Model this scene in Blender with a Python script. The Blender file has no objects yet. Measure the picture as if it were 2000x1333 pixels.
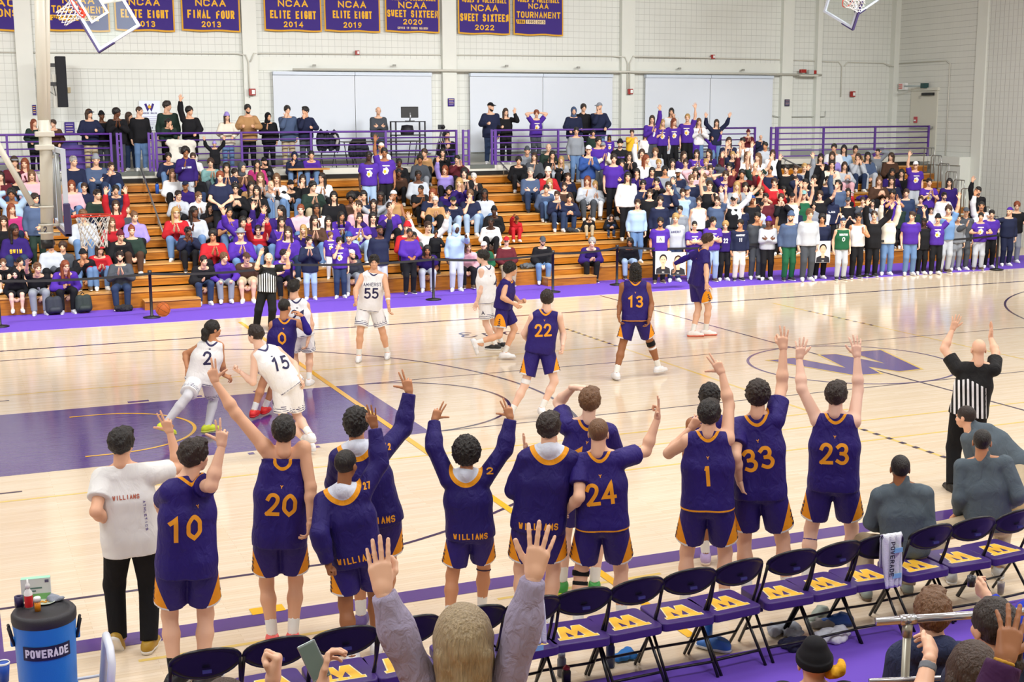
import bpy, bmesh, math, random, re
import numpy as np
from mathutils import Vector, Matrix
from mathutils.bvhtree import BVHTree
SC = bpy.context.scene
COL = SC.collection
PI = math.pi
# ---------------------------------------------------------------- camera
CAM = np.array([-0.1101, -11.0968, 4.3503])
YAW, PITCH, ROLL, FPX = 0.3997, -0.1696, -0.005, 2561.2548
FW = np.array([math.sin(YAW)*math.cos(PITCH), math.cos(YAW)*math.cos(PITCH), math.sin(PITCH)])
_r = np.array([math.cos(YAW), -math.sin(YAW), 0.0]); _u = np.cross(_r, FW)
RT = _r*math.cos(ROLL)+_u*math.sin(ROLL); UP = -_r*math.sin(ROLL)+_u*math.cos(ROLL)
cd = bpy.data.cameras.new('camera'); cam = bpy.data.objects.new('camera', cd); COL.objects.link(cam)
cd.sensor_fit = 'HORIZONTAL'; cd.sensor_width = 36; cd.lens = FPX/2000*36; cd.clip_start = .05; cd.clip_end = 200
M3 = np.array([RT, UP, -FW]).T
cam.matrix_world = Matrix([list(M3[i])+[CAM[i]] for i in range(3)]+[[0, 0, 0, 1]])
SC.camera = cam
# ---------------------------------------------------------------- light and exposure
SC.view_settings.view_transform = 'Standard'; SC.view_settings.look = 'None'
SC.view_settings.gamma = 1; SC.view_settings.use_curve_mapping = False
SC.view_settings.exposure = -0.40
W = bpy.data.worlds.new('world'); SC.world = W; W.use_nodes = True
W.node_tree.nodes['Background'].inputs[0].default_value = (.8, .88, 1, 1)
W.node_tree.nodes['Background'].inputs[1].default_value = 0.35
try:
    SC.cycles.max_bounces = 5; SC.cycles.diffuse_bounces = 3; SC.cycles.glossy_bounces = 3
    SC.cycles.transmission_bounces = 4; SC.cycles.transparent_max_bounces = 6
    SC.cycles.caustics_reflective = False; SC.cycles.caustics_refractive = False
    SC.cycles.sample_clamp_indirect = 4
except Exception: pass
CEIL = 9.6
def area(x, y, z, sx, sy, power, col=(1, .97, .92)):
    l = bpy.data.lights.new('gym_and_fill_lamp', 'AREA'); l.shape = 'RECTANGLE'; l.size = sx; l.size_y = sy
    l.energy = power; l.color = col
    o = bpy.data.objects.new('gym_and_fill_lamp', l); COL.objects.link(o); o.location = (x, y, z); return o
for lx in (-3, 6, 15, 24):
    for ly in (-8, -1, 6): area(lx, ly, CEIL-.25, 3.6, 2.0, 450, (.985, 1, 1))
    o = area(lx, 12.5, CEIL-.25, 3.6, 1.6, 1350, (.985, 1, 1)); o.rotation_euler = (math.radians(48), 0, 0); o.data.spread = math.radians(125)  # row added as fill, tilted and narrowed to brighten stands and far wall
# ---------------------------------------------------------------- helpers
def lin(c):
    if isinstance(c, str):
        c = tuple(int(c[i:i+2], 16) for i in (0, 2, 4))
    return tuple((v/255/12.92 if v <= 10 else ((v/255+.055)/1.055)**2.4) for v in c)
MATS = {}
def mat(name, c, rough=.6, metal=0, bump=0, bscale=60, var=0, spec=.5, alpha=1, coat=0):
    key = (name, str(c), rough, metal, bump, var, alpha, coat)
    if key in MATS: return MATS[key]
    m = bpy.data.materials.new(name); m.use_nodes = True; nt = m.node_tree; b = nt.nodes['Principled BSDF']
    L = lin(c); b.inputs['Base Color'].default_value = (*L, 1)
    b.inputs['Roughness'].default_value = rough; b.inputs['Metallic'].default_value = metal
    b.inputs['Specular IOR Level'].default_value = spec; b.inputs['Alpha'].default_value = alpha
    if coat: b.inputs['Coat Weight'].default_value = coat; b.inputs['Coat Roughness'].default_value = .08
    if bump or var:
        tc = nt.nodes.new('ShaderNodeTexCoord'); n = nt.nodes.new('ShaderNodeTexNoise'); n.inputs['Scale'].default_value = bscale
        n.inputs['Detail'].default_value = 3; nt.links.new(tc.outputs['Object'], n.inputs['Vector'])
        if bump:
            bp = nt.nodes.new('ShaderNodeBump'); bp.inputs['Strength'].default_value = bump; bp.inputs['Distance'].default_value = .01
            nt.links.new(n.outputs['Fac'], bp.inputs['Height']); nt.links.new(bp.outputs[0], b.inputs['Normal'])
        if var:
            mx = nt.nodes.new('ShaderNodeMixRGB'); mx.inputs[1].default_value = (*[v*(1-var) for v in L], 1)
            mx.inputs[2].default_value = (*[min(1, v*(1+var)) for v in L], 1)
            nt.links.new(n.outputs['Fac'], mx.inputs[0]); nt.links.new(mx.outputs[0], b.inputs['Base Color'])
    MATS[key] = m; return m
def link(name, me, m=None, parent=None):
    o = bpy.data.objects.new(name, me); COL.objects.link(o)
    if m is not None:
        for k in (m if isinstance(m, (list, tuple)) else [m]): me.materials.append(k)
    if parent is not None: o.parent = parent
    return o
def tag(o, label=None, cat=None, group=None, kind=None):
    if label: o['label'] = label
    if cat: o['category'] = cat
    if group: o['group'] = group
    if kind: o['kind'] = kind
    return o
def empty(name, loc, rz=0, label=None, cat=None, group=None):
    o = bpy.data.objects.new(name, None); COL.objects.link(o); o.location = loc; o.rotation_euler = (0, 0, rz)
    return tag(o, label, cat, group)
def copy_tree(o, parent=None):
    c = o.copy(); COL.objects.link(c)
    if parent is not None: c.parent = parent; c.matrix_parent_inverse = o.matrix_parent_inverse.copy()
    for ch in list(o.children): copy_tree(ch, c)
    return c
class MB:
    """collects primitives and builds ONE mesh object"""
    def __init__(s): s.v = []; s.f = []; s.mi = []; s.cur = 0
    def add(s, vs, fs):
        n = len(s.v); s.v += [tuple(map(float, p)) for p in vs]; s.f += [tuple(i+n for i in f) for f in fs]; s.mi += [s.cur]*len(fs); return s
    def box(s, x0, y0, z0, x1, y1, z1):
        return s.add([(x0,y0,z0),(x1,y0,z0),(x1,y1,z0),(x0,y1,z0),(x0,y0,z1),(x1,y0,z1),(x1,y1,z1),(x0,y1,z1)],
                     [(0,3,2,1),(4,5,6,7),(0,1,5,4),(1,2,6,5),(2,3,7,6),(3,0,4,7)])
    def cbox(s, c, sx, sy, sz): return s.box(c[0]-sx/2, c[1]-sy/2, c[2]-sz/2, c[0]+sx/2, c[1]+sy/2, c[2]+sz/2)
    def tube(s, pts, r, n=8, cap=True, closed=False):
        pts = [np.array(p, float) for p in pts]; rs = r if isinstance(r, (list, tuple)) else [r]*len(pts)
        N = len(pts); base = len(s.v); prev = None; vs = []; fs = []
        for i, p in enumerate(pts):
            if closed: t = pts[(i+1) % N]-pts[i-1]
            else: t = pts[min(i+1, N-1)]-pts[max(i-1, 0)]
            t = t/(np.linalg.norm(t)+1e-9)
            if prev is None:
                a = np.array([0, 0, 1.]) if abs(t[2]) < .9 else np.array([1., 0, 0]); e1 = np.cross(t, a)
            else: e1 = prev-t*(prev@t)
            e1 = e1/(np.linalg.norm(e1)+1e-9); prev = e1; e2 = np.cross(t, e1)
            for k in range(n):
                w = 2*PI*k/n; vs.append(p+rs[i]*(e1*math.cos(w)+e2*math.sin(w)))
        for i in range(N if closed else N-1):
            j = (i+1) % N
            for k in range(n): fs.append((i*n+k, i*n+(k+1) % n, j*n+(k+1) % n, j*n+k))
        if cap and not closed: fs += [tuple(range(n-1, -1, -1)), tuple((N-1)*n+k for k in range(n))]
        return s.add(vs, fs)
    def lathe(s, prof, n=24, c=(0, 0, 0), cap=True):
        vs = []; fs = []
        for r, z in prof:
            for k in range(n): vs.append((c[0]+r*math.cos(2*PI*k/n), c[1]+r*math.sin(2*PI*k/n), c[2]+z))
        for i in range(len(prof)-1):
            for k in range(n): fs.append((i*n+k, i*n+(k+1) % n, (i+1)*n+(k+1) % n, (i+1)*n+k))
        if cap: fs += [tuple(range(n-1, -1, -1)), tuple((len(prof)-1)*n+k for k in range(n))]
        return s.add(vs, fs)
    def prism(s, poly, z0, z1, fn=None):
        n = len(poly); vs = [(x, y, z0) for x, y in poly]+[(x, y, z1) for x, y in poly]
        if fn: vs = [fn(*v) for v in vs]
        return s.add(vs, [tuple(range(n-1, -1, -1)), tuple(range(n, 2*n))]+[(k, (k+1) % n, n+(k+1) % n, n+k) for k in range(n)])
    def ell(s, c, r, n=12, m=8, R=None):
        vs = []; fs = []
        for i in range(m+1):
            a = PI*i/m
            for k in range(n):
                p = np.array([r[0]*math.sin(a)*math.cos(2*PI*k/n), r[1]*math.sin(a)*math.sin(2*PI*k/n), r[2]*math.cos(a)])
                if R is not None: p = R@p
                vs.append(p+np.array(c))
        for i in range(m):
            for k in range(n): fs.append((i*n+k, (i+1)*n+k, (i+1)*n+(k+1) % n, i*n+(k+1) % n))
        return s.add(vs, fs)
    def mesh(s, name, smooth=False):
        me = bpy.data.meshes.new(name); me.from_pydata(s.v, [], s.f)
        if any(s.mi): me.polygons.foreach_set('material_index', s.mi)
        if smooth: me.polygons.foreach_set('use_smooth', [True]*len(s.f))
        me.update(); return me
    def build(s, name, m, parent=None, smooth=False, bevel=0, seg=2):
        o = link(name, s.mesh(name, smooth), m, parent)
        if bevel:
            b = o.modifiers.new('bevel', 'BEVEL'); b.width = bevel; b.segments = seg; b.limit_method = 'ANGLE'; b.angle_limit = .7
        return o
def arc(cx, cy, r, a0, a1, n=24): return [(cx+r*math.cos(a0+(a1-a0)*i/n), cy+r*math.sin(a0+(a1-a0)*i/n)) for i in range(n+1)]
# pixels of the 2000x1333 photograph -> places in the gym
def ray(x, y): return FW*FPX+RT*(x-1000)-UP*(y-666.5)
def at_z(x, y, z=0.0): d = ray(x, y); return CAM+d*((z-CAM[2])/d[2])
def at_y(x, y, Y): d = ray(x, y); return CAM+d*((Y-CAM[1])/d[1])
def at_x(x, y, X): d = ray(x, y); return CAM+d*((X-CAM[0])/d[0])
def depth(p): return float((np.asarray(p, float)-CAM)@FW)
def at_d(x, y, dep): return CAM+ray(x, y)*(dep/FPX)
# ---------------------------------------------------------------- stroke lettering
G = dict(A=[[0,0,2,6,4,0],[.8,2,3.2,2]], B=[[0,0,0,6,3,6,4,5.2,4,3.8,3,3,0,3],[3,3,4,2.2,4,.8,3,0,0,0]], C=[[4,4.8,3,6,1,6,0,5,0,1,1,0,3,0,4,1.2]],
 D=[[0,0,0,6,2.8,6,4,4.8,4,1.2,2.8,0,0,0]], E=[[4,6,0,6,0,0,4,0],[0,3,3.2,3]], F=[[4,6,0,6,0,0],[0,3,3,3]], G=[[4,4.8,3,6,1,6,0,5,0,1,1,0,3,0,4,1,4,2.8,2.4,2.8]],
 H=[[0,0,0,6],[4,0,4,6],[0,3,4,3]], I=[[2,0,2,6]], J=[[3.5,6,3.5,1,2.5,0,1,0,0,1]], K=[[0,0,0,6],[4,6,0,2.6],[1.4,3.6,4,0]], L=[[0,6,0,0,3.8,0]],
 M=[[0,0,0,6,2,2,4,6,4,0]], N=[[0,0,0,6,4,0,4,6]], O=[[1,0,3,0,4,1,4,5,3,6,1,6,0,5,0,1,1,0]], P=[[0,0,0,6,3,6,4,5.2,4,3.4,3,2.6,0,2.6]],
 R=[[0,0,0,6,3,6,4,5.2,4,3.6,3,2.8,0,2.8],[2,2.8,4,0]], S=[[4,5,3,6,1,6,0,5,0,3.8,1,3,3,3,4,2.2,4,1,3,0,1,0,0,1]], T=[[0,6,4,6],[2,6,2,0]],
 U=[[0,6,0,1,1,0,3,0,4,1,4,6]], V=[[0,6,2,0,4,6]], W=[[0,6,1,0,2,4,3,0,4,6]], X=[[0,0,4,6],[0,6,4,0]], Y=[[0,6,2,3,4,6],[2,3,2,0]], Z=[[0,6,4,6,0,0,4,0]])
G.update({"'": [[2,6,2,4.6]], ' ': [], 'Q': [[1,0,3,0,4,1,4,5,3,6,1,6,0,5,0,1,1,0],[2.4,1.8,4,0]],
 'e': ['~',[.4,1.6,3.2,1.9,2.6,3.3,1,3.2,.2,1.6,1,.1,3.2,.4]], 'p': ['~',[.8,3.4,.3,-2],['~'],[.7,2.6,2,3.4,3.2,2.4,2.6,.6,.6,.5]],
 'h': ['~',[.6,6,.2,0],[.4,1.6,1.6,3.3,2.9,2.6,2.7,.6,3.6,.3]], 's': ['~',[3.2,2.7,2,3.4,.8,2.6,2.6,1.3,1.8,.1,.2,.5]],
 'ε': ['~',[3.8,5,2.4,6,.9,5,1.2,3.6,2.4,3.1,.8,2.6,.1,1.2,1.4,0,3.6,.9]]})
N_ = {'0': ['~',[2,0,.3,1.4,.1,3,.3,4.6,2,6,3.7,4.6,3.9,3,3.7,1.4,2,0]], '1': [[.6,5,2.2,6,2.2,0]], '2': ['~',[.2,4.6,.9,5.7,2.2,6,3.5,5.3,3.6,4,2.6,2.4,.2,0],[.2,0,4,0]],
 '3': ['~',[.3,5.3,1.4,6,2.9,5.8,3.5,4.7,2.9,3.5,1.6,3.2],[1.6,3.2,3.1,2.8,3.8,1.6,3,.3,1.6,0,.2,.6]], '4': [[3,0,3,6,0,1.8,4,1.8]],
 '5': ['~',[3.6,6,.7,6],[.7,6,.5,3.3],[.5,3.3,2.2,3.7,3.7,2.8,3.8,1.2,2.6,.1,1.2,0,.1,.6]], '6': ['~',[3.3,5.8,1.6,5,.4,3,.2,1.6,1,.2,2.4,0,3.7,1,3.6,2.7,2.4,3.5,.9,3,.3,1.8]],
 '7': [[0,6,4,6,1.4,0]], '9': ['~',[.6,.2,2.4,1,3.6,3,3.8,4.4,3,5.8,1.6,6,.3,5,.4,3.3,1.6,2.5,3.1,3,3.7,4.2]], '8': ['~',[2,3.2,.6,4.2,.9,5.7,2,6,3.1,5.7,3.4,4.2,2,3.2,.3,1.8,.7,.3,2,0,3.3,.3,3.7,1.8,2,3.2]]}
G.update(N_)
G['-'] = [[.5, 3, 3.5, 3]]
def catmull(P, k=6):
    P = [np.array(p, float) for p in P]; out = []
    for i in range(len(P)-1):
        a = P[max(i-1, 0)]; b = P[i]; c = P[i+1]; d = P[min(i+2, len(P)-1)]
        for j in range(k):
            t = j/k; out.append(.5*(2*b+(c-a)*t+(2*a-5*b+4*c-d)*t*t+(3*b-a-3*c+d)*t**3))
    return out+[P[-1]]
def strokes(text, w, h, gap=.45, lw=None):
    """polylines of a text that fills w x h, centred on the origin"""
    lw = lw or h*.16; n = len(text); adv = w/(n+(n-1)*gap*.5) if n else w
    res = []; x = -w/2
    for ch in text:
        gl = G.get(ch, []); sm = bool(gl) and gl[0] == '~'
        for st in gl:
            if isinstance(st, str) or st == ['~']: continue
            pts = [(x+lw/2+st[i]/4*(adv-lw), -h/2+lw/2+st[i+1]/6*(h-lw)) for i in range(0, len(st), 2)]
            res.append(catmull(pts) if sm and len(pts) > 2 else [np.array(p) for p in pts])
        x += adv*(1+gap*.5)
    return res, lw
def ribbon(polys, lw, step=1e9):
    """flat quads in 2-D along polylines, with mitred joints"""
    vs = []; fs = []
    for P in polys:
        Q = [P[0]]
        for a, b in zip(P[:-1], P[1:]):
            k = max(1, int(math.ceil(np.linalg.norm(b-a)/step)))
            Q += [a+(b-a)*i/k for i in range(1, k+1)]
        closed = np.linalg.norm(Q[0]-Q[-1]) < 1e-6
        L = []
        for i, p in enumerate(Q):
            d0 = Q[i]-Q[i-1] if i > 0 else (Q[-1]-Q[-2] if closed else Q[1]-Q[0])
            d1 = Q[i+1]-Q[i] if i < len(Q)-1 else (Q[1]-Q[0] if closed else Q[-1]-Q[-2])
            d0 = d0/(np.linalg.norm(d0)+1e-9); d1 = d1/(np.linalg.norm(d1)+1e-9)
            n = np.array([-(d0+d1)[1], (d0+d1)[0]]); l = np.linalg.norm(n)
            n = np.array([-d1[1], d1[0]]) if l < .3 else n/l
            m = lw/2/max(.45, abs(n@np.array([-d1[1], d1[0]])))
            e = np.zeros(2)
            if not closed and i == 0: e = -d1*lw*.45
            if not closed and i == len(Q)-1: e = d0*lw*.45
            L.append((p+e+n*m, p+e-n*m))
        b = len(vs); vs += [q for pr in L for q in pr]
        fs += [(b+2*i, b+2*i+1, b+2*i+3, b+2*i+2) for i in range(len(L)-1)]
    return vs, fs
def text_flat(name, text, w, h, place, m, parent, lw=None, gap=.45, step=1e9, extra=0):
    """lettering as a thin mesh, one per word; place(u, v) -> 3-D"""
    o = None; words_ = re.findall(r'\S+', text); pos = 0
    for wd in words_:
        a = text.index(wd, pos); pos = a+len(wd); t = ' '*a+wd+' '*(len(text)-pos)
        P, l = strokes(t, w, h, gap, lw); vs, fs = ribbon(P, l+extra, step)
        if not vs: continue
        me = bpy.data.meshes.new(name); me.from_pydata([tuple(place(*v)) for v in vs], [], fs); me.update(); o = link(name, me, m, parent)
    return o
# ---------------------------------------------------------------- surfaces
def nodes(name):
    m = bpy.data.materials.new(name); m.use_nodes = True; nt = m.node_tree
    return m, nt, nt.nodes['Principled BSDF'], (lambda t, **k: _mk(nt, t, k))
def _mk(nt, t, k):
    n = nt.nodes.new(t)
    for a, v in k.items():
        if a.startswith('i'): n.inputs[int(a[1:])].default_value = v
        else: setattr(n, a, v)
    return n
def block_wall(name, axis, col, line, vline=None, step=.203, lw=.012):
    """painted block laid in a stacked grid: joints from the wall's own coordinates"""
    m, nt, b, N = nodes(name)
    tc = N('ShaderNodeTexCoord'); sp = N('ShaderNodeSeparateXYZ'); nt.links.new(tc.outputs['Object'], sp.inputs[0])
    def joint(o):
        a = N('ShaderNodeMath', operation='DIVIDE', i1=step); nt.links.new(o, a.inputs[0])
        f = N('ShaderNodeMath', operation='FRACT'); nt.links.new(a.outputs[0], f.inputs[0])
        g = N('ShaderNodeMath', operation='LESS_THAN', i1=lw/step); nt.links.new(f.outputs[0], g.inputs[0]); return g.outputs[0]
    h = joint(sp.outputs['Z']); v = joint(sp.outputs[axis])
    no = N('ShaderNodeTexNoise', i2=1.3); nt.links.new(tc.outputs['Object'], no.inputs[0])
    c0 = N('ShaderNodeMixRGB', i1=(*lin(col), 1), i2=(*[x*.9 for x in lin(col)], 1)); nt.links.new(no.outputs['Fac'], c0.inputs[0])
    c1 = N('ShaderNodeMixRGB', i2=(*lin(vline or line), 1)); nt.links.new(v, c1.inputs[0]); nt.links.new(c0.outputs[0], c1.inputs[1])
    c2 = N('ShaderNodeMixRGB', i2=(*lin(line), 1)); nt.links.new(h, c2.inputs[0]); nt.links.new(c1.outputs[0], c2.inputs[1])
    nt.links.new(c2.outputs[0], b.inputs['Base Color']); b.inputs['Roughness'].default_value = .55
    mx = N('ShaderNodeMath', operation='MAXIMUM'); nt.links.new(h, mx.inputs[0]); nt.links.new(v, mx.inputs[1])
    iv = N('ShaderNodeMath', operation='SUBTRACT', i0=1.0); nt.links.new(mx.outputs[0], iv.inputs[1])
    bp = N('ShaderNodeBump', i0=.4, i1=.006); nt.links.new(iv.outputs[0], bp.inputs['Height']); nt.links.new(bp.outputs[0], b.inputs['Normal'])
    return m
def court_finish(nt, b, N, tc, strength=.05):
    """the varnish that boards and painted lines share: gloss broken by the strip joints"""
    b.inputs['Roughness'].default_value = .10; b.inputs['Specular IOR Level'].default_value = .5
    mp = N('ShaderNodeMapping'); mp.inputs['Scale'].default_value = (.5, 18, 1); nt.links.new(tc.outputs['Object'], mp.inputs[0])
    no = N('ShaderNodeTexNoise', i2=1.6, i3=2); nt.links.new(mp.outputs[0], no.inputs[0])
    bp = N('ShaderNodeBump', i0=strength, i1=.02); nt.links.new(no.outputs['Fac'], bp.inputs['Height']); nt.links.new(bp.outputs[0], b.inputs['Normal'])
def maple():
    m, nt, b, N = nodes('maple_boards'); tc = N('ShaderNodeTexCoord')
    br = N('ShaderNodeTexBrick'); br.offset = .37; br.inputs['Scale'].default_value = 1
    for k, v in (('Brick Width', 1.15), ('Row Height', .057), ('Mortar Size', .0012), ('Bias', 0.0)): br.inputs[k].default_value = v
    br.inputs['Color1'].default_value = (*lin('f0dfc8'), 1); br.inputs['Color2'].default_value = (*lin('e8d3b6'), 1); br.inputs['Mortar'].default_value = (*lin('cdb290'), 1)
    nt.links.new(tc.outputs['Object'], br.inputs[0])
    mp = N('ShaderNodeMapping'); mp.inputs['Scale'].default_value = (1.2, 26, 1); nt.links.new(tc.outputs['Object'], mp.inputs[0])
    no = N('ShaderNodeTexNoise', i2=2.2, i3=5); nt.links.new(mp.outputs[0], no.inputs[0])
    mx = N('ShaderNodeMixRGB', blend_type='MULTIPLY', i0=.42); rp = N('ShaderNodeValToRGB')
    rp.color_ramp.elements[0].position = .3; rp.color_ramp.elements[0].color = (.84, .76, .66, 1); rp.color_ramp.elements[1].position = .65; rp.color_ramp.elements[1].color = (1, 1, 1, 1)
    nt.links.new(no.outputs['Fac'], rp.inputs[0]); nt.links.new(br.outputs['Color'], mx.inputs[1]); nt.links.new(rp.outputs[0], mx.inputs[2])
    nt.links.new(mx.outputs[0], b.inputs['Base Color']); court_finish(nt, b, N, tc); return m
def court_paint(name, c):
    if name in MATS: return MATS[name]
    m, nt, b, N = nodes(name); tc = N('ShaderNodeTexCoord'); b.inputs['Base Color'].default_value = (*lin(c), 1)
    court_finish(nt, b, N, tc); MATS[name] = m; return m
def stained_wood(name, c, d):
    m, nt, b, N = nodes(name); tc = N('ShaderNodeTexCoord'); mp = N('ShaderNodeMapping'); mp.inputs['Scale'].default_value = (.7, 6, 9)
    nt.links.new(tc.outputs['Object'], mp.inputs[0]); no = N('ShaderNodeTexNoise', i2=1.8, i3=6); no.inputs['Distortion'].default_value = 1.2
    nt.links.new(mp.outputs[0], no.inputs[0]); rp = N('ShaderNodeValToRGB'); e = rp.color_ramp.elements
    e[0].position = .3; e[0].color = (*lin(d), 1); e[1].position = .68; e[1].color = (*lin(c), 1)
    nt.links.new(no.outputs['Fac'], rp.inputs[0]); nt.links.new(rp.outputs[0], b.inputs['Base Color'])
    b.inputs['Roughness'].default_value = .35; return m
M_WALL = block_wall('painted_block_far', 'X', 'e9ebe4', 'c3c5be', 'c9cbc4')
M_WALLR = block_wall('painted_block_right', 'Y', 'e5e6df', 'b7b8b1', 'dcddd6')
M_WALLP = block_wall('acoustic_block', 'Y', 'e4e6e0', 'd0d0c8', '9d9a98')
M_SMOOTH = mat('painted_concrete', 'e6e8e0', .6, var=.03, bscale=2)
M_PURP = mat('purple_enamel', '5c3591', .35)
M_DARK = mat('gap_shade', '17120f', .8)  # near-black colour that paints the shade inside the bleacher gaps
# ---------------------------------------------------------------- shell
fl = MB().add([(-12, -14.5, 0), (34, -14.5, 0), (34, 30, 0), (-12, 30, 0)], [(0, 1, 2, 3)]).build('floor', maple()); tag(fl, kind='structure')
def paint(name, vs, c, z=.0015):
    m = MB(); fs = [tuple(range(len(vs)))]
    o = m.add([(x, y, z) for x, y in vs], fs).build(name, c, fl); o['kind'] = 'structure'; return o
def strip(name, x0, y0, x1, y1, c, z=.002): return paint(name, [(x0, y0), (x1, y0), (x1, y1), (x0, y1)], c, z)
def ring(name, cx, cy, r0, r1, a0, a1, c, z=.0025, n=64):
    m = MB(); A = arc(cx, cy, r0, a0, a1, n); B = arc(cx, cy, r1, a0, a1, n)
    m.add([(x, y, z) for x, y in A+B], [(i, i+1, n+2+i, n+1+i) for i in range(n)])
    o = m.build(name, c, fl); o['kind'] = 'structure'; return o
PL = court_paint('purple_paint', '5a3f86'); PD = court_paint('dark_line_paint', '40304f'); YL = court_paint('gold_paint', 'f2b713'); YF = court_paint('faded_gold_paint', 'ebcb72')
LW = .05
strip('lane_paint', -.2, 5.79, 5.79, 9.45, PL, .001)
for s, bx in ((1, 0), (-1, 28.65)):
    hx = bx+s*1.575
    a = math.asin(6.6/6.75)
    lo, hi = (-a, a) if s > 0 else (PI-a, PI+a)
    ring('three_point_line', hx, 7.62, 6.70, 6.75, lo, hi, PD)
    xe = hx+s*6.75*math.cos(a)
    for y in (1.02, 14.17): strip('three_point_line', min(bx, xe), y, max(bx, xe), y+LW, PD)
    fx = bx+s*5.79
    ring('free_throw_circle', fx, 7.62, 1.78, 1.83, -PI/2 if s > 0 else PI/2, PI/2 if s > 0 else 1.5*PI, PD)
    if s > 0:
        ring('restricted_arc', hx, 7.62, 1.22, 1.27, -PI/2, PI/2, YL, .0035)
        for y in (6.35, 8.84): strip('restricted_arc', 1.22, y, hx, y+LW, YL, .0035)
strip('center_line', 14.30, 0, 14.35, 17.5, PD)
ring('center_circle', 14.325, 7.62, 1.78, 1.83, 0, 2*PI, court_paint('circle_paint', '54407c'))
for y in (9.43, 5.79): strip('court_line', 5.79, y, 28.65, y+.035, PD, .0017)
strip('side_line', -12, 15.24, 34, 15.33, PD)
strip('near_boundary_band', -.02, -.28, 34, 0, PL)
strip('baseline', -.22, -.28, 0, 15.3, PL, .0022); strip('baseline', -.22, -4, 0, -.34, PL, .0022)
strip('volleyball_line', 5.33, -2, 5.42, 17, YL, .0042)
for x in (11.38, 17.4):
    strip('volleyball_line', x-.03, 1.5, x+.03, 14.6, YF, .0012)
    for k in range(9):
        for y in (13.2-k*.27, 3.5-k*.27): strip('dash_mark', x-.035, y-.1, x+.035, y, PD, .0042)
strip('gold_mark', 2.06, -.02, 2.36, .14, YL, .0042)
for y0, y1 in ((9.53, 9.64), (5.6, 5.71)):
    for x, w in ((2.14, .32), (3.2, .08), (4.1, .06)): strip('lane_mark', x, y0, x+w, y1, PL)
for x0, x1, y in ((.0, .45, 10.47), (.0, .38, 4.97)): strip('tick_mark', x0, y, x1, y+.05, PD)
for x0, x1, y in ((1.0, 2.6, -.66), (4.2, 5.9, -.55), (-2, 12, 10.9), (-2, 12, 4.6), (6, 22, 3.9), (6, 22, 2.9)): strip('faded_line', x0, y, x1, y+.05, YF, .0013)
def wlogo(name, fn, m, parent, grow=0):
    """block letter W with slab serifs, in a unit box (0..1, 0..1); grow thickens its outline"""
    g = grow
    P = [[(0-g, 1+g), (.36+g, 1+g), (.36+g, .86-g), (.29+g, .86-g), (.37, .44), (.5, .8), (.44-g, .86-g), (.40-g, .86-g), (.40-g, 1+g), (.62+g, 1+g), (.62+g, .86-g), (.57, .86-g),
          (.70, .44), (.74, .86-g), (.66-g, .86-g), (.66-g, 1+g), (1+g, 1+g), (1+g, .86-g), (.93+g, .86-g), (.79+g, 0-g), (.60-g, 0-g), (.51, .36), (.40+g, 0-g), (.21-g, 0-g), (.07-g, .86-g), (0-g, .86-g)]][0]
    bm = bmesh.new(); vs = [bm.verts.new(fn(x, y)) for x, y in P]; f = bm.faces.new(vs); bmesh.ops.triangulate(bm, faces=[f])
    me = bpy.data.meshes.new(name); bm.to_mesh(me); bm.free(); return link(name, me, m, parent)
CLW = [(13.17, 8.47), (13.72, 8.49), (13.98, 7.32), (14.33, 8.54), (14.64, 8.50), (14.86, 7.36), (15.02, 8.53), (15.66, 8.50), (15.09, 6.70), (14.61, 6.68), (14.40, 7.24), (14.20, 6.66), (13.71, 6.72)]
def floor_logo(name, P, z, m, grow=0):
    c = np.array(P).mean(0); bm = bmesh.new(); Q_ = []
    for k in range(len(P)):
        a, b_, d = np.array(P[k-1]), np.array(P[k]), np.array(P[(k+1) % len(P)]); n1 = np.array([-(b_-a)[1], (b_-a)[0]])/np.linalg.norm(b_-a); n2 = np.array([-(d-b_)[1], (d-b_)[0]])/np.linalg.norm(d-b_)
        n = n1+n2; n /= np.linalg.norm(n); Q_.append(b_+n*grow/max(.5, abs(n@n1)))
    f = bm.faces.new([bm.verts.new((x, y, z)) for x, y in Q_]); bmesh.ops.triangulate(bm, faces=[f]); me = bpy.data.meshes.new(name); bm.to_mesh(me); bm.free(); o = link(name, me, m, fl); o['kind'] = 'structure'
floor_logo('center_logo_outline', CLW, .0030, court_paint('logo_gold', 'f0cd6a'), .05); floor_logo('center_logo', CLW, .0038, court_paint('logo_purple', '5f4b92'))
def flat(z, ox, oy): return lambda u, v: (ox+u, oy+v, z)
o = text_flat('court_script', 'εphs', 1.7, .62, flat(.003, 9.9, 13.35), PD, fl, lw=.05); o['kind'] = 'structure'
# purple runners beside the court
mr = mat('purple_runner', '6a45bd', .75, bump=.3, bscale=400, var=.12)
MB().box(-12, 17.62, 0, 31.3, 20.2, .012).build('floor_runner', mr, None)['kind'] = 'structure'
rn = MB().add([(-12, -5.0, .008), (34, -5.0, .008), (34, -2.45, .008), (-12, -2.45, .008)]+[(-12, -5.0, .0), (34, -5.0, .0), (34, -2.45, .0), (-12, -2.45, .0)], [(0, 1, 2, 3), (3, 2, 6, 7)])
rn.build('floor_runner', mr)['kind'] = 'structure'
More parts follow.
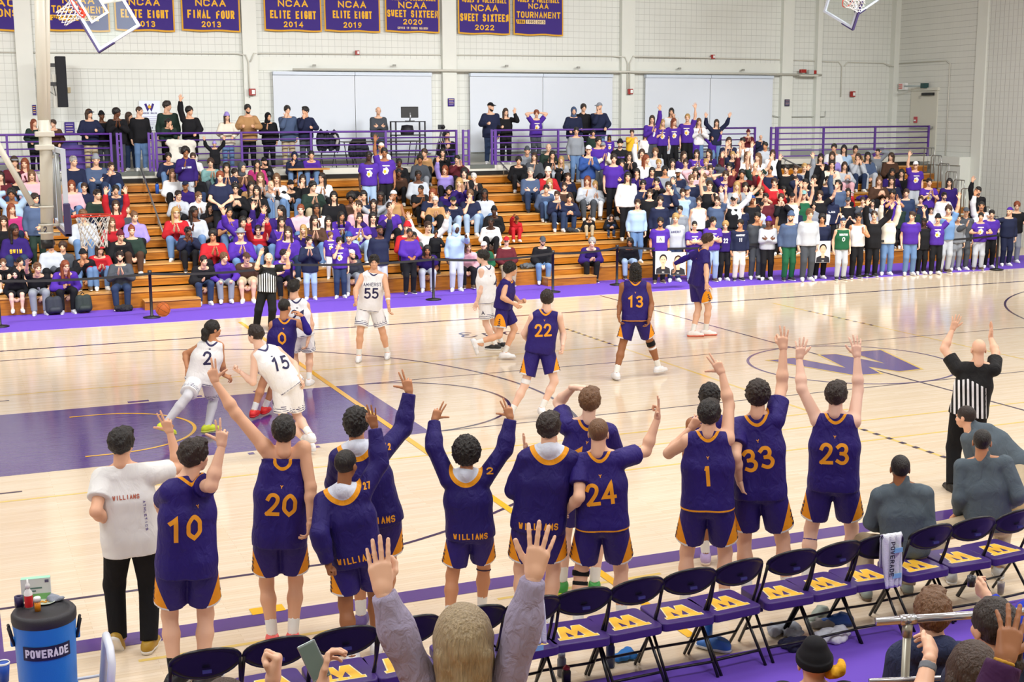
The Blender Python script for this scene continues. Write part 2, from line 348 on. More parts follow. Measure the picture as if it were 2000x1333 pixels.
# far wall, its pilasters and beam
tag(MB().box(-12, 29, 0, 32.4, 29.3, CEIL).build('wall_far', M_WALL), kind='structure')
wr = MB().box(32.25, 24.7, 0, 32.55, 29.2, CEIL).build('wall_right', M_WALLR); wr['kind'] = 'structure'
MB().box(32.25, -14.5, 0, 32.55, 24.3, CEIL).build('wall_right_near', M_WALLP)['kind'] = 'structure'
MB().box(-12.3, -14.5, 0, -12, 29.3, CEIL).build('wall_left', M_SMOOTH)['kind'] = 'structure'
MB().box(-12, -14.8, 0, 32.5, -14.5, CEIL).build('wall_near', M_SMOOTH)['kind'] = 'structure'
MB().box(-12.3, -14.8, CEIL, 32.6, 29.3, CEIL+.2).build('ceiling', mat('ceiling_white', 'e9e8e2', .8))['kind'] = 'structure'
k = 0
def trim(b, m=None, name=None):
    global k
    k += 1; o = b.build('trim_%d' % k, m or M_SMOOTH); o['kind'] = 'structure'; return o
for a, b in ((1.75, 2.2), (8.1, 8.53), (14.42, 14.89), (20.8, 21.29), (27.2, 27.65)): trim(MB().box(a, 28.82, 2.9, b, 29.01, CEIL))
trim(MB().box(32.02, 28.75, 2.9, 32.26, 29.01, CEIL)); trim(MB().box(32.18, 24.25, 0, 32.3, 24.72, CEIL))
for a, b in ((2.2, 8.1), (8.53, 14.42), (14.89, 20.8), (21.29, 27.2)): trim(MB().box(a, 28.97, 5.76, b, 29.01, 6.16))
trim(MB().box(28.66, 28.8, 2.9, 28.86, 29.01, CEIL))
mg = mat('grey_skirting', 'a9aca8', .6)
MB().box(-12, 28.96, 2.9, 31.9, 29.01, 3.16).build('baseboard_far', mg)['kind'] = 'structure'
# light panels of block showing below the screens
# upper deck behind the bleachers
dk = MB().box(-12, 26.2, 2.72, 31.7, 29.05, 2.9).build('floor_upper', mat('deck_concrete', 'd3d1c6', .7, var=.05, bscale=3)); dk['kind'] = 'structure'
for a, b in ((4.02, 5.0), (14.3, 15.1)): o = MB().box(a, 26.185, 2.8, b, 26.6, 2.91).build('deck_threshold', mat('grey_tread', '5d635f', .7), dk); o['kind'] = 'structure'
trim(MB().box(31.7, 24.7, 2.62, 32.26, 26.3, 2.9))
trim(MB().box(31.75, 24.7, 0, 32.26, 26.2, 2.62))
# door in the right wall's corner
do = MB().box(32.2, 26.55, 2.9, 32.27, 27.95, 5.2).build('door_1', mat('door_cream', 'd6d3c6', .5)); do['kind'] = 'structure'
# ---------------------------------------------------------------- bleachers
WO = stained_wood('bleacher_stain', 'bd761f', '8d520f'); WT = stained_wood('bleacher_tread', 'd9a763', 'b67e3c')
BY, BZ, DY, DZ = 20.05, .41, .61, .244
def row_y(i): return BY+DY*(i-1)
def row_z(i): return BZ+DZ*(i-1)
bl = empty('bleacher', (0, 20, 0), 0, 'tiered orange stained wooden bleachers along the far side of the court', 'bleachers')
R_END = 29.25
for i in range(1, 11):
    y, z = row_y(i), row_z(i); xe = R_END+.2*(i-1)
    MB().box(-11.9, y-20, z-(.40 if i == 1 else .21), xe, y-19.97, z-.035).build('riser', WO, bl)
    MB().box(-11.9, y-20.02, z-.035, xe, y-20+.62, z).build('tread', WT, bl)
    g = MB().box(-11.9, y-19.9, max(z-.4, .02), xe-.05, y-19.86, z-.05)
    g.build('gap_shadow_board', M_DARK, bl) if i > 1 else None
MB().box(-11.9, row_y(10)+.6-20, 2.35, 31.2, row_y(10)+.63-20, 2.73).build('deck_gap_shade_board', M_DARK, bl)  # dark sheet painting the shade between top row and deck edge
MB().box(R_END-.3, .3, .0, R_END-.25, 6.0, .3).build('end_panel', WO, bl)
for a, b in ((3.72, 4.99), (13.86, 15.26)):
    e = empty('step_box', ((a+b)/2, 19.78, .012), 0, 'light wooden step box at the foot of the %s bleacher aisle' % ('left' if a < 9 else 'middle'), 'step')
    MB().box((a-b)/2, -.22, 0, (b-a)/2, .22, .19).build('front', WO, e); MB().box((a-b)/2, -.24, .19, (b-a)/2, .22, .215).build('tread', WT, e)
ME = mat('galvanised_steel', 'a5a6a5', .35, .8)
def handrail(label, a, b, posts, drop=.45):
    a, b = np.array(a), np.array(b); e = empty('stair_handrail', tuple(a), 0, label, 'handrail')
    for n, d in (('upper_rail', 0), ('lower_rail', drop)): MB().tube([(0, 0, -d), tuple(b-a-np.array([0, 0, d]))], .024).build(n, ME, e, True)
    for t in posts:
        p = (b-a)*t; f = max(row_z(int(max(1, min(10, (a[1]+p[1]-BY)/DY+1)))), .4)-a[2]
        MB().tube([(p[0], p[1], p[2]), (p[0], p[1], f)], .02).build('post', ME, e, True)
handrail('grey steel handrail running down the left bleacher aisle', (4.62, 26.0, 3.0), (4.66, 22.4, 1.36), (.1, .45, .72, .97))
handrail('grey steel handrail running down the middle bleacher aisle', (15.17, 26.0, 3.02), (15.42, 22.3, 1.36), (.08, .42, .6, .95))
handrail('short grey steel handrail between the upper rows of the right bleachers', (25.35, 26.0, 2.95), (26.2, 23.2, 1.9), (.05, .5, .9))
# tubular grey side guards stepping down the right end of the bleachers
for i in range(9, 0, -1):
    x0 = R_END+.2*(i-1)-.1; y, z = row_y(i)-.05, row_z(i)
    e = empty('end_guard', (x0, y, z), 0, 'grey tubular end guard at the right end of bleacher row %d from the floor' % i, 'guard', 'end guards stepping down the bleachers')
    MB().tube([(0, 0, 0), (0, 0, .80), (.03, .05, .86), (.05, .5, .86), (.05, .56, .8), (.05, .56, 0)], .016, 6).build('hoop', ME, e, True)
    for q in (.19, .37): MB().tube([(.05, q, 0), (.05, q, .86)], .011, 6).build('bar', ME, e, True)
# purple guard rails along the deck
def rail(label, xs, y=26.35, z0=2.9, h=1.07, n=6):
    e = empty('guard_rail', (xs[0], y, z0), 0, label, 'railing', 'purple guard rails along the upper deck')
    for x in xs: MB().box(x-xs[0]-.03, -.03, 0, x-xs[0]+.03, .03, h).build('post', M_PURP, e)
    for j in range(n):
        r = .03 if j == 0 else .02; zz = h-.03-j*(h-.12)/(n-1)
        MB().tube([(0, 0, zz), (xs[-1]-xs[0], 0, zz)], r, 8).build('top_rail' if j == 0 else 'rail', M_PURP, e, True)
rail('purple guard rail at the far left, behind the hoop, with two posts in view', (-4, -1.4, 1.26, 3.9))
rail('purple guard rail in front of the left screen and monitor stand', (5.1, 7.45, 9.45, 11.7, 13.92))
rail('purple guard rail in front of the middle and right screens', (15.2, 17.3, 19.9, 22.4, 24.5))
rail('empty purple guard rail at the right end of the upper deck', (25.4, 27.25, 29.4, 31.72))
def gate(x, label, w=.34):
    e = empty('gate_rail', (x, 26.3, 2.9), 0, label, 'railing', 'short purple rail returns')
    for q in (0, w): MB().box(q-.03, -.03, 0, q+.03, .03, 1.07).build('post', M_PURP, e)
    for j in range(6): MB().box(0, -.02, .1+j*.183, w, .02, .135+j*.183).build('rail', M_PURP, e)
gate(4.06, 'short purple ladder-like rail return left of the left aisle gap', .1); gate(4.9, 'short purple ladder-like rail return right of the left aisle gap', .1)
gate(14.12, 'short purple ladder-like rail return left of the middle aisle gap', .18); gate(15.05, 'short purple ladder-like rail return right of the middle aisle gap', .1); gate(25.1, 'short purple ladder-like rail return left of the empty right rail', .2)
# ---------------------------------------------------------------- roll-down screens
SCR = mat('screen_fabric', 'dfe5ee', .7); SCC = mat('screen_case', 'd2dcea', .4)
for n, xs in (('left', (8.97, 11.53, 14.05)), ('middle', (15.34, 17.91, 20.48)), ('right', (21.72, 24.28, 26.85))):
    for q, (a, b) in enumerate(zip(xs[:-1], xs[1:])):
        e = empty('roll_down_screen', ((a+b)/2, 28.86, 3.25), 0, '%s half of the %s white roll-down screen on the far wall' % (('left', 'right')[q], n), 'screen', 'white roll-down screens')
        w = (b-a)/2-.008
        MB().box(-w, -.004, 0, w, .004, 2.42).build('fabric', SCR, e); MB().box(-w, -.07, 2.38, w, .1, 2.48).build('case', SCC, e)
        MB().box(-w, -.015, -.03, w, .015, 0).build('bottom_bar', SCC, e)
# ---------------------------------------------------------------- banners
BP = mat('banner_felt', '3f2a80', .85, bump=.3, bscale=300, var=.08); BG = mat('banner_gold', 'e0a52e', .8); BT = mat('banner_letter', 'f0b62c', .75); BPk = mat('banner_pale', 'f0d6a8', .8); BK = mat('banner_ink', '2c2140', .8)
def banner(x0, x1, zb, lines, label, pads=()):
    """lines: (text, width, height, top offset above the bottom edge)"""
    w = x1-x0; h = CEIL-.9-zb-.6; h = 2.4
    e = empty('banner', ((x0+x1)/2, 28.86, zb), 0, label, 'banner', 'purple championship banners high on the far wall')
    def wav(x, z): return .012*math.sin(x*7+x0)+.008*math.sin(z*5+x*3)
    def sheet(a, b, c, d, y):
        nx, nz = 14, 12; vs = []; fs = []
        for j in range(nz+1):
            for i in range(nx+1):
                x = a+(b-a)*i/nx; z = c+(d-c)*j/nz; vs.append((x, y+wav(x, z), z+(.012*math.sin(x*6+x0*3) if j == 0 else 0)))
        for j in range(nz):
            for i in range(nx): p = j*(nx+1)+i; fs.append((p, p+1, p+nx+2, p+nx+1))
        return MB().add(vs, fs)
    sheet(-w/2, w/2, 0, h, 0).build('fringe_border', BG, e, True); sheet(-w/2+.045, w/2-.045, .05, h, -.012).build('field', BP, e, True)
    for t, lw_, lh, z in lines:
        text_flat('lettering', t, lw_*w, lh, lambda u, v, z=z, lh=lh: (u, -.02+wav(u, z), z+lh/2+v), BT if lh > .12 else BPk, e, lw=lh*.2, step=.2)
    for t, cx, cw, ch, z in pads:
        MB().box(cx*w-cw*w/2, -.024, z, cx*w+cw*w/2, -.016, z+ch).build('year_patch', BT if t[-1] in '14' else BPk, e)
        text_flat('lettering', t, cw*w*.8, ch*.7, lambda u, v, z=z, cx=cx, ch=ch: (cx*w+u, -.027, z+ch/2+v), BK, e, lw=ch*.12, gap=.3)
A1 = lambda a, b, c: [(a, .52, .2, .72), (b, .8, .24, .37), (c, .34, .17, .12)]
banner(.05, 1.94, 6.77, [('NESCAC', .9, .22, .66), ('CHAMPIONS', .94, .22, .38), ('2010', .34, .17, .12)], 'purple banner at the far left edge, cut by the frame')
banner(2.66, 4.33, 6.8, [('NCAA', .52, .2, .76), ('TOURNAMENT', .88, .2, .5)], 'purple banner reading TOURNAMENT behind the raised left hoop', [('2011', -.34, .26, .15, .29), ('2014', -.06, .26, .15, .29), ('2016', .2, .24, .15, .29)])
banner(4.47, 6.15, 6.84, A1('NCAA', 'ELITE EIGHT', '2013'), 'purple banner reading ELITE EIGHT 2013 right of the raised left hoop')
banner(6.35, 8.06, 6.87, A1('NCAA', 'FINAL FOUR', '2013')+[("WOMEN'S SOCCER", .86, .17, 1.0)], 'purple banner reading FINAL FOUR 2013')
banner(8.78, 10.54, 6.92, A1('NCAA', 'ELITE EIGHT', '2014')+[("WOMEN'S VOLLEYBALL", .86, .17, .98)], 'purple banner reading ELITE EIGHT 2014')
banner(10.62, 12.39, 6.94, [('NCAA', .5, .2, .72), ('ELITE EIGHT', .7, .23, .4), ('2019', .33, .17, .12), ("MEN'S BASKETBALL", .92, .17, .98)], 'purple banner reading ELITE EIGHT 2019')
banner(12.56, 14.34, 6.96, [('NCAA', .52, .2, .73), ('SWEET SIXTEEN', .93, .22, .46), ('2020', .36, .17, .24), ("WOMEN'S BASKETBALL", .86, .16, .97), ('COVID 19 ENDED SEASON', .56, .07, .1)], 'purple banner reading SWEET SIXTEEN 2020')
banner(14.97, 16.76, 6.95, [('NCAA', .52, .2, .72), ('SWEET SIXTEEN', .93, .24, .4), ('2022', .37, .17, .13), ("WOMEN'S VOLLEYBALL", .86, .16, .98)], 'purple banner reading SWEET SIXTEEN 2022')
banner(16.87, 18.64, 6.95, [('NCAA', .4, .17, .84), ('TOURNAMENT', .88, .2, .55), ("WOMEN'S VOLLEYBALL", .84, .16, 1.04)], 'purple banner reading TOURNAMENT with three years below, rightmost of the banners', [('1984', -.36, .18, .13, .36), ('1995', -.16, .19, .13, .36), ('2015', .04, .19, .13, .36)])
# ---------------------------------------------------------------- conduits, alarms, signs
MP = mat('conduit_paint', 'd5d3c8', .5); RED = mat('alarm_red', 'a3241c', .4); WHT = mat('white_plastic', 'f0f0ee', .4); BLK = mat('black_plastic', '16161a', .45)
def pipe(label, pts, r=.02, m=None):
    e = MB().tube(pts, r, 8).build('wall_conduit', m or MP, None, True); tag(e, label, 'pipe')
pipe('thin conduit on the far wall left of the first pillar, bending down', [(-3, 28.95, 6.16), (7.95, 28.95, 6.24), (8.17, 28.78, 6.2), (8.24, 28.78, 6.0), (8.24, 28.78, 4.95)])
pipe('long thin conduit along the far wall below the banners', [(8.3, 28.78, 6.0), (8.42, 28.78, 6.25), (8.7, 28.95, 6.26), (20.5, 28.95, 6.33), (20.9, 28.78, 6.3), (21.0, 28.78, 6.1), (21.0, 28.78, 5.05)])
pipe('thin conduit along the far wall above the right screen', [(21.08, 28.78, 5.05), (21.08, 28.78, 6.1), (21.2, 28.78, 6.33), (27, 28.95, 6.3), (29.7, 28.95, 6.24), (29.85, 28.95, 6.1), (29.85, 28.95, 5.0)])
pipe('short conduit along the far wall by the right corner, dropping to an alarm', [(29.95, 28.95, 6.1), (30.1, 28.95, 6.24), (31.7, 28.95, 6.22), (32.0, 28.72, 6.1)])
pipe('horizontal cream pipe above the screens ending at the strip by the right corner', [(9.56, 28.7, 5.79), (21, 28.7, 5.81), (28.8, 28.7, 5.77)], .035)
pipe('thin conduit on the right wall dropping beside the door', [(32.22, 28.7, 6.2), (32.22, 26.2, 6.21), (32.22, 26.0, 6.1), (32.22, 26.0, 2.9)])
def alarm(x, y, z, label, s=.2, d=.08):
    e = empty('fire_alarm', (x, y, z), 0, label, 'alarm'); MB().box(-s/2, -d, -s/2, s/2, 0, s/2).build('housing', RED, e, bevel=.01)
    MB().box(-s*.1, -d-.02, -s*.3, s*.36, -d, s*.3).build('strobe', WHT, e)
def alarm_px(x, y, Y, label, s=.2): p = at_y(x, y, Y); alarm(p[0], Y, p[2], label, s)
alarm_px(492, 180, 28.75, 'red fire alarm strobe on the pillar left of the left screen'); alarm_px(697, 103, 28.9, 'small red alarm box above the left screen', .13); alarm_px(1230, 179, 28.75, 'red fire alarm on the pillar between the middle and right screens', .18)
alarm_px(1391, 111, 28.9, 'small red alarm box above the right screen', .14); alarm_px(1664, 184, 28.95, 'red fire alarm strobe at the end of a conduit near the right corner', .2)
def plaque(x, y, w, h, label, body=BP, ln=(BT, BPk), Y=28.8, X=None):
    p = at_y(x, y, Y); e = empty('wall_sign', (p[0], Y, p[2]), 0, label, 'sign'); MB().box(-w/2, -.02, -h/2, w/2, 0, h/2).build('panel', body, e)
    for q in range(4): MB().box(-w*.38, -.025, h*.3-q*h*.2, w*(.38-.08*(q % 2)), -.02, h*.36-q*h*.2).build('text_line', ln[q % 2], e)
plaque(881, 200, .22, .25, 'small purple sign on the pillar between the left and middle screens', ln=(BPk, mat('lilac', 'a99ad0')))
plaque(1537, 201, .2, .24, 'small dark sign on the pillar right of the right screen', mat('sign_ink', '3a3550', .6), (mat('pinkish', 'c8a6a8'), mat('greyish', 'aaa7b8')))
plaque(67, 215, .1, .28, 'narrow purple sign on the pillar half hidden by the hoop mast')
plaque(136, 251, .27, .36, 'purple notice on the far wall behind the left rail', Y=28.95, ln=(mat('lilac', 'a99ad0'), BPk))
p = at_y(293, 226, 28.97); e = empty('rules_poster', tuple(p), 0, 'white poster with a purple W and lines of text behind the left rail', 'poster')
MB().box(-.3, -.02, -.43, .3, 0, .43).build('sheet', mat('poster_white', 'eaf0f8', .5), e)
text_flat('emblem', 'W', .27, .2, lambda u, v: (u-.01, -.025, .25+v), BP, e, lw=.065); text_flat('lettering', 'HOUSE RULES', .4, .05, lambda u, v: (u, -.025, .07+v), BP, e, lw=.009)
for q, ww in enumerate((.42, .36, .4, .42, .2)): MB().box(-ww/2, -.025, -.03-q*.055, ww/2, -.02, -.022-q*.055).build('text_line', mat('lilac', 'a99ad0'), e)
text_flat('lettering', 'εphs', .16, .08, lambda u, v: (u-.02, -.025, -.34+v), mat('ink_blue', '27306b'), e, lw=.014)
MB().ell((-.005, -.022, .25), (.05, .01, .05)).build('emblem_badge', BT, e)
def fixture_right(): pass
# ---- things at the right corner
p = at_x(1764, 169, 32.2); e = empty('exit_sign', tuple(p), 0, 'small white exit sign with red panel above the corner door', 'sign')
MB().box(-.06, -.19, -.13, .06, .19, .13).build('housing', WHT, e, bevel=.01); MB().box(-.07, -.02, -.09, -.06, .17, .09).build('red_panel', mat('exit_red', 'e08a84', .5), e)
MB().box(-.05, -.2, -.1, .06, -.19, .1).build('end_cap', WHT, e)
text_flat('lettering', 'EXIT', .17, .11, lambda u, v: (-.074, .075-u, v), mat('exit_letter', 'f5e0dc', .5), e, lw=.018)
p = at_x(1810, 168, 32.2); e = empty('security_camera', tuple(p), 0, 'small wall camera with a dark lens box beside the corner door', 'camera')
MB().tube([(0, 0, 0), (-.35, .25, .0), (-.6, .5, 0)], .03).build('arm', mat('cam_grey', 'a9b4b4', .4), e, True); MB().box(-.2, -.1, -.08, 0, .1, .1).build('lens_box', mat('cam_teal', '24494a', .4), e)
p = at_x(1797, 190, 32.2)
tag(MB().cbox(tuple(p), .06, .1, .09).build('wall_switch', mat('switch_grey', 'b9b7ad', .5)), 'small grey wall box right of the corner door', 'switch')
p = at_x(1789, 234, 32.2); e = empty('fire_alarm', tuple(p), 0, 'red fire pull station right of the corner door', 'alarm'); MB().box(-.05, -.08, -.11, 0, .08, .11).build('housing', mat('pull_red', 'b8474f', .4), e, bevel=.01); MB().box(-.06, -.05, -.05, -.05, .05, .0).build('strobe', WHT, e)
dd = MB()
o = MB().box(32.15, 26.5, 5.2, 32.27, 28.0, 5.3).build('door_frame', mat('door_frame_cream', 'dad8cc', .5), do)
o = MB().box(32.12, 26.7, 5.02, 32.2, 27.3, 5.12).build('door_closer', BLK, do)
o = MB().box(32.1, 26.65, 3.86, 32.16, 27.85, 3.93).build('push_bar', ME, do)
tag(MB().tube([(26.9, 28.9, 4.35), (27.1, 28.9, 4.3), (29.15, 28.9, 4.3), (29.17, 28.9, 4.5)], .015, 6).build('cable_run', mat('cable_grey', 'b9bdb6', .5), None, True), 'thin grey cable on the wall behind the empty right rail', 'cable')
for q, (x, y, w, h, m, lb) in enumerate(((1568, 139, .22, .12, RED, 'small red unit on the wall shelf near the right strip'), (1583, 141, .2, .16, mat('unit_grey', 'c3c9c6', .5), 'grey unit on the wall shelf near the right strip'), (1590, 141, .12, .12, RED, 'second small red unit on the shelf beside the strip'))):
    p = at_y(x, y, 28.7); tag(MB().cbox((p[0], 28.7, p[2]), w, .14, h).build('wall_unit', m, bevel=.01), lb, 'device')
p = at_y(1577, 148, 28.7); tag(MB().cbox((p[0], 28.72, p[2]), .75, .3, .05).build('wall_shelf', MP), 'cream wall shelf carrying small alarm units', 'shelf')
for x, y in ((612, 128), (768, 128), (987, 129), (1127, 132), (1324, 134), (1448, 137)):
    p = at_y(x, y, 28.9); e = empty('wall_bracket', tuple(p), 0, 'tiny grey wall bracket above the white screens', 'bracket', 'small brackets above the screens')
    MB().tube([(0, 0, 0), (0, -.1, 0)], .025).build('stub', MP, e, True); MB().box(-.05, -.14, -.03, .05, -.1, .03).build('head', mat('bracket_grey', '9a9a92', .5), e)
# ---- loudspeaker on the mast side of the left wall
p = at_y(119, 160, 27.8); e = empty('line_speaker', tuple(p), 0, 'tall black line speaker hanging beside the hoop mast', 'speaker')
MB().box(-.12, -.13, -.69, .15, .18, .69).build('cabinet', mat('speaker_cloth', '202228', .8, bump=.5, bscale=600), e, bevel=.015)
MB().box(-.22, -.02, -.7, -.12, .16, .2).build('back_box', MP, e)
for z in (.45, -.06): MB().box(-.36, -.06, z-.05, -.12, .06, z+.05).build('clamp', BLK, e)
MB().tube([(-.32, 0, .5), (-.26, 0, CEIL-p[2])], .008, 6).build('hanging_wire', BLK, e, True); MB().tube([(-.36, -.05, -.1), (-.28, -.05, -.3), (-.16, -.05, -.38), (-.2, -.05, -.1)], .01, 6).build('cable', BLK, e, True)
p = at_y(135, 176, 28.95); tag(MB().cbox(tuple(p), .08, .06, .15).build('wall_box', mat('tan_box', 'c9b68d', .5)), 'small tan wall box right of the black speaker', 'box')
# ---------------------------------------------------------------- things on the deck
MT = mat('stand_dark', '2a2a31', .4, .4)
p = at_y(825, 310, 27.1); e = empty('equipment_stand', (p[0]-.45, 27.1, 2.9), 0, 'black metal stand holding the monitor on the upper deck', 'stand')
for a in (-.46, .46):
    for b in (-.25, .25): MB().box(a-.02, b-.02, 0, a+.02, b+.02, 1.33).build('leg', MT, e)
for z in (.45, .93, 1.33): MB().box(-.48, -.27, z-.03, .48, .27, z).build('shelf', MT, e)
sx = p[0]-.45
e = empty('computer_monitor', (sx+.05, 27.05, 4.23), 0, 'black computer monitor seen from behind on the metal stand', 'monitor')
MB().box(-.27, -.03, .1, .27, .03, .43).build('screen_back', BLK, e, bevel=.012); MB().tube([(0, -.03, .25), (0, -.06, .12), (0, 0, .0)], .025).build('neck', mat('silver_neck', 'b9bcc2', .3, .6), e, True); MB().box(-.12, -.1, 0, .12, .1, .02).build('foot', BLK, e)
tag(MB().lathe([(.001, 0), (.19, 0), (.21, .12), (.17, .3), (.001, .32)], 14, (sx-.02, 27.1, 3.8)).build('equipment_case', mat('case_black', '1d1b22', .6), None, True), 'black equipment case on the stand shelf under the monitor', 'case')
def table(x0, x1, label):
    e = empty('folding_table', ((x0+x1)/2, 27.0, 2.9), 0, label, 'table'); w = (x1-x0)/2; m = mat('table_top_dark', '54504a', .4)
    MB().box(-w, -.38, .72, w, .38, .75).build('tabletop', m, e)
    for s in (-1, 1): MB().tube([(s*(w-.25), -.3, 0), (s*(w-.15), -.3, .72)], .015).build('leg', MT, e, True); MB().tube([(s*(w-.25), .3, 0), (s*(w-.15), .3, .72)], .015).build('leg', MT, e, True)
p0 = at_y(668, 288, 27); p1 = at_y(805, 288, 27); table(p0[0], p1[0]+.2, 'dark folding table behind the rail left of the monitor stand')
def coat(x, y, Y, w, h, label, fur=False):
    p = at_y(x, y, Y); rs = random.Random(x); e = empty('draped_coat', (p[0], Y, p[2]-h/2), 0, label, 'coat')
    b = MB()
    for q in range(9):
        t = q/8; b.ell((-w/2+w*t, rs.uniform(-.05, .05), h*(.45+.1*math.sin(q*2.1))), (w*.16, .12, h*(.42+.12*rs.random())), 8, 6)
    b.build('cloth', mat('coat_navy', '1d1f2e', .8, bump=.5, bscale=20), e, True)
    if fur: MB().tube([(w*.3, -.12, h*.75), (w*.47, -.14, h*.5), (w*.4, -.14, h*.25)], .045, 8).build('fur_trim', mat('fur_grey', 'b5b3ae', .9, bump=1, bscale=90), e, True)
coat(640, 274, 26.6, .55, .62, 'navy coat with grey fur trim draped over a chair at the rail', True); coat(700, 292, 26.8, .5, .5, 'dark coat heaped on the folding table behind the rail')
def chair_f(x, label):
    p = at_y(x, 300, 26.9); e = empty('folding_chair', (p[0], 26.9, 2.9), 0, label, 'chair')
    MB().box(-.2, -.2, .43, .2, .2, .46).build('seat', MT, e); MB().box(-.2, .18, .6, .2, .22, .85).build('backrest', MT, e)
    for s in (-1, 1): MB().tube([(s*.2, -.22, 0), (s*.2, .2, .85)], .012, 6).build('leg', MT, e, True); MB().tube([(s*.19, .24, 0), (s*.19, -.1, .45)], .012, 6).build('leg', MT, e, True)
chair_f(640, 'dark folding chair under the navy fur-trimmed coat'); chair_f(705, 'dark folding chair by the table behind the rail')
p = at_y(610, 330, 25.6); e = empty('small_table', (p[0], 25.45, 2.62), 0, 'small wooden writing shelf in front of the seated person in purple tee', 'table')
MB().box(-.75, -.25, .28, .4, .1, .33).build('tabletop', WT, e); MB().box(-.5, -.1, 0, -.45, -.05, .28).build('leg', WO, e); MB().box(.2, -.1, 0, .25, -.05, .28).build('leg', WO, e)
e = empty('merchandise_bin', tuple(at_y(150, 292, 27.2)*np.array([1, 1, 0])+np.array([0, 0, 2.9])), 0, 'purple storage bin with lids behind the left rail', 'bin')
MB().box(-.45, -.25, 0, .35, .25, .75).build('body', mat('bin_purple', '4f3590', .5), e); MB().box(-.45, -.27, .75, .0, .27, .85).build('lid', mat('bin_blue', '2f2a7e', .5), e); MB().box(.02, -.27, .75, .5, .27, .82).build('lid', mat('bin_grey', '8d8f9c', .5), e)
# ---------------------------------------------------------------- belt barrier
stz = [(.58, 18.39), (3.71, 18.36), (6.96, 18.76), (10.32, 18.43), (13.5, 18.48), (15.6, 19.06), (19.71, 18.44), (22.58, 17.84), (26.87, 17.54)]
nm = ['at the far left edge', 'behind the flying ball', 'behind the referee with raised arms', 'between the seated fans left of the middle aisle', 'in front of the man in jeans and black cap', 'by the seated woman in purple', 'in front of the portrait posters', 'among the standing students right of the green jersey', 'at the far right by the pointing man']
for (x, y), n in zip(stz, nm):
    e = empty('belt_post', (x, y, .012), 0, 'black barrier post '+n, 'barrier post', 'black belt barrier posts')
    MB().lathe([(.001, 0), (.19, 0), (.19, .02), (.05, .045), (.033, .06), (.033, .95), (.045, .95), (.045, 1.05), (.001, 1.05)], 16).build('post', BLK, e, True)
for q, (a, b) in enumerate(zip(stz[:-1], stz[1:])):
    v = []; f = []
    for i in range(13):
        t = i/12; x = a[0]+(b[0]-a[0])*t; y = a[1]+(b[1]-a[1])*t-.035; z = 1.02-.10*4*t*(1-t)*(.5+.3*(q % 2)); v += [(x, y, z), (x, y, z-.055), (x, y+.004, z), (x, y+.004, z-.055)]
        if i < 12: k0 = 4*i; f += [(k0, k0+1, k0+5, k0+4), (k0+2, k0+6, k0+7, k0+3), (k0, k0+4, k0+6, k0+2), (k0+1, k0+3, k0+7, k0+5)]
    tag(MB().add(v, f).build('barrier_belt', mat('belt_black', '1a1a20', .6)), 'black belt stretched from the post %s to the next post' % n if 0 else 'black belt right of the post '+nm[q], 'belt', 'black barrier belts')
# ---------------------------------------------------------------- hoops
CR = mat('mast_cream', 'dfdbcd', .4); ORG = mat('rim_orange', 'd8391f', .4); NET = mat('net_white', 'eceae4', .7); GLS = mat('board_glass', 'b9cfc8', .25, alpha=.10, spec=.1); PAD = mat('board_pad', '3f3560', .6); FRM = mat('board_frame', 'cfd8e6', .35)
def hoop_head(e, half=True):
    """backboard in local coordinates: face towards +X at x=0, centre y=0, bottom at z=0"""
    MB().box(-.015, -.88, .03, .0, .88, 1.04).build('glass', GLS, e)
    f = MB(); f.box(-.05, -.915, 0, .012, .915, .06); f.box(-.05, -.915, 1.01, .012, .915, 1.07); f.box(-.05, -.915, .06, .012, -.855, 1.01); f.box(-.05, .855, .06, .012, .915, 1.01); f.build('frame', FRM, e)
    t = MB()
    for a in ((-.305, .16, .305, .21), (-.305, .57, .305, .62), (-.305, .21, -.255, .57), (.255, .21, .305, .57)): t.box(.001, a[0], a[1], .006, a[2], a[3])
    t.build('target_square', WHT, e)
    p = MB(); p.box(-.06, -.94, -.05, .03, .94, 0); p.box(-.06, -.94, -.05, .03, -.905, .38); p.box(-.06, .905, -.05, .03, .94, .38); p.build('edge_pad', PAD, e, bevel=.015)
    r = MB(); r.tube([(.38+.235*math.cos(2*PI*i/28), .235*math.sin(2*PI*i/28), .15) for i in range(28)], .011, 8, closed=True)
    r.box(0, -.09, .07, .03, .09, .16); r.box(.02, -.07, .125, .17, -.05, .16); r.box(.02, .05, .125, .17, .07, .16); r.build('rim', ORG, e, True)
    n = MB(); K = 12
    def np_(i, L): a = 2*PI*(i+.5*(L % 2))/K; rr = .228-.028*L+.0035*L*L; return (.38+rr*math.cos(a), rr*math.sin(a), .14-.085*L)
    for i in range(K):
        for L in range(5):
            n.tube([np_(i, L), np_(i, L+1)], .0062, 5); n.tube([np_(i, L), np_(i-1 if L % 2 == 0 else i+1, L+1)], .0062, 5)
    n.build('net', NET, e, True)
hp = empty('basketball_hoop', (1.22, 7.62, 2.9), 0, 'basketball hoop on a cream ceiling mast numbered 2, seen from its side', 'hoop')
hoop_head(hp)
mx = at_y(90, 440, 7.62); mz = mx[2]; X = lambda x, y: tuple(at_y(x, y, 7.62)-np.array([1.22, 7.62, 2.9]))
MB().tube([X(92, 470), X(90, 300), X(86, 235)], .082, 20).build('mast', CR, hp, True)
MB().tube([X(86, 262), X(81, 100), X(77, -60)], .075, 16).build('mast_upper', CR, hp, True)
MB().tube([tuple(np.array(X(93, 262))+[0, -.02, 0]), tuple(np.array(X(91, -60))+[0, -.02, 0])], .038, 12).build('mast_pipe', CR, hp, True)
MB().tube([X(93, 485), X(92, 468)], .084, 20).build('mast_foot_pad', BLK, hp, True)
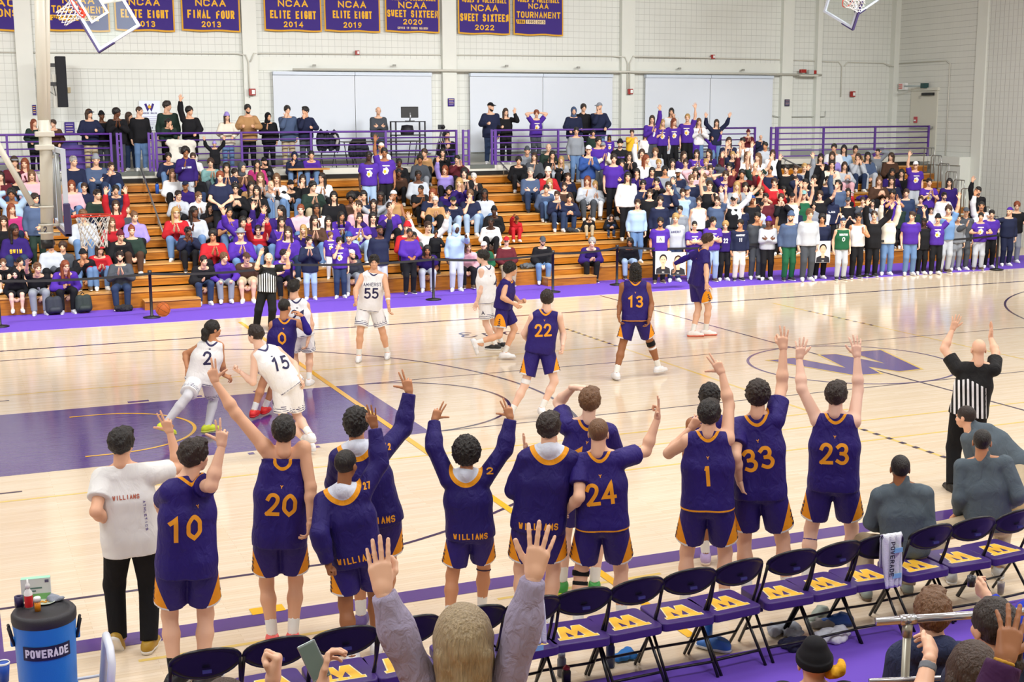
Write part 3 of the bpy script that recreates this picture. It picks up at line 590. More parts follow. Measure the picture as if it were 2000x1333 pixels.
MB().tube([X(-20, 255), X(63, 400)], .04, 12).build('diagonal_brace', CR, hp, True); MB().tube([X(63, 400), X(80, 402)], .025, 8).build('brace_clamp', mat('clamp_grey', '9fa3a3', .4, .4), hp, True)
for y in (258, 288, 404, 439, 455):
    a = np.array(X(90, y)); MB().lathe([(.09, -.012), (.098, -.012), (.098, .012), (.09, .012)], 20, tuple(a), False).build('clamp_ring', CR, hp, True)
for y0, w in ((262, .16), (288, .15)): a = np.array(X(87, y0)); MB().cbox(tuple(a), .24, .2, .07).build('clamp_block', CR, hp, bevel=.01)
for y0 in (306, 440, 458): a = np.array(X(96, y0)); b = np.array([-.05, 0, a[2]]); MB().tube([a, b], .022, 8).build('support_arm', CR, hp, True)
for s in (-.5, .5): MB().tube([(-.07, s, .1), (-.07, s, 1.0)], .03, 8).build('board_upright', mat('clamp_grey', '9fa3a3', .4, .4), hp, True)
def X2(u, v): a = np.array(X(89, 448)); return (a[0]-.01+u, a[1]-.086, a[2]+v)
text_flat('mast_number', '2', .05, .085, X2, mat('ink_navy', '2a2a48', .5), hp, lw=.012)
def swung(label, c, ex, ez, s=1.0):
    ey = np.array(ez, float); ex = np.array(ex, float); ex /= np.linalg.norm(ex); ey = ey-ex*(ey@ex); ey /= np.linalg.norm(ey); yv = np.cross(ey, ex)
    e = empty('raised_hoop', (0, 0, 0), 0, label, 'hoop', 'side hoops swung up to the ceiling'); hoop_head(e)
    R = np.array([ex, yv, ey]).T*s
    e.matrix_world = Matrix([list(R[i])+[c[i]] for i in range(3)]+[[0, 0, 0, 1]])
    MB().tube([(-.05, 0, .6), (-.9, 0, 1.2), (-1.6, 0, 2.2)], .06, 12).build('swing_arm', CR, e, True)
    return e

def swung_px(label, B, T, E, dep, sg=1):
    """B, T: ends of the board's side edge in the photograph, E: a point further along its bottom edge"""
    b = at_d(*B, dep); lo, hi = 0, 1.0
    for _ in range(40):
        m = (lo+hi)/2
        if np.linalg.norm(at_d(*T, dep+sg*m)-b) < 1.07: lo = m
        else: hi = m
    a = at_d(*T, dep+sg*lo)-b; f = lambda t: (at_d(*E, dep+t)-b)@a
    t = -f(0)/(f(1)-f(0)) if abs(f(1)-f(0)) > 1e-6 else 0
    d = at_d(*E, dep+t)-b; d /= np.linalg.norm(d); n = np.cross(d, a); n /= np.linalg.norm(n)
    if n@(CAM-b) < 0: n = -n
    return swung(label, b+d*.915, n, a)
swung_px('glass side hoop swung up in front of the left banners', (195, 100), (274, 50), (135, 0), 29, -1)
swung_px('glass side hoop swung up at the top right of the far wall, nearer one', (1664, 57), (1608, 23), (1680, 8), 36, 1)
swung_px('second glass side hoop swung up behind the top right one', (1676, 28), (1716, 1), (1658, -14), 38, 1)
# ---------------------------------------------------------------- smooth solids: distance fields turned into one continuous skin
def nrm(v): v = np.asarray(v, float); return v/(np.linalg.norm(v)+1e-12)
def V(*a): return np.array(a, float)
def cone(a, b, ra, rb): return ('c', np.asarray(a, float), np.asarray(b, float), ra, rb)
def elli(c, r, R=None): return ('e', np.asarray(c, float), np.asarray(r, float), R)
def d_prim(P, q):
    if q[0] == 'c':
        a, b, ra, rb = q[1:]; ba = b-a; l2 = ba@ba+1e-12; pa = P-a
        t = np.clip(pa@ba/l2, 0, 1); return np.sqrt(np.maximum(((pa-t[:, None]*ba)**2).sum(1), 1e-12))-(ra+(rb-ra)*t)
    c, r, R = q[1:]; p = P-c
    if R is not None: p = p@R
    k0 = np.sqrt(((p/r)**2).sum(1))+1e-9; k1 = np.sqrt(((p/r**2)**2).sum(1))+1e-9
    return k0*(k0-1)/k1
def smin(a, b, k):
    h = np.maximum(k-np.abs(a-b), 0)/k; return np.minimum(a, b)-h*h*k*.25
class Field:
    """union of groups; each group: smooth union of solids, trimmed by planes and by carved solids"""
    def __init__(s, k=.03): s.g = []; s.k = k; s.noise = None
    def grp(s, prims, clips=(), cut=(), k=None): s.g.append((prims, clips, cut, k or s.k)); return s
    def __call__(s, P):
        D = None
        for prims, clips, cut, k in s.g:
            d = None
            for q in prims: e = d_prim(P, q); d = e if d is None else smin(d, e, k)
            if s.noise is not None: d = d+s.noise(P)
            for pt, n in clips: d = np.maximum(d, (P-pt)@n)
            for q in cut: d = -smin(-d, d_prim(P, q), .008)
            D = d if D is None else smin(D, d, s.k*.5)
        return D
    def bounds(s):
        lo = V(9e9, 9e9, 9e9); hi = -lo
        for prims, *_ in s.g:
            for q in prims:
                pts = [(q[1], q[3]), (q[2], q[4])] if q[0] == 'c' else [(q[1], max(q[2]))]
                for c, r in pts: lo = np.minimum(lo, c-r); hi = np.maximum(hi, c+r)
        return lo, hi
EDG = [(0,1),(2,3),(4,5),(6,7),(0,2),(1,3),(4,6),(5,7),(0,4),(1,5),(2,6),(3,7)]
OFS = np.array([(i & 1, (i >> 1) & 1, (i >> 2) & 1) for i in range(8)])
def skin(f, h, pad=.02):
    lo, hi = f.bounds(); lo = lo-pad-h; hi = hi+pad+h
    B = 4; nb = np.ceil((hi-lo)/(h*B)).astype(int)+1; n = nb*B
    ax = [lo[i]+h*(np.arange(nb[i])*B+1.5) for i in range(3)]
    X = np.stack(np.meshgrid(*ax, indexing='ij'), -1).reshape(-1, 3)
    dc = f(X).reshape(nb); act = np.argwhere(np.abs(dc) < h*B*1.25)
    Vv = np.repeat(np.repeat(np.repeat(np.sign(dc), B, 0), B, 1), B, 2).astype(np.float32)
    loc = np.stack(np.meshgrid(*[np.arange(B)]*3, indexing='ij'), -1).reshape(-1, 3)
    idx = (act[:, None, :]*B+loc[None]).reshape(-1, 3)
    Vv[idx[:, 0], idx[:, 1], idx[:, 2]] = f(lo+idx*h)
    ins = Vv < 0; c = [ins[o[0]:n[0]-1+o[0], o[1]:n[1]-1+o[1], o[2]:n[2]-1+o[2]] for o in OFS]
    cnt = sum(a.astype(np.int8) for a in c); cells = np.argwhere((cnt > 0) & (cnt < 8))
    if len(cells) == 0: return np.zeros((0, 3)), np.zeros((0, 4), int)
    ids = -np.ones(n-1, np.int32); ids[cells[:, 0], cells[:, 1], cells[:, 2]] = np.arange(len(cells))
    cv = np.array([Vv[cells[:, 0]+o[0], cells[:, 1]+o[1], cells[:, 2]+o[2]] for o in OFS])
    acc = np.zeros((len(cells), 3)); num = np.zeros(len(cells))
    for a, b in EDG:
        va, vb = cv[a], cv[b]; m = (va < 0) != (vb < 0); t = np.where(m, va/np.where(m, va-vb, 1), 0)
        acc += np.where(m[:, None], OFS[a]+(OFS[b]-OFS[a])*t[:, None], 0); num += m
    Pv = lo+(cells+acc/num[:, None])*h
    F = []
    for a in range(3):
        b, d = (a+1) % 3, (a+2) % 3; s0 = [slice(None)]*3; s1 = [slice(None)]*3
        s0[a] = slice(0, -1); s1[a] = slice(1, None); A0, A1 = ins[tuple(s0)], ins[tuple(s1)]
        e = np.argwhere(A0 != A1); ok = (e[:, b] > 0) & (e[:, d] > 0) & (e[:, b] < n[b]-1) & (e[:, d] < n[d]-1); e = e[ok]
        def cell(i, j): q = e.copy(); q[:, b] -= i; q[:, d] -= j; return ids[q[:, 0], q[:, 1], q[:, 2]]
        q = np.stack([cell(1, 1), cell(0, 1), cell(0, 0), cell(1, 0)], 1); fl_ = ~A0[e[:, 0], e[:, 1], e[:, 2]]
        q[fl_] = q[fl_][:, ::-1]; F.append(q)
    F = np.concatenate(F); F = F[(F >= 0).all(1)]
    return Pv, F
def mesh_np(name, parts, smooth=True):
    """parts: list of (verts, quads, material index)"""
    vs = np.concatenate([p[0] for p in parts]); n = 0; fs = []; mi = []
    for v, f, m in parts:
        fs.append(np.asarray(f)+n); mi.append(np.full(len(f), m)); n += len(v)
    me = bpy.data.meshes.new(name)
    if all(f.shape[1:] == (4,) for f in fs if len(f)):
        F = np.concatenate([f for f in fs if len(f)]).astype(np.int32); me.vertices.add(len(vs)); me.vertices.foreach_set('co', vs.astype(np.float32).ravel())
        me.loops.add(F.size); me.loops.foreach_set('vertex_index', F.ravel()); me.polygons.add(len(F))
        me.polygons.foreach_set('loop_start', np.arange(0, F.size, 4, dtype=np.int32)); me.polygons.foreach_set('loop_total', np.full(len(F), 4, np.int32))
    else: me.from_pydata(vs.tolist(), [], [tuple(q) for f in fs for q in f.tolist()])
    me.polygons.foreach_set('material_index', np.concatenate(mi).astype(np.int32))
    me.polygons.foreach_set('use_smooth', np.ones(len(me.polygons), bool)); me.update(calc_edges=True); me.validate(); return me
def small_ell(c, r, R=None, n=8, m=6):
    b = MB().ell(c, r, n, m, R); return np.array(b.v), np.array([f for f in b.f])
# ---------------------------------------------------------------- heads
HEADS = {}
def head(kind='calm', lod=1):
    """kind: calm, shout, smile; local frame: +Y face, +Z crown, origin between the ears"""
    if (kind, lod) in HEADS: return HEADS[kind, lod]
    h = .0065 if lod else .0125
    sh = kind == 'shout'; jz = -.014 if sh else 0
    f = Field(.022)
    P = [elli((0, -.014, .036), (.075, .097, .090)), elli((0, .028, -.030+jz), (.060, .066, .082)), elli((0, .060, -.092+jz), (.026, .024, .022)),
         cone((-.034, .080, .024), (.034, .080, .024), .013, .013), cone((0, .090, .006), (0, .108, -.028), .009, .014), cone((-.014, .094, -.032), (.014, .094, -.032), .008, .008),
         elli((-.040, .062, -.028), (.022, .024, .020)), elli((.040, .062, -.028), (.022, .024, .020)),
         cone((-.018, .088, -.058), (.018, .088, -.058), .0075, .0075), cone((-.016, .086, -.071+jz*1.6), (.016, .086, -.071+jz*1.6), .0085, .0085),
         cone((0, -.022, -.050), (0, -.040, -.150), .055, .056)]
    cut = [elli((-.031, .098, .002), (.018, .012, .011)), elli((.031, .098, .002), (.018, .012, .011))]
    if sh: cut.append(elli((0, .092, -.074), (.021, .020, .017)))
    f.grp(P, (), cut)
    for s in (-1, 1): f.grp([elli((s*.079, -.008, -.006), (.010, .022, .033))])
    v, q = skin(f, h); out = [(v, q, 0)]
    for s in (-1, 1):
        out.append((*small_ell((s*.031, .0835, .002), (.0145, .0085, .0075)), 4 if lod else 1))
        if lod: out.append((*small_ell((s*.031, .0895, .002), (.0062, .004, .0068)), 1))
        out.append((*small_ell((s*.033, .0925, .0215), (.0175, .006, .0045)), 3))
    if sh:
        out.append((*small_ell((0, .080, -.075), (.019, .012, .016)), 1)); out.append((*small_ell((0, .090, -.063), (.014, .004, .004)), 4))
    else:
        out.append((*small_ell((0, .0935, -.064), (.020 if kind == 'calm' else .025, .005, .003 if kind == 'calm' else .006)), 2 if kind == 'calm' else 4))
    HEADS[kind, lod] = out; return out
def bump_noise(a, f, seed=0, oct2=0):
    if oct2: n1, n2 = bump_noise(a, f, seed), bump_noise(a*oct2, f*2.6, seed+5); return lambda P: n1(P)+n2(P)
    def g(P):
        x, y, z = P[:, 0]*f+seed, P[:, 1]*f+1.3*seed, P[:, 2]*f
        return a*(np.sin(x+1.7*np.sin(y*.7))*np.sin(y*1.1+1.3*np.sin(z*.8))*np.sin(z*.9+1.1*np.sin(x*.6)))
    return g
HAIRS = {}
def hair_mesh(kind, lod=1):
    """hair, cap or hat in the head's own frame"""
    if (kind, lod) in HAIRS: return HAIRS[kind, lod]
    h = .0045 if lod else .012
    th = dict(short=.014, buzz=.006, thick=.022, curly=.028, afro=.048, long=.014, bob=.02, pony=.012, bun=.012, mop=.03, fringe=.009, locs=.018, tail=.013).get(kind, .012)
    base = elli((0, -.014, .036), (.075+th, .097+th, .090+th))
    face = elli((0, .125, -.045), (.068, .062, .115)); f = Field(.02)
    plane = lambda z0, sl: (V(0, -.03, z0), nrm((0, sl, -1)))
    face2 = [face, elli((0, .16, -.05), (.12, .085, .10))]
    if kind in ('short', 'buzz', 'thick', 'curly', 'afro', 'mop', 'fringe'):
        z0 = {'afro': -.05, 'mop': -.055, 'curly': -.045}.get(kind, -.042); pr = [base]
        if kind in ('short', 'thick'): pr += [elli((.018, .055, .112), (.055, .036, .026))]
        if kind == 'mop': pr += [elli((-.02, .06, .10), (.06, .05, .035)), elli((0, -.07, -.02), (.07, .05, .07))]
        if kind == 'fringe': f.grp([base], [plane(-.045, .5), (V(0, 0, .03), nrm((0, .9, 1)))], face2)
        else:
            f.grp(pr, [plane(z0, .5)], face2)
        if kind in ('curly', 'afro', 'mop'): f.noise = bump_noise(.009 if kind != 'mop' else .009, 85 if kind != 'afro' else 100, 0, .55 if lod else 0)
        elif kind != 'buzz': f.noise = bump_noise(.0065, 58, 1, .6 if lod else 0)
    elif kind in ('long', 'bob', 'pony', 'bun', 'locs', 'tail'):
        f.grp([base], [plane(-.06, .35)], face2); L = {'long': .27, 'bob': .14, 'locs': .13}.get(kind, 0)
        if L:
            pr = [cone((0, -.075, .02), (0, -.088, -L), .055, .035)]
            for s in (-1, 1): pr += [cone((s*.062, -.02, .04), (s*.074, .0, -L), .034, .026), cone((s*.05, -.07, .0), (s*.055, -.07, -L), .045, .03)]
            f.grp(pr, [], [face, elli((0, .10, -.2), (.05, .10, .2))])
        if kind == 'pony': f.grp([elli((0, -.13, .05), (.03, .035, .03)), cone((0, -.14, .05), (0, -.155, -.12), .03, .014)])
        if kind == 'tail': f.grp([cone((0, -.10, -.03), (.0, -.13, -.10), .045, .05), elli((0, -.125, -.02), (.05, .05, .06))])
        if kind == 'bun': f.grp([elli((0, -.09, .115), (.04, .04, .036))])
        f.noise = bump_noise(.003 if kind in ('bob', 'long') else .005 if kind != 'locs' else .011, 50 if kind != 'locs' else 110, 0, .5 if lod and kind != 'bob' else 0)
    elif kind == 'beanie':
        b = elli((0, -.014, .036), (.090, .112, .108)); f.grp([b, elli((0, -.02, .12), (.06, .07, .045))], [(V(0, 0, .034), nrm((0, .12, -1)))])
        f.grp([elli((0, -.014, .036), (.098, .120, .112))], [(V(0, 0, .020), nrm((0, .12, -1))), (V(0, 0, .062), nrm((0, -.12, 1)))])
    elif kind in ('cap', 'capback'):
        b = elli((0, -.014, .036), (.088, .110, .104)); f.grp([b], [(V(0, 0, .045), nrm((0, .1, -1)))]); s = 1 if kind == 'cap' else -1
        f.grp([elli((0, s*.125, .052), (.072, .085, .012)), elli((0, s*.09, .056), (.075, .05, .014))], [(V(0, s*.06, 0), V(0, -s, 0))])
    elif kind in ('hood', 'scarf'):
        b = elli((0, -.022, .02), (.100, .122, .128)); f.grp([b, cone((0, -.05, -.09), (0, -.05, -.15), .085, .10)], [], [elli((0, .125, -.03), (.07, .085, .105))])
    elif kind == 'brim':
        f.grp([elli((0, -.014, .06), (.088, .106, .085))], [(V(0, 0, .045), V(0, 0, -1))]); f.grp([elli((0, 0, .05), (.14, .155, .012))])
    elif kind == 'beard':
        f.grp([elli((0, .030, -.048), (.064, .069, .078)), elli((0, .06, -.098), (.034, .032, .03))], [(V(0, 0, -.035), nrm((0, .35, 1))), (V(0, .0, 0), nrm((0, -1, -.2)))], [elli((0, .10, -.064), (.024, .018, .009))])
    elif kind == 'glasses':
        g = MB()
        for s in (-1, 1):
            g.tube([(s*.032+.021*math.cos(2*PI*i/14), .103, .002+.016*math.sin(2*PI*i/14)) for i in range(14)], .0026, 5, closed=True); g.tube([(s*.053, .10, .005), (s*.078, .0, .006)], .0025, 5)
        g.tube([(-.011, .105, .005), (.011, .105, .005)], .0025, 5); HAIRS[kind, lod] = g.mesh('glasses'); return HAIRS[kind, lod]
    elif kind == 'whistle':
        g = MB(); g.ell((0, .112, -.07), (.012, .02, .011)); HAIRS[kind, lod] = g.mesh('whistle', True); return HAIRS[kind, lod]
    v, q = skin(f, h); HAIRS[kind, lod] = mesh_np(kind, [(v, q, 0)]); return HAIRS[kind, lod]
# ---------------------------------------------------------------- hands
HANDS = {}
HP = dict(open=([.1, .05, .08, .14, .0], 1.3), flat=([.06, .05, .06, .08, .1], .2), fist=([1, 1, 1, 1, .9], 0), relax=([.3, .38, .42, .46, .2], .5), point=([.03, .95, 1, 1, .8], .3),
          okay=([.62, .08, .05, .02, .62], 1.2), three=([.03, .06, .95, .98, -.1], 1.0), peace=([.03, .06, .95, .98, .8], 1.2), hold=([.45, .48, .5, .52, .45], .3), four=([.05, .03, .06, .1, .7], .6))
def hand(kind, side, lod=1):
    """wrist at the origin, fingers along +Z, palm facing +Y; thumb at -X for the right hand"""
    if (kind, side, lod) in HANDS: return HANDS[kind, side, lod]
    cu, sp = HP[kind]; g = 1 if lod else 1.25; h = .0042 if lod else .0095
    f = Field(.010); kn = [(-.031, .092), (-.0105, .097), (.0105, .093), (.030, .083)]; Ls = [(.040, .026, .021), (.044, .029, .022), (.041, .027, .021), (.032, .021, .019)]; rs = [.0090, .0094, .0090, .0078]
    palm = [cone((x*.55, .001, .012), (x, 0, z-.006), .0165, .0125) for x, z in kn]+[cone((-.012, .006, .02), (-.022, .010, .055), .016, .013), cone((0, 0, -.03), (0, 0, .015), .025, .021)]
    f.grp(palm, k=.02)
    for i, (x, z) in enumerate(kn):
        p = V(x, 0, z-.004); a = (i-1.5)*.13*sp; t = 0; pr = []
        for j, L in enumerate(Ls[i]):
            t += cu[i]*(1.35, 1.65, 1.0)[j]
            d = V(math.sin(a)*math.cos(t), math.sin(t), math.cos(a)*math.cos(t)); e = p+d*L; r = rs[i]*g*(1-.07*j); pr.append(cone(p, e, r, r*.94)); p = e
        f.grp(pr, k=.004)
    if kind == 'fist': tp = [(-.026, .012, .035), (-.040, .030, .062), (-.022, .042, .080), (-.002, .043, .084)]
    elif cu[4] > .5: tp = [(-.024, .010, .030), (-.048, .026, .058), (-.050, .046, .085), (-.038, .056, .105)]
    elif cu[4] < 0: tp = [(-.024, .008, .028), (-.056, .014, .046), (-.086, .016, .060), (-.112, .014, .070)]
    elif sp < .4: tp = [(-.024, .008, .028), (-.044, .014, .060), (-.050, .018, .090), (-.050, .018, .114)]
    else: tp = [(-.024, .008, .028), (-.052, .014, .056), (-.072, .016, .082), (-.086, .016, .106)]
    f.grp([cone(tp[i], tp[i+1], .0125*g-.0013*i, .0115*g-.0013*i) for i in range(3)], k=.006)
    v, q = skin(f, h)
    if side == 'l': v = v*V(-1, 1, 1); q = q[:, ::-1]
    HANDS[kind, side, lod] = (v, q); return v, q
SHOES = {}
def shoe_mesh(kind='trainer', lod=1):
    """ankle at (0,0,.09), toe along +Y, sole at z=0"""
    if (kind, lod) in SHOES: return SHOES[kind, lod]
    f = Field(.03); t = 1.0
    f.grp([cone((0, -.055, .045), (0, .05, .045), .044, .045), cone((0, .05, .042), (.004, .165, .030), .045, .034), cone((0, -.035, .06), (0, -.02, .115), .045, .043), cone((0, .0, .07), (0, .07, .055), .042, .036)], [(V(0, 0, .022), V(0, 0, -1)), (V(0, 0, .112), nrm((0, -.25, 1)))])
    v, q = skin(f, .008 if lod else .014)
    s = Field(.02); s.grp([cone((0, -.058, .03), (0, .05, .03), .048, .049), cone((0, .05, .03), (.004, .175, .03), .049, .036)], [(V(0, 0, 0), V(0, 0, -1)), (V(0, 0, .028), V(0, 0, 1))])
    v2, q2 = skin(s, .008 if lod else .014)
    SHOES[kind, lod] = mesh_np('shoe', [(v, q, 0), (v2, q2, 1)]); return SHOES[kind, lod]
# ---------------------------------------------------------------- materials of people
SKN = {'1': 'e6b698', '2': 'e2ad8c', '3': 'c98e68', '4': '9a6543', '5': '6b4430', '6': '4a3026', '0': 'ebc1aa'}
def m_skin(k): return mat('skin_'+k, SKN.get(k, k), .5, spec=.35)
M_EYE = mat('iris', '1d1512', .3); M_LIP = mat('lip', 'b0655c', .5); M_WHITE = mat('eye_white', 'f2ede8', .4)
HCOL = dict(bk='15110f', br='3a2619', lb='6b4a2f', bl='b08c55', gy='9c9892', wh='d5d2cc', rd='7d3b1c', db='241812')
def m_hair(k):
    key = ('hair', k)
    if key in MATS: return MATS[key]
    c = HCOL.get(k, k); m, nt, b, N = nodes('hair_'+k); tc = N('ShaderNodeTexCoord'); mp = N('ShaderNodeMapping'); mp.inputs['Scale'].default_value = (130, 130, 14)
    nt.links.new(tc.outputs['Object'], mp.inputs[0]); n = N('ShaderNodeTexNoise', i2=1.0, i3=3); nt.links.new(mp.outputs[0], n.inputs[0])
    L = lin(c); mx = N('ShaderNodeMixRGB', i1=(*[v*.45 for v in L], 1), i2=(*[min(1, v*1.7) for v in L], 1)); nt.links.new(n.outputs['Fac'], mx.inputs[0]); nt.links.new(mx.outputs[0], b.inputs['Base Color'])
    bp = N('ShaderNodeBump', i0=1.0, i1=.012); nt.links.new(n.outputs['Fac'], bp.inputs['Height']); nt.links.new(bp.outputs[0], b.inputs['Normal']); b.inputs['Roughness'].default_value = .45
    MATS[key] = m; return m
def cloth(c, rough=.85): return mat('cloth_'+c, c, rough, bump=.35, bscale=14, spec=.25)
def cloth3(a, b_, c_, rough=.75, bscale=11, bump=.9):
    """fabric a with sewn-on panels: b where attribute m1 > 0, c where m2 > 0"""
    key = ('cloth3', a, b_, c_)
    if key in MATS: return MATS[key]
    m, nt, b, N = nodes('fabric_%s_%s' % (a, b_)); col = None
    pr = N('ShaderNodeRGB'); pr.outputs[0].default_value = (*lin(a), 1); prev = pr.outputs[0]
    for at, cc in (('m1', b_), ('m2', c_)):
        if not cc: continue
        an = N('ShaderNodeAttribute'); an.attribute_name = at; g = N('ShaderNodeMath', operation='GREATER_THAN', i1=0.0); nt.links.new(an.outputs['Fac'], g.inputs[0])
        mx = N('ShaderNodeMixRGB', i2=(*lin(cc), 1)); nt.links.new(g.outputs[0], mx.inputs[0]); nt.links.new(prev, mx.inputs[1]); prev = mx.outputs[0]
    nt.links.new(prev, b.inputs['Base Color']); tc = N('ShaderNodeTexCoord'); mp = N('ShaderNodeMapping'); mp.inputs['Scale'].default_value = (1.3, 1.3, .8); nt.links.new(tc.outputs['Object'], mp.inputs[0])
    n = N('ShaderNodeTexNoise', i2=bscale, i3=3); n.inputs['Distortion'].default_value = .8; nt.links.new(mp.outputs[0], n.inputs[0]); bp = N('ShaderNodeBump', i0=bump, i1=.02)
    nt.links.new(n.outputs['Fac'], bp.inputs['Height']); nt.links.new(bp.outputs[0], b.inputs['Normal']); b.inputs['Roughness'].default_value = rough; b.inputs['Specular IOR Level'].default_value = .3
    MATS[key] = m; return m
def set_attr(me, name, vals):
    a = me.attributes.new(name, 'FLOAT', 'POINT'); a.data.foreach_set('value', np.asarray(vals, np.float32))
# ---------------------------------------------------------------- body and garments from a skeleton
def frames(J):
    J['up'] = nrm(J['neck']-J['pel']); J['rs'] = nrm(J['sr']-J['sl']); J['rh'] = nrm(J['hr']-J['hl'])
    J['fr'] = nrm(np.cross(J['up'], J['rs'])); J['chest'] = J['pel']+(J['neck']-J['pel'])*.55
    return J
def torso_prims(J, e=0, w=1.0, flare=0):
    up, rs, rh, pel, ch, nk, s = J['up'], J['rs'], J['rh'], J['pel'], J['chest'], J['neck'], J['s']; P = []
    for q in (-1, 1):
        P += [cone(pel+rh*q*.070*s*w, ch+rs*q*.082*s*w, (.112+flare)*s*w+e, .112*s*w+e), cone(ch+rs*q*.082*s*w, nk-up*.085*s+rs*q*.085*s*w, .113*s*w+e, .078*s*w+e)]
    P += [cone(pel+rh*0, ch, .11*s*w+e, .105*s*w+e), cone(ch, nk-up*.045*s, .105*s*w+e, .066*s+e*.6)]
    return P
def shoulder_prims(J, e=0, t=1.0):
    s = J['s']; up = J['up']; o = []
    for q, k in ((-1, 'sl'), (1, 'sr')):
        a = J['neck']-up*.045*s+J['rs']*q*.045*s; o.append(cone(a, a+(J[k]-a)*t, .058*s+e, .058*s+e))
        b = J['neck']+up*.006*s+J['rs']*q*.018*s; o.append(cone(b, b+(J[k]-b)*.6*min(t, 1), .050*s+e*.7, .050*s+e*.8))
    return o
def arm_prims(J, k, e=0, fore=True):
    s = J['s']; a, b, w = J['s'+k], J['e'+k], J['w'+k]; P = [cone(a, b, .057*s+e, .043*s+e)]
    if fore: m = b+(w-b)*.3; P += [cone(b, m, .042*s+e, .045*s+e), cone(m, w, .045*s+e, .027*s+e)]
    return P
def leg_prims(J, k, e=0):
    s = J['s']; a, b, c = J['h'+k], J['k'+k], J['a'+k]; m = b+(c-b)*.32
    return [cone(a, b, .090*s+e, .058*s+e), cone(b, m, .055*s+e, .060*s+e), cone(m, c, .060*s+e, .036*s+e)]
def body_field(J, hidden_torso=True):
    f = Field(.03); s = J['s']
    P = torso_prims(J)+shoulder_prims(J)+arm_prims(J, 'l')+arm_prims(J, 'r')+leg_prims(J, 'l')+leg_prims(J, 'r')
    P += [cone(J['neck']-J['up']*.03*s, J['neck']+(J['head']-J['neck'])*.62, .058*s, .054*s)]
    for k in 'lr': P.append(cone(J['a'+k], J['a'+k]+J['t'+k]*.10*s-V(0, 0, .04*s), .036*s, .03*s))
    f.grp(P); return f
def top_field(J, kind, e=.018, hem=.06, w=1.0):
    """kind: tank, tee, long, coat"""
    s = J['s']; f = Field(.035); up = J['up']; pel = J['pel']
    coat = kind == 'coat'; e = e+(.008 if coat else 0); hem = hem+(.10 if coat else 0)
    fl_ = .012 if kind != 'coat' else .02; seat = J.get('seated')
    P = torso_prims(J, e, w, fl_)+shoulder_prims(J, e*.8, .62 if kind == 'tank' else 1.0)
    if not seat:
        for q in (-1, 1): P.append(cone(pel+J['rh']*q*.070*s*w, pel-up*(hem+.12)*s+J['rh']*q*.070*s*w, (.112+fl_)*s*w+e, (.118+fl_)*s*w+e))
    else: hem = min(hem, .075)
    f.grp(P, [(pel-up*hem*s, -up), (J['neck']+up*.012*s-J['fr']*.0, nrm(up+J['fr']*.35))])
    if kind != 'tank':
        for k in 'lr':
            a, b, c = J['s'+k], J['e'+k], J['w'+k]
            if kind == 'tee': d = nrm(b-a); f.grp([cone(a, b, .070*s+e*.7, .070*s+e*.7)], [(a+(b-a)*.62, d)])
            else: d = nrm(c-b); m = b+(c-b)*.3; f.grp([cone(a, b, .058*s+e, .048*s+e), cone(b, m, .047*s+e, .048*s+e), cone(m, c, .048*s+e, .036*s+e*.8)], [(b+(c-b)*.97, d)])
    return f
def shorts_field(J, e=.02, t=.9, r0=.105, r1=.122):
    s = J['s']; f = Field(.03); up = J['up']
    top = J['pel']+up*.085*s; f.grp([cone(J['pel']+J['rh']*q*.066*s, J['pel']+up*.06*s+J['rh']*q*.062*s, .114*s+e*.7, .108*s+e*.6) for q in (-1, 1)], [(top, up), (J['pel']-up*.10*s, -up)])
    for k, q in (('l', -1), ('r', 1)):
        a, b = J['h'+k], J['k'+k]; d = nrm(b-a); f.grp([cone(a+J['rh']*q*.004, b, r0*s+e*.5, r1*s)], [(a+(b-a)*t, d)])
    return f
def pants_field(J, e=.02, fl_=.0):
    s = J['s']; f = Field(.03); up = J['up']
    f.grp([cone(J['pel']+J['rh']*q*.066*s, J['pel']+up*.07*s+J['rh']*q*.062*s, .113*s+e*.6, .104*s+e*.6) for q in (-1, 1)], [(J['pel']+up*.09*s, up)])
    for k in 'lr':
        a, b, c = J['h'+k], J['k'+k], J['a'+k]; d = nrm(c-b)
        f.grp([cone(a, b, .092*s+e, .062*s+e), cone(b, c, .062*s+e, (.046+fl_)*s+e)], [(c+d*.005, d)])
    return f
def place(vq, R, o, sc=1.0): return (vq[0]*sc)@R.T+o, vq[1]
def hand_R(d, palm):
    z = nrm(d); y = nrm(palm-z*(palm@z)); return np.stack([np.cross(y, z), y, z], 1)
def body_mesh(J, h, lod, face='calm', bf=None):
    v, q = skin(body_field(J), h); parts = [(v, q, 0)]; s = J['s']
    for hv, hq, m in head(face, lod): parts.append((*place((hv, hq), J['hR'], J['head'], s*J.get('hs', 1)), m))
    for k in 'lr':
        hk, d, pm = J['hand'+k]; parts.append((*place(hand(hk, k, lod), hand_R(d, pm), J['w'+k]+nrm(d)*.005, s), 0))
    return mesh_np('person', parts)
def child_m(name, me, parent, mats, R=None, o=None, sc=1.0):
    c = bpy.data.objects.new(name, me); COL.objects.link(c); c.parent = parent
    if len(me.materials) == 0:
        for k in range(len(mats)): me.materials.append(None)
    for k, m in enumerate(mats): c.material_slots[k].link = 'OBJECT'; c.material_slots[k].material = m
    if R is not None: c.matrix_local = Matrix([list(R[i]*sc)+[o[i]] for i in range(3)]+[[0, 0, 0, 1]])
    return c
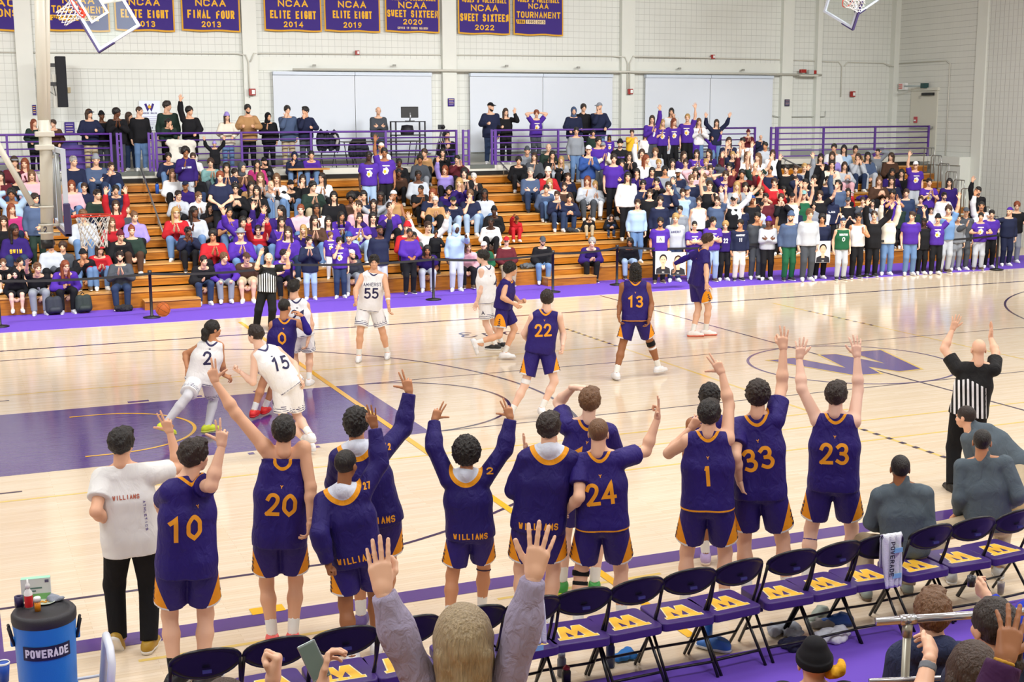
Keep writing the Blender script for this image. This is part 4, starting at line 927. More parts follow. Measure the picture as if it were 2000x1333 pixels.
# ---------------------------------------------------------------- spectators
def ik(a, c, l1, l2, hint):
    a, c = np.asarray(a, float), np.asarray(c, float); d = c-a; L = np.linalg.norm(d); m = (l1+l2)*.995
    if L > m: c = a+d*(m/L); d = c-a; L = m
    if L < abs(l1-l2)+.02: L = abs(l1-l2)+.02
    x = (l1*l1-l2*l2+L*L)/(2*L); y = math.sqrt(max(l1*l1-x*x, 0)); u = nrm(d); h = np.asarray(hint, float); h = nrm(h-u*(h@u))
    return a+u*x+h*y, c
def Rz(a): return np.array([[math.cos(a), -math.sin(a), 0], [math.sin(a), math.cos(a), 0], [0, 0, 1]])
def Rx(a): return np.array([[1, 0, 0], [0, math.cos(a), -math.sin(a)], [0, math.sin(a), math.cos(a)]])
# arm codes: wrist from the shoulder (out, forward, up), elbow hint, hand kind, finger direction, palm direction (out, forward, up)
ARM = dict(d=((.07, .05, -.52), (.3, -1, 0), 'relax', (0, .1, -1), (-1, 0, 0)), u=((.05, .08, .53), (1, -.3, 0), 'open', (0, .05, 1), (0, 1, 0)),
 o=((.25, .10, .44), (1, -.5, -.3), 'open', (.3, .1, 1), (0, 1, .1)), c=((-.125, .28, -.08), (1, -.2, -1), 'flat', (-.1, .45, .9), (-1, .1, 0)),
 g=((-.11, .27, .12), (1, .1, -1), 'flat', (-.1, .3, 1), (-1, .2, 0)), l=((-.09, .28, -.33), (1, -.6, -.2), 'relax', (-.5, .7, -.3), (-.1, .1, -1)),
 f=((-.11, .17, .06), (.5, .1, -1), 'relax', (-.3, .1, 1), (-.4, -1, 0)), x=((-.20, .20, -.20), (1, -.4, -.3), 'relax', (-1, .15, .1), (0, -1, 0)),
 p=((.02, .48, .14), (.6, -.2, -1), 'point', (0, 1, .3), (-1, 0, -.3)), P=((.46, .20, .12), (.2, -.3, -1), 'three', (1, .3, .3), (0, 1, -.3)),
 h=((-.07, .0, .27), (1, .1, .25), 'relax', (-1, .0, .1), (0, -.2, -1)), m=((-.12, .20, .07), (1, .1, -.7), 'hold', (-.2, .25, 1), (-1, -.4, 0)),
 k=((-.10, .33, -.07), (1, -.2, -1), 'hold', (-.6, .4, .8), (-.4, -1, 0)), r=((-.03, .33, -.33), (.9, -.6, 0), 'fist', (-.2, 1, -.2), (0, 0, -1)),
 w=((.10, .20, .22), (.5, .2, -1), 'okay', (0, .1, 1), (-.2, 1, 0)), t=((.03, .10, .50), (1, .0, 0), 'okay', (0, .05, 1), (0, 1, 0)), n=((-.02, .36, -.18), (.8, -.3, -.6), 'fist', (-.2, 1, .2), (-1, 0, 0)))
def pose(mode, arms, yaw=0, pitch=0, lean=.1, drop=.244):
    """skeleton in the person's own frame: facing +Y; origin on the seat (sitting) or between the feet (standing)"""
    J = dict(s=1.0)
    if mode == 'S':
        J['seated'] = True; pel = V(0, 0, .105); J['pel'] = pel
        for k, q in (('l', -1), ('r', 1)):
            hip = pel+V(q*.085, .01, -.01); ank = V(q*.125, .40, .085-drop); kn, ank = ik(hip, ank, .42, .41, (q*.12, .6, 1)); J['h'+k], J['k'+k], J['a'+k], J['t'+k] = hip, kn, ank, V(q*.12, 1, 0)
        lean += .05
    else:
        pel = V(0, 0, .945); J['pel'] = pel
        for k, q in (('l', -1), ('r', 1)):
            hip = pel+V(q*.085, 0, -.02); ank = V(q*.11, -.02+q*.03, .09); kn, ank = ik(hip, ank, .43, .42, (q*.1, 1, 0)); J['h'+k], J['k'+k], J['a'+k], J['t'+k] = hip, kn, ank, V(q*.25, 1, 0)
    up = V(0, math.sin(lean), math.cos(lean)); fw = V(0, math.cos(lean), -math.sin(lean)); J['neck'] = pel+up*.515
    for i, (k, q) in enumerate((('r', 1), ('l', -1))):
        a = ARM[arms[i]]; raise_ = .03 if a[0][2] > .2 else 0
        sh = pel+up*(.455+raise_)+V(q*.178, 0, 0); t = a[0]; T = sh+V(q*t[0], 0, 0)+fw*t[1]+up*t[2]; hn = V(q*a[1][0], a[1][1], a[1][2])
        e, w = ik(sh, T, .29, .255, hn); dv = lambda d: V(q*d[0], 0, 0)+fw*d[1]+up*d[2]
        J['s'+k], J['e'+k], J['w'+k] = sh, e, w; J['hand'+k] = (a[2], dv(a[3]), dv(a[4]))
    J['head'] = J['neck']+up*.10+V(0, .035, .105); J['hR'] = Rz(yaw)@Rx(pitch-.04); return frames(J)
PCOL = dict(pu=('4c2a96', 'purple'), dp=('2e1a63', 'dark purple'), nv=('1f2540', 'navy'), bk=('17171b', 'black'), gy=('8b9098', 'grey'), dg=('474b52', 'dark grey'), wh=('e6e6e8', 'white'), cr=('e4dccb', 'cream'),
 rd=('b3212a', 'red'), mr=('5c2029', 'maroon'), gn=('1e5b3c', 'green'), gd=('24352e', 'dark green'), bl=('2f4d8c', 'blue'), lb=('a8c2dd', 'light blue'), jn=('6482ab', 'jeans blue'), lj=('9db4cf', 'pale denim'), dj=('2b3956', 'dark denim'),
 kh=('b3a386', 'khaki'), br=('4b3428', 'brown'), tn=('b0875a', 'tan'), pk=('e0aeb6', 'pink'), mg=('b53473', 'magenta'), yl=('e9b72c', 'yellow'), tl=('7fa9a8', 'teal'), lv=('9c8bd3', 'lavender'), lg=('b9bec6', 'light grey'), sb=('6f94c4', 'sky blue'), sl=('4a5a78', 'slate blue'), og=('d8712a', 'orange'))
HWORD = dict(short='short', buzz='cropped', thick='thick', curly='curly', afro='bushy', long='long', bob='bobbed', pony='tied-back', bun='bun of', mop='tousled', fringe='thinning', locs='braided', tail='tied-back')
HCW = dict(bk='black', br='brown', lb='light brown', bl='blond', gy='grey', wh='white', rd='red-brown', db='brown')
TW = dict(t='tee', l='sweatshirt', c='jacket', k='tank top', h='hoodie', g='printed tee')
TK = dict(t='tee', l='long', c='coat', k='tank', h='long', g='tee')
ACT = dict(u='arm raised', o='arms up', c='clapping', g='clapping high', f='hand at face', x='arms crossed', p='pointing', P='arm stretched out', h='hands on head', m='hands at mouth', k='holding phone', t='hand raised', w='hand raised', r='leaning on rail', n='fists forward')
ORD = 'first second third fourth fifth sixth seventh eighth ninth tenth eleventh twelfth 13th 14th 15th 16th 17th 18th 19th 20th 21st 22nd 23rd 24th 25th 26th 27th 28th 29th 30th 31st 32nd 33rd 34th 35th 36th 37th 38th 39th 40th 41st 42nd 43rd 44th 45th 46th 47th 48th 49th 50th'.split()
CC = {}
def cached(key, fn):
    if key not in CC: CC[key] = fn()
    return CC[key]
CH = .026
def print_attr(me, J):
    """chest print of the fan shirts: a block of lettering over a patch of colour"""
    n = len(me.vertices); co = np.empty(n*3, np.float32); me.vertices.foreach_get('co', co); P = co.reshape(-1, 3)-J['pel']
    u, v, w = P@J['rs'], P@J['up'], P@J['fr']
    blob = .075-np.sqrt((u*1.0)**2+((v-.27)*.85)**2)-.016*np.sin(u*70)*np.sin(v*60); line = np.minimum(.095-np.abs(u), .014-np.abs(v-.40))
    m2 = np.where(w > 0, np.maximum(line, blob), -1); m1 = np.where(w > 0, .036-np.sqrt((u-.02)**2+((v-.26)*.8)**2), -1)
    set_attr(me, 'm1', m2); set_attr(me, 'm2', m1)
def crowd_part(kind, pk, J, *a):
    def mk():
        if kind == 'body': return body_mesh(J, .024, 0, a[0])
        if kind == 'shorts': f = shorts_field(J, .022)
        elif kind == 'pants': f = pants_field(J, .022, a[0])
        else:
            f = top_field(J, TK[kind], .024)
            if kind == 'h': f.grp([cone(J['neck']-J['fr']*.065-J['rs']*.05, J['neck']-J['fr']*.065+J['rs']*.05, .065, .065), cone(J['neck']-J['rs']*.07+J['fr']*.02, J['neck']+J['rs']*.07+J['fr']*.02, .05, .05)])
        me = mesh_np(kind, [(*skin(f, CH), 0)])
        if kind == 'g': print_attr(me, J)
        return me
    return cached((kind, pk)+a, mk)
REG = []; SPEC = {}
GRP = {'row': 'spectators in the bleachers', 'deck': 'spectators on the upper deck', 'floor': 'standing spectators on the purple runner'}
def spectator(x, y, mode, arms, top, bot, hair, sk='1', face='calm', yaw=0, extra='', place_='', row=None, pitch=0, lean=.1, rs=None, foot=None):
    """x, y: middle of the head in the photograph; the row is found from a person's sitting or standing height"""
    hz = (.105+.515+.205)*1 if mode == 'S' else .945+.515+.205
    if place_ == 'deck': Y, zb = 26.75 if row is None else row, 2.9; yy = 0; where = 'deck'
    elif place_ == 'floor': Y = min(foot if foot else at_z(x, y+110, .012)[1], 19.7); zb = .012; where = 'floor'
    else:
        best = None
        for i in ([row] if row else range(1, 11)):
            Yh = row_y(i)+(.24 if mode == 'S' else .28)-.08; z = at_y(x, y, Yh)[2]-row_z(i); e = abs(z-hz)
            if best is None or e < best[0]: best = (e, i)
        row = best[1]; Y = row_y(row)+(.24 if mode == 'S' else .28); zb = row_z(row); where = 'row'
    H = at_y(x, y, Y-.07)
    if mode == 'S':
        for lean in (max(lean, .1), .3, .5, .7):
            H = at_y(x, y, Y-.035-.615*math.sin(lean)); hz = .21+.615*math.cos(lean)
            if (H[2]-zb)/hz > .92: break
    s = float(np.clip((H[2]-zb)/hz, .62, 1.12)); loc = V(H[0], Y, zb)
    cd_ = CAM-loc; ca = math.atan2(-cd_[0], cd_[1]); base = PI; da = (ca-base+PI) % (2*PI)-PI  # angle that faces the camera
    rz = base+da*.55+rs.uniform(-.12, .12); hy = ca+yaw*.5+rs.uniform(-.1, .1)-rz; hy = (hy+PI) % (2*PI)-PI; hy = round(max(-1.1, min(1.1, hy))/.275)*.275
    drop = .244 if (mode == 'S' and (row or 2) > 1) else .4
    lean = round(lean/.1)*.1
    pk = (mode, arms, hy, pitch, lean, drop if mode == 'S' else 0); J = cached(('J',)+pk, lambda: pose(mode, arms, hy, pitch, lean, drop))
    tk, tc = top.split(':'); bk_, bc = bot.split(':'); hk, hc = hair.split(':')
    hcol = m_hair(hc if hc in HCOL and hk not in ('beanie', 'cap', 'capback', 'hood', 'scarf', 'brim') else 'db')
    o = bpy.data.objects.new('person', crowd_part('body', pk, J, face)); COL.objects.link(o)
    if len(o.data.materials) == 0:
        for _ in range(5): o.data.materials.append(None)
    for k, m in enumerate((m_skin(sk), M_EYE, M_LIP, hcol, M_WHITE)): o.material_slots[k].link = 'OBJECT'; o.material_slots[k].material = m
    o.location = loc; o.rotation_euler = (0, 0, rz); o.scale = (s, s, s)
    col = PCOL[tc][0]; tm = cloth(col)
    if tk == 'g': tm = cloth3(col, 'e3dccb', 'e8b93a', .85, 14, .35)
    top_o = child_m({'t': 'tee_shirt', 'g': 'tee_shirt', 'l': 'sweatshirt', 'c': 'jacket', 'k': 'tank_top', 'h': 'hoodie'}[tk], crowd_part(tk, pk, J), o, [tm])
    if bk_ == 's': child_m('shorts', crowd_part('shorts', pk, J), o, [cloth(PCOL[bc][0])])
    else: child_m('trousers', crowd_part('pants', pk, J, .012 if bk_ == 'w' else 0.0), o, [cloth(PCOL[bc][0])])
    if hk != 'bald':
        hat = hk in ('beanie', 'cap', 'capback', 'hood', 'scarf', 'brim')
        child_m('hat' if hk == 'brim' else hk if hat else 'hair', hair_mesh(hk, 0), o, [cloth(PCOL[hc][0]) if hat else hcol], J['hR'], J['head'])
        if hat and hk in ('cap', 'capback', 'beanie', 'brim') and 'H' in extra: child_m('hair', hair_mesh('bob' if 'L' not in extra else 'long', 0), o, [m_hair('br')], J['hR'], J['head'])
    if 'b' in extra: child_m('beard', hair_mesh('beard', 0), o, [hcol], J['hR'], J['head'])
    if 'g' in extra: child_m('glasses', hair_mesh('glasses', 0), o, [mat('glasses_black', '18181c', .3)], J['hR'], J['head'])
    shc = rs.choice(['e9e9ea', 'e9e9ea', '2a2a2e', 'c9c9cc', '5b4a3a', 'f2f0ea'])
    for k in 'lr':
        t = nrm(J['t'+k]*V(1, 1, 0)); child_m('shoe', shoe_mesh('trainer', 0), o, [mat('shoe_'+shc, shc, .6), mat('sole', 'e8e6e0', .6)], np.stack([V(t[1], -t[0], 0), t, V(0, 0, 1)], 1), J['a'+k]-V(0, 0, .09))
    w = 'person'; hd = ''
    if hk in HWORD: hd = '%s %s hair' % (HWORD[hk], HCW.get(hc, 'dark'))
    elif hk == 'bald': hd = 'bald head'
    else: hd = '%s %s' % (PCOL[hc][1], {'capback': 'backward cap', 'brim': 'brimmed hat', 'scarf': 'headscarf'}.get(hk, hk))
    act = next((ACT[a] for a in arms if a in ACT), 'seated' if mode == 'S' else 'standing')
    REG.append((o, where, row if where == 'row' else 0, x, hd, PCOL[tc][1]+' '+TW[tk], act, mode)); SPEC[(x, y)] = (o, J, top_o); return o, J
def label_crowd():
    for wh, rw in sorted({(r[1], r[2]) for r in REG}):
        L = sorted([r for r in REG if r[1] == wh and r[2] == rw], key=lambda r: r[3])
        for i, r in enumerate(L):
            pl = {'row': 'from left, %s row' % ('lowest' if rw == 1 else 'topmost' if rw == 10 else ORD[rw-1]), 'deck': 'from left on deck', 'floor': 'from left on runner'}[wh]
            tag(r[0], 'person in %s, %s, %s, %s %s' % (r[5], r[4], r[6], ORD[i] if i < len(ORD) else '%dth' % (i+1), pl), 'person', GRP[wh])
def crowd(text):
    """one line per spectator: x y mode+arms top bottom hair skin [face] [yaw] [extras after -]"""
    for q, ln in enumerate(text.strip().split('\n')):
        t = ln.split()
        if not t or t[0] == '#': continue
        kw = dict(face='calm', yaw=0.0, extra='', place_='')
        for a in t[7:]:
            if a in ('shout', 'smile', 'calm'): kw['face'] = a
            elif a in ('deck', 'floor'): kw['place_'] = a
            elif a[0] == '~': kw['extra'] = a[1:]
            elif a[0] == 'Y': kw['yaw'] = float(a[1:])
            elif a[0] == 'R': kw['row'] = int(a[1:])
            elif a[0] == 'D': kw['row'] = float(a[1:])
            elif a[0] == 'F': kw['foot'] = at_z(float(t[0]), float(a[1:]), .012)[1]
            elif a[0] == 'L': kw['lean'] = float(a[1:])
            elif a[0] == 'P': kw['pitch'] = float(a[1:])
        spectator(float(t[0]), float(t[1]), t[2][0], t[2][1:], t[3], t[4], t[5], t[6], rs=random.Random(int(float(t[0])*7+float(t[1])*13)), **kw)
crowd('''
66 240 Trd c:gd p:bk long:rd 1 deck Y1
103 240 Trr c:br p:bk thick:br 1 deck smile Y-1 L.3
174 222 Trn c:nv p:kh cap:nv 1 deck Y1 ~H
198 226 Tdd c:bk p:dg beanie:bk 5 deck Y1 D27.1
228 220 Tcc c:bk p:dg curly:bk 5 deck Y2 D26.7
253 227 Tdd c:bk p:dj long:br 2 deck Y2 D27.3
272 217 Tdd c:bk p:jn buzz:br 1 deck Y2 D27.0
327 207 Tdd c:gd p:bk thick:db 1 deck Y2 D27.2
329 237 Trf l:gd p:bk pony:bk 2 deck Y2 L.3
371 217 Tur c:bk p:bk curly:bk 2 deck Y1.5
444 228 Trr c:cr p:jn beanie:lv 1 deck ~HL Y.5
485 213 Tnn c:tn p:bk thick:bk 2 deck ~b Y.5
525 228 Tcd c:bk p:bk scarf:bk 2 deck Y1
562 215 Tfd c:sl p:kh thick:bk 1 deck Y1 D26.7
597 217 Tfn h:nv p:dg thick:bk 2 deck Y-1.5 D26.6
739 217 Txx c:dg p:jn fringe:gy 1 deck Y.6 D27.6
872 240 Skd l:bk p:dj long:bk 1 deck Y1 D27.2
959 209 Tnd c:nv p:dj cap:bk 1 deck ~b Y1.5 D26.8
989 219 Tnw l:bk p:bk long:br 1 deck Y.5 D26.8
1048 222 Thh g:pu p:dg thick:rd 1 deck shout Y.2 D26.9
1122 217 Trd c:nv p:dg hood:sl 1 deck Y.3 D26.7
1140 211 Trd h:bk p:bk thick:db 1 deck Y.6 D26.9
1171 209 Tfr c:nv p:jn cap:gy 1 deck Y-1 D26.7 ~b
1274 233 Tcu l:pu p:dg long:br 1 R10 shout
1295 240 Tcd g:pu p:bk long:bl 1 R10 smile Y1
1312 218 Tdf l:wh p:jn long:bk 2 deck Y0 D26.7
1317 238 Tdd g:pu p:bk long:rd 1 R10 shout Y1
1344 230 Tdu g:pu p:bk pony:bl 1 R10 shout P.2
1366 238 Tcc l:wh p:jn long:lb 1 R10 Y.5
1400 240 Too l:nv p:jn long:br 1 R10
27 316 Sll c:mr p:jn cap:gy 1 ~H
48 319 Sll l:pk p:jn long:rd 1 smile
62 342 Sll l:pk p:nv bob:lb 1 shout
34 346 Sll l:bk p:jn thick:db 2
2 344 Scl l:mr p:dj long:db 1
24 379 Shh l:lb p:jn curly:bk 4
22 408 Sll l:mg p:dj long:rd 1 Y.3
8 432 Sll l:bk p:bk long:br 1
68 388 Tdl c:sl p:gd thick:db 2 Y1
28 446 Sll h:dp p:dj long:bk 5 Y1
104 343 Sll l:tn p:jn long:br 1
163 420 Sll l:lg p:jn thick:lb 1
140 362 Sdl l:pk p:jn bob:rd 1
100 478 Sll h:lg p:bk short:br 2
122 482 Sll h:dg p:bk curly:br 2
9 513 Sll t:bk s:bk short:lb 0 R2
41 511 Sfl t:bk s:bk thick:bk 1 R2 Y1
29 535 Sll h:bk s:bk hood:bk 0 R1
73 522 Sul t:bk p:gy short:lb 1 R1 Y1
126 518 Scl l:pu p:bk long:rd 1 R1 ~g Y.6
166 496 Sfl c:bk p:jn beanie:bk 3 R2 Y1
193 486 Scc l:rd p:jn cap:rd 1 R2 Y.6 ~H
236 501 Scc c:dg p:dj short:db 1 R1 ~b Y.2
234 460 Scl c:bk p:bk beanie:mr 1 ~g Y1
221 434 Sll l:rd p:bk long:lb 1 smile Y.5
257 450 Sll l:gd p:br bun:rd 1 Y.6
263 423 Sll h:lv p:bk bun:lb 1 smile Y.6
249 408 Sll l:dg p:bk short:lb 1 Y1
226 401 Suu l:rd p:bk long:br 1 smile
229 370 Sll c:nv p:dj thick:bk 2
190 380 Sll c:gd p:nv short:db 1 Y1
165 366 Sll h:nv p:pu short:br 1
217 325 Sfl c:nv p:jn short:br 1 Y1
187 311 Sxx c:sl p:dj beanie:gy 1
144 315 Sll c:nv p:jn short:gy 1 Y1
363 297 Tcd h:dp p:lg afro:bk 4 shout Y1
331 306 Scc l:nv p:jn thick:bk 2 R10
380 306 Scc h:wh p:kh short:br 1 R10 ~bg
420 294 Too c:bk p:bk beanie:lv 2 R10 shout Y.3 ~b
374 324 Scl l:br p:bk long:br 1
411 318 Scc l:tl p:dg curly:br 1 shout
443 326 Scc l:nv p:bk long:bk 2 smile
473 326 Scc l:br p:bk scarf:dg 2 Y.6
337 339 Sll l:wh p:bk long:lb 1
386 343 Spl h:bk p:dj locs:bk 5 smile Y1
363 362 Sll h:dp p:bk cap:nv 4
431 345 Tll t:nv p:bk thick:rd 1
460 338 Scc h:pu p:bk thick:db 1 Y1 shout
494 362 Scc l:tn p:jn long:db 1 Y.4
460 368 Skk l:bk p:bk thick:bk 1 ~g
350 381 Scc h:lg p:bk short:db 1 shout Y1
390 383 Scc h:wh p:jn pony:lb 1 shout Y1
424 388 Scc l:br p:bk long:bl 1 smile Y1
345 415 Scc l:rd p:jn long:bl 1 ~g Y.3
380 411 Scl l:lg p:jn long:bk 5 smile Y1
411 404 Sll h:bk p:bk long:bk 2 shout Y1
447 414 Scc g:pu p:jn pony:bk 3 Y1
474 430 Soo l:pu p:jn long:bk 2
368 452 Sgg c:nv p:bk short:bk 5 Y1
416 456 Scc c:rd p:bk curly:bk 3 ~g
470 454 Scc c:pu p:jn brim:gy 1
509 448 Suu c:rd p:bk pony:db 1 shout ~g
398 508 Scl c:bk p:dj pony:db 1 R1 Y1 smile
440 502 Snn h:pu p:gy thick:lb 1 R1 Y1
488 502 Sll c:br s:kh cap:br 1 R1 shout Y1
557 496 Scl t:pu p:bk thick:db 1 R1 Y1
519 315 Scc c:bk p:dg beanie:bk 2 R10 Y1 ~b
502 372 Scc l:bk p:bk long:db 1
503 320 Sll l:mg p:bk long:bk 2
580 304 Sfl h:nv p:jn hood:nv 2 R10
612 302 Sll t:pu p:jn short:bk 2 R10
508 346 Scc l:gy p:jn long:lb 1
542 348 Scc l:wh p:jn long:lb 1 shout
534 361 Scc l:bk p:gy bald:bk 1 Y1
570 361 Scc c:bk p:jn beanie:bk 2 ~b Y1
592 350 Sfl l:bk p:jn long:db 1
611 361 Scc c:gd p:kh thick:bk 1 Y1
630 347 Scc l:wh p:bk long:db 2 ~g Y-1
653 383 Sll c:bk p:bk long:bk 1
686 387 Sll l:br p:bk afro:bk 5
711 379 Sll c:dj p:bk long:bk 2
743 383 Sll l:gy p:bk long:bk 5
769 382 Sll k:tn p:dj capback:wh 4
702 400 Sll l:pk p:bk curly:br 2 Y.5
731 397 Soo l:lg p:bk long:db 1 shout
762 405 Sll t:pu p:bk pony:db 1 smile
515 412 Scc l:dp p:bk long:db 1
549 411 Scc l:dp p:bk long:bk 2 smile Y-1
587 409 Sll h:pk p:jn pony:rd 0
619 407 Scc l:wh p:bk long:bk 4
513 431 Suc l:dp p:jn long:db 1
550 433 Scc t:pu p:jn long:db 2 smile Y.5
562 450 Scl c:pu p:dj long:br 1
595 447 Sll l:dp p:jn long:bl 1 smile
615 430 Scc l:br p:jn long:db 1 Y.4
642 432 Sll t:pu p:jn long:bk 1 smile
670 421 Scc g:pu p:jn long:bk 3 Y1
702 426 Scc g:pu p:lj long:db 2 Y.5
728 421 Soo t:dp p:lj long:bk 1 shout Y.4
605 470 Tcc c:nv p:lj short:db 1 floor F563 Y1
647 460 Tdd g:pu p:wh curly:lb 1 smile Y1
664 472 Tfd g:pu p:dj thick:db 2 floor F574 Y.6
685 463 Scl h:pu p:bk beanie:bl 1 smile R2
694 496 Sll l:dg p:gy capback:wh 2 R1 ~b Y1
742 450 Tdu c:nv p:lg capback:bk 5 floor F556 ~b Y.7 P.15
800 455 Tll l:pu p:bk buzz:bk 4 floor F562 Y.4
843 487 Sll t:dp p:lg locs:bk 4 R1 Y.4
852 457 Tdn h:bk p:bk curly:bk 4 Y.5
892 447 Tdp h:lb p:lg hood:lb 6 floor F560 Y1
797 442 Scc l:rd p:bk beanie:rd 1
838 441 Soo l:wh p:bk short:br 1 ~g shout Y.4
813 461 Sll l:dg p:bk short:bk 4
721 305 Tdd g:pu p:lj short:bk 6 smile ~g
752 298 Tud g:pu p:bk short:bk 4 smile
746 288 Tdd l:wh p:gy capback:cr 3
784 317 Scl c:bk p:bk short:bk 5 ~g
784 337 Sll l:br p:bk short:bk 5 smile
821 311 Sll h:dg p:gy curly:bk 4
831 298 Sll l:tn p:bk thick:br 2 Y-1
818 342 Sll l:lg p:bk short:bk 5
822 370 Scc t:bk p:bk buzz:bk 4 Y-1
873 331 Sud l:lv p:bk bob:rd 2 shout Y-.5
893 311 Sgg l:mr p:bk short:bk 1 shout Y-.6
866 297 Sll l:bk p:bk long:bk 1
907 336 Scc l:bk p:bk bob:bk 0 shout
926 346 Scc c:bk p:bk short:wh 0
898 356 Sgg l:dp p:bk long:bl 1
878 372 Sll t:dp p:bk short:bk 3 ~b
891 392 Sll t:nv p:lj cap:gd 1 ~b Y.5
846 377 Sll t:nv p:bk long:rd 2 Y-.4
854 391 Scc c:tn p:jn short:wh 1 ~g
919 380 Sfl t:nv p:lj thick:lb 1 shout
948 378 Sll h:lg p:jn long:bk 5 ~g
971 411 Sll c:bk p:bk beanie:bk 6 Y-.4
965 432 Sll l:wh p:bk buzz:bk 6
1015 428 Sul h:rd p:rd cap:br 4 R4 Y1
920 481 Sll h:pk p:bk bob:lb 1 R1 ~g Y.6
952 480 Sll c:gn p:dj cap:wh 1 R1 ~b
990 471 Sll l:mr p:kh cap:rd 0 R1 ~g
1064 470 Sll c:bk p:jn cap:dg 0 R1 ~b P-.2
1036 294 Sll h:gy p:dg beanie:dg 2
1020 313 Sll c:bk p:bk curly:bk 2
1045 306 Scl c:dg p:bk long:br 1 smile Y-.6
1080 303 Scc l:bk p:bk long:bk 2
1072 289 Scc c:gd p:dg fringe:gy 1
1101 312 Scl l:lg p:bk long:bl 1 smile
1037 336 Sxx l:sl p:dj short:gy 0
1071 336 Scc c:rd p:bk beanie:cr 0
1075 358 Sll l:wh p:jn bob:bl 0
1111 345 Sll c:nv p:bk short:br 1
1106 364 Sll c:br p:dj short:br 1 ~b
1071 368 Sll c:sl p:dj short:bk 1
1089 381 Scc c:nv p:dj short:br 1 ~g Y-.2
1118 386 Skk c:nv p:dj thick:db 2
1149 353 Scl l:lg p:dg bob:rd 1
1164 361 Scc h:lg p:wh bob:bl 1
1160 425 Sll c:bk p:kh short:bk 1 R4 ~bg
1202 429 Skk c:bk p:dj brim:dg 1 R4 ~H
1161 472 Scc l:dp p:bk curly:gy 0 R1
1238 472 Sll c:bk p:lj locs:bk 4 R1 Y-.5
1126 256 Tdd l:gy p:jn short:bk 2 shout
1150 293 Tcc l:bl p:lg cap:wh 1
1178 286 Tcc l:cr p:dg cap:gy 1
1160 260 Tdd c:gd p:dg thick:bk 2 R10
1170 276 Tdd t:pu p:dg thick:bk 2 Y1
1191 269 Tdd g:pu p:bk locs:bk 4 R10 smile ~g
1212 281 Tdd h:bk p:bk beanie:bk 1 shout ~b
1235 259 Tmd l:yl p:bk thick:br 1 R10
1261 266 Tdo l:wh p:bk beanie:gy 1 R10 ~H
1230 305 Tcc l:bk p:bk long:db 1 shout
1215 320 Txx h:dp p:bk long:bk 2
1254 299 Tuc l:wh p:bk long:br 1 shout
1262 311 Tdd l:wh p:bk long:rd 1 Y2
1281 297 Tdd l:lg p:bk thick:lb 1 smile
1304 286 Tud l:lg p:bk pony:db 1 R10 Y-.6
1315 318 Tdd l:wh p:bk long:bk 1 shout
1288 319 Tdd c:bk p:dj short:bl 1 shout
1245 337 Tmc h:dp p:lj long:bk 2
1274 335 Tcc h:dp p:bk long:bk 2 smile
1325 338 Tdd t:nv p:bk cap:wh 4 ~b
1340 319 Tdd l:wh p:bk short:br 1
1337 303 Tdd l:dp p:bk long:br 1 Y1
1361 276 Tdd l:pu p:bk pony:lb 0 R10 shout
1362 300 Tcc g:pu p:bk long:db 1 shout
1386 299 Tdd g:dp p:bk long:db 1 Y-.7 shout
1393 276 Too l:pu p:bk long:rd 1 R10 shout
1425 276 Tcc t:nv p:bk long:br 1
1452 277 Tmc l:wh p:bk short:bk 2 Y-.5
1463 259 Tcc l:mr p:bk beanie:mr 1 R10 shout
1487 269 Tcd c:nv p:dj fringe:lb 1 R10
1496 285 Tdd h:lg p:gy short:bk 3 Y-.6
1481 307 Tud l:wh p:lj long:lb 1 Y-1
1257 360 Tcd c:nv p:dj thick:bk 2 ~g shout
1284 356 Tmm c:bk p:lg short:bk 2
1306 364 Txf l:nv p:lg short:db 1
1316 354 Tmd h:gy p:bk hood:dg 1 shout
1344 372 Tod h:sl p:dj cap:sl 1
1352 350 Tdd t:nv p:bk thick:lb 1 shout
1366 394 Tdd k:wh p:bk short:br 1
1387 362 Tuc k:bk p:bk short:br 1 shout
1402 392 Tdu t:sl p:bk short:br 1 shout
1433 392 Tdd k:bk p:bk cap:bk 1 shout
1418 343 Thd t:dp p:bk thick:br 1 shout
1389 331 Thh l:dg p:bk short:br 1 shout
1359 337 Thh l:pk p:bk long:db 1
1375 347 Tdd l:dg p:bk thick:lb 1 smile
1425 327 Tuu l:mr p:bk short:bk 1
1450 340 Tww l:mr p:bk thick:bk 3
1457 365 Tdo k:bk p:bk thick:db 1 shout
1470 390 Tdd t:bk p:bk capback:bl 4
1488 402 Tdd l:lg p:bk cap:bk 2
1476 326 Tuo t:gd p:bk fringe:db 1 shout
1487 372 Tcm k:bk p:bk curly:lb 2
1408 374 Tdc l:wh p:bk thick:bk 2
1436 388 Too l:wh p:bk beanie:wh 1
1335 377 Tdd l:lb p:jn short:br 1
1454 425 Tdd l:bk p:bk beanie:dg 5
1291 434 Tdd t:pu p:bk thick:bk 3 floor F553 ~b Y.3
1321 426 Tdd l:lg p:dj thick:bl 1 floor F550 smile Y-.3
1357 440 Txx g:pu p:lj buzz:bk 2 floor F550 shout
1394 433 Txx g:pu p:lj thick:bk 2 floor F550 Y.8
1418 440 Tdd t:dp p:bk curly:bl 1 floor F548
1447 437 Tdd l:nv p:cr thick:bk 3 floor F548 Y-.3
1480 424 Tdf l:dg p:dg short:bk 3 floor F545 Y-.5
1503 433 Txx l:lg p:bk beanie:pu 5 floor F547
1545 423 Tdd l:sl p:gn beanie:sl 2 floor F548 ~b Y-.6
1582 418 Tdd l:lg p:dg thick:lb 1 floor F548 Y.6
1607 427 Tdd l:nv p:bk curly:bk 3 floor F544
1648 434 Tdd k:gn p:lg capback:dj 1 floor F546 shout
1678 425 Tdc k:wh p:bk short:bk 3 floor F543 shout
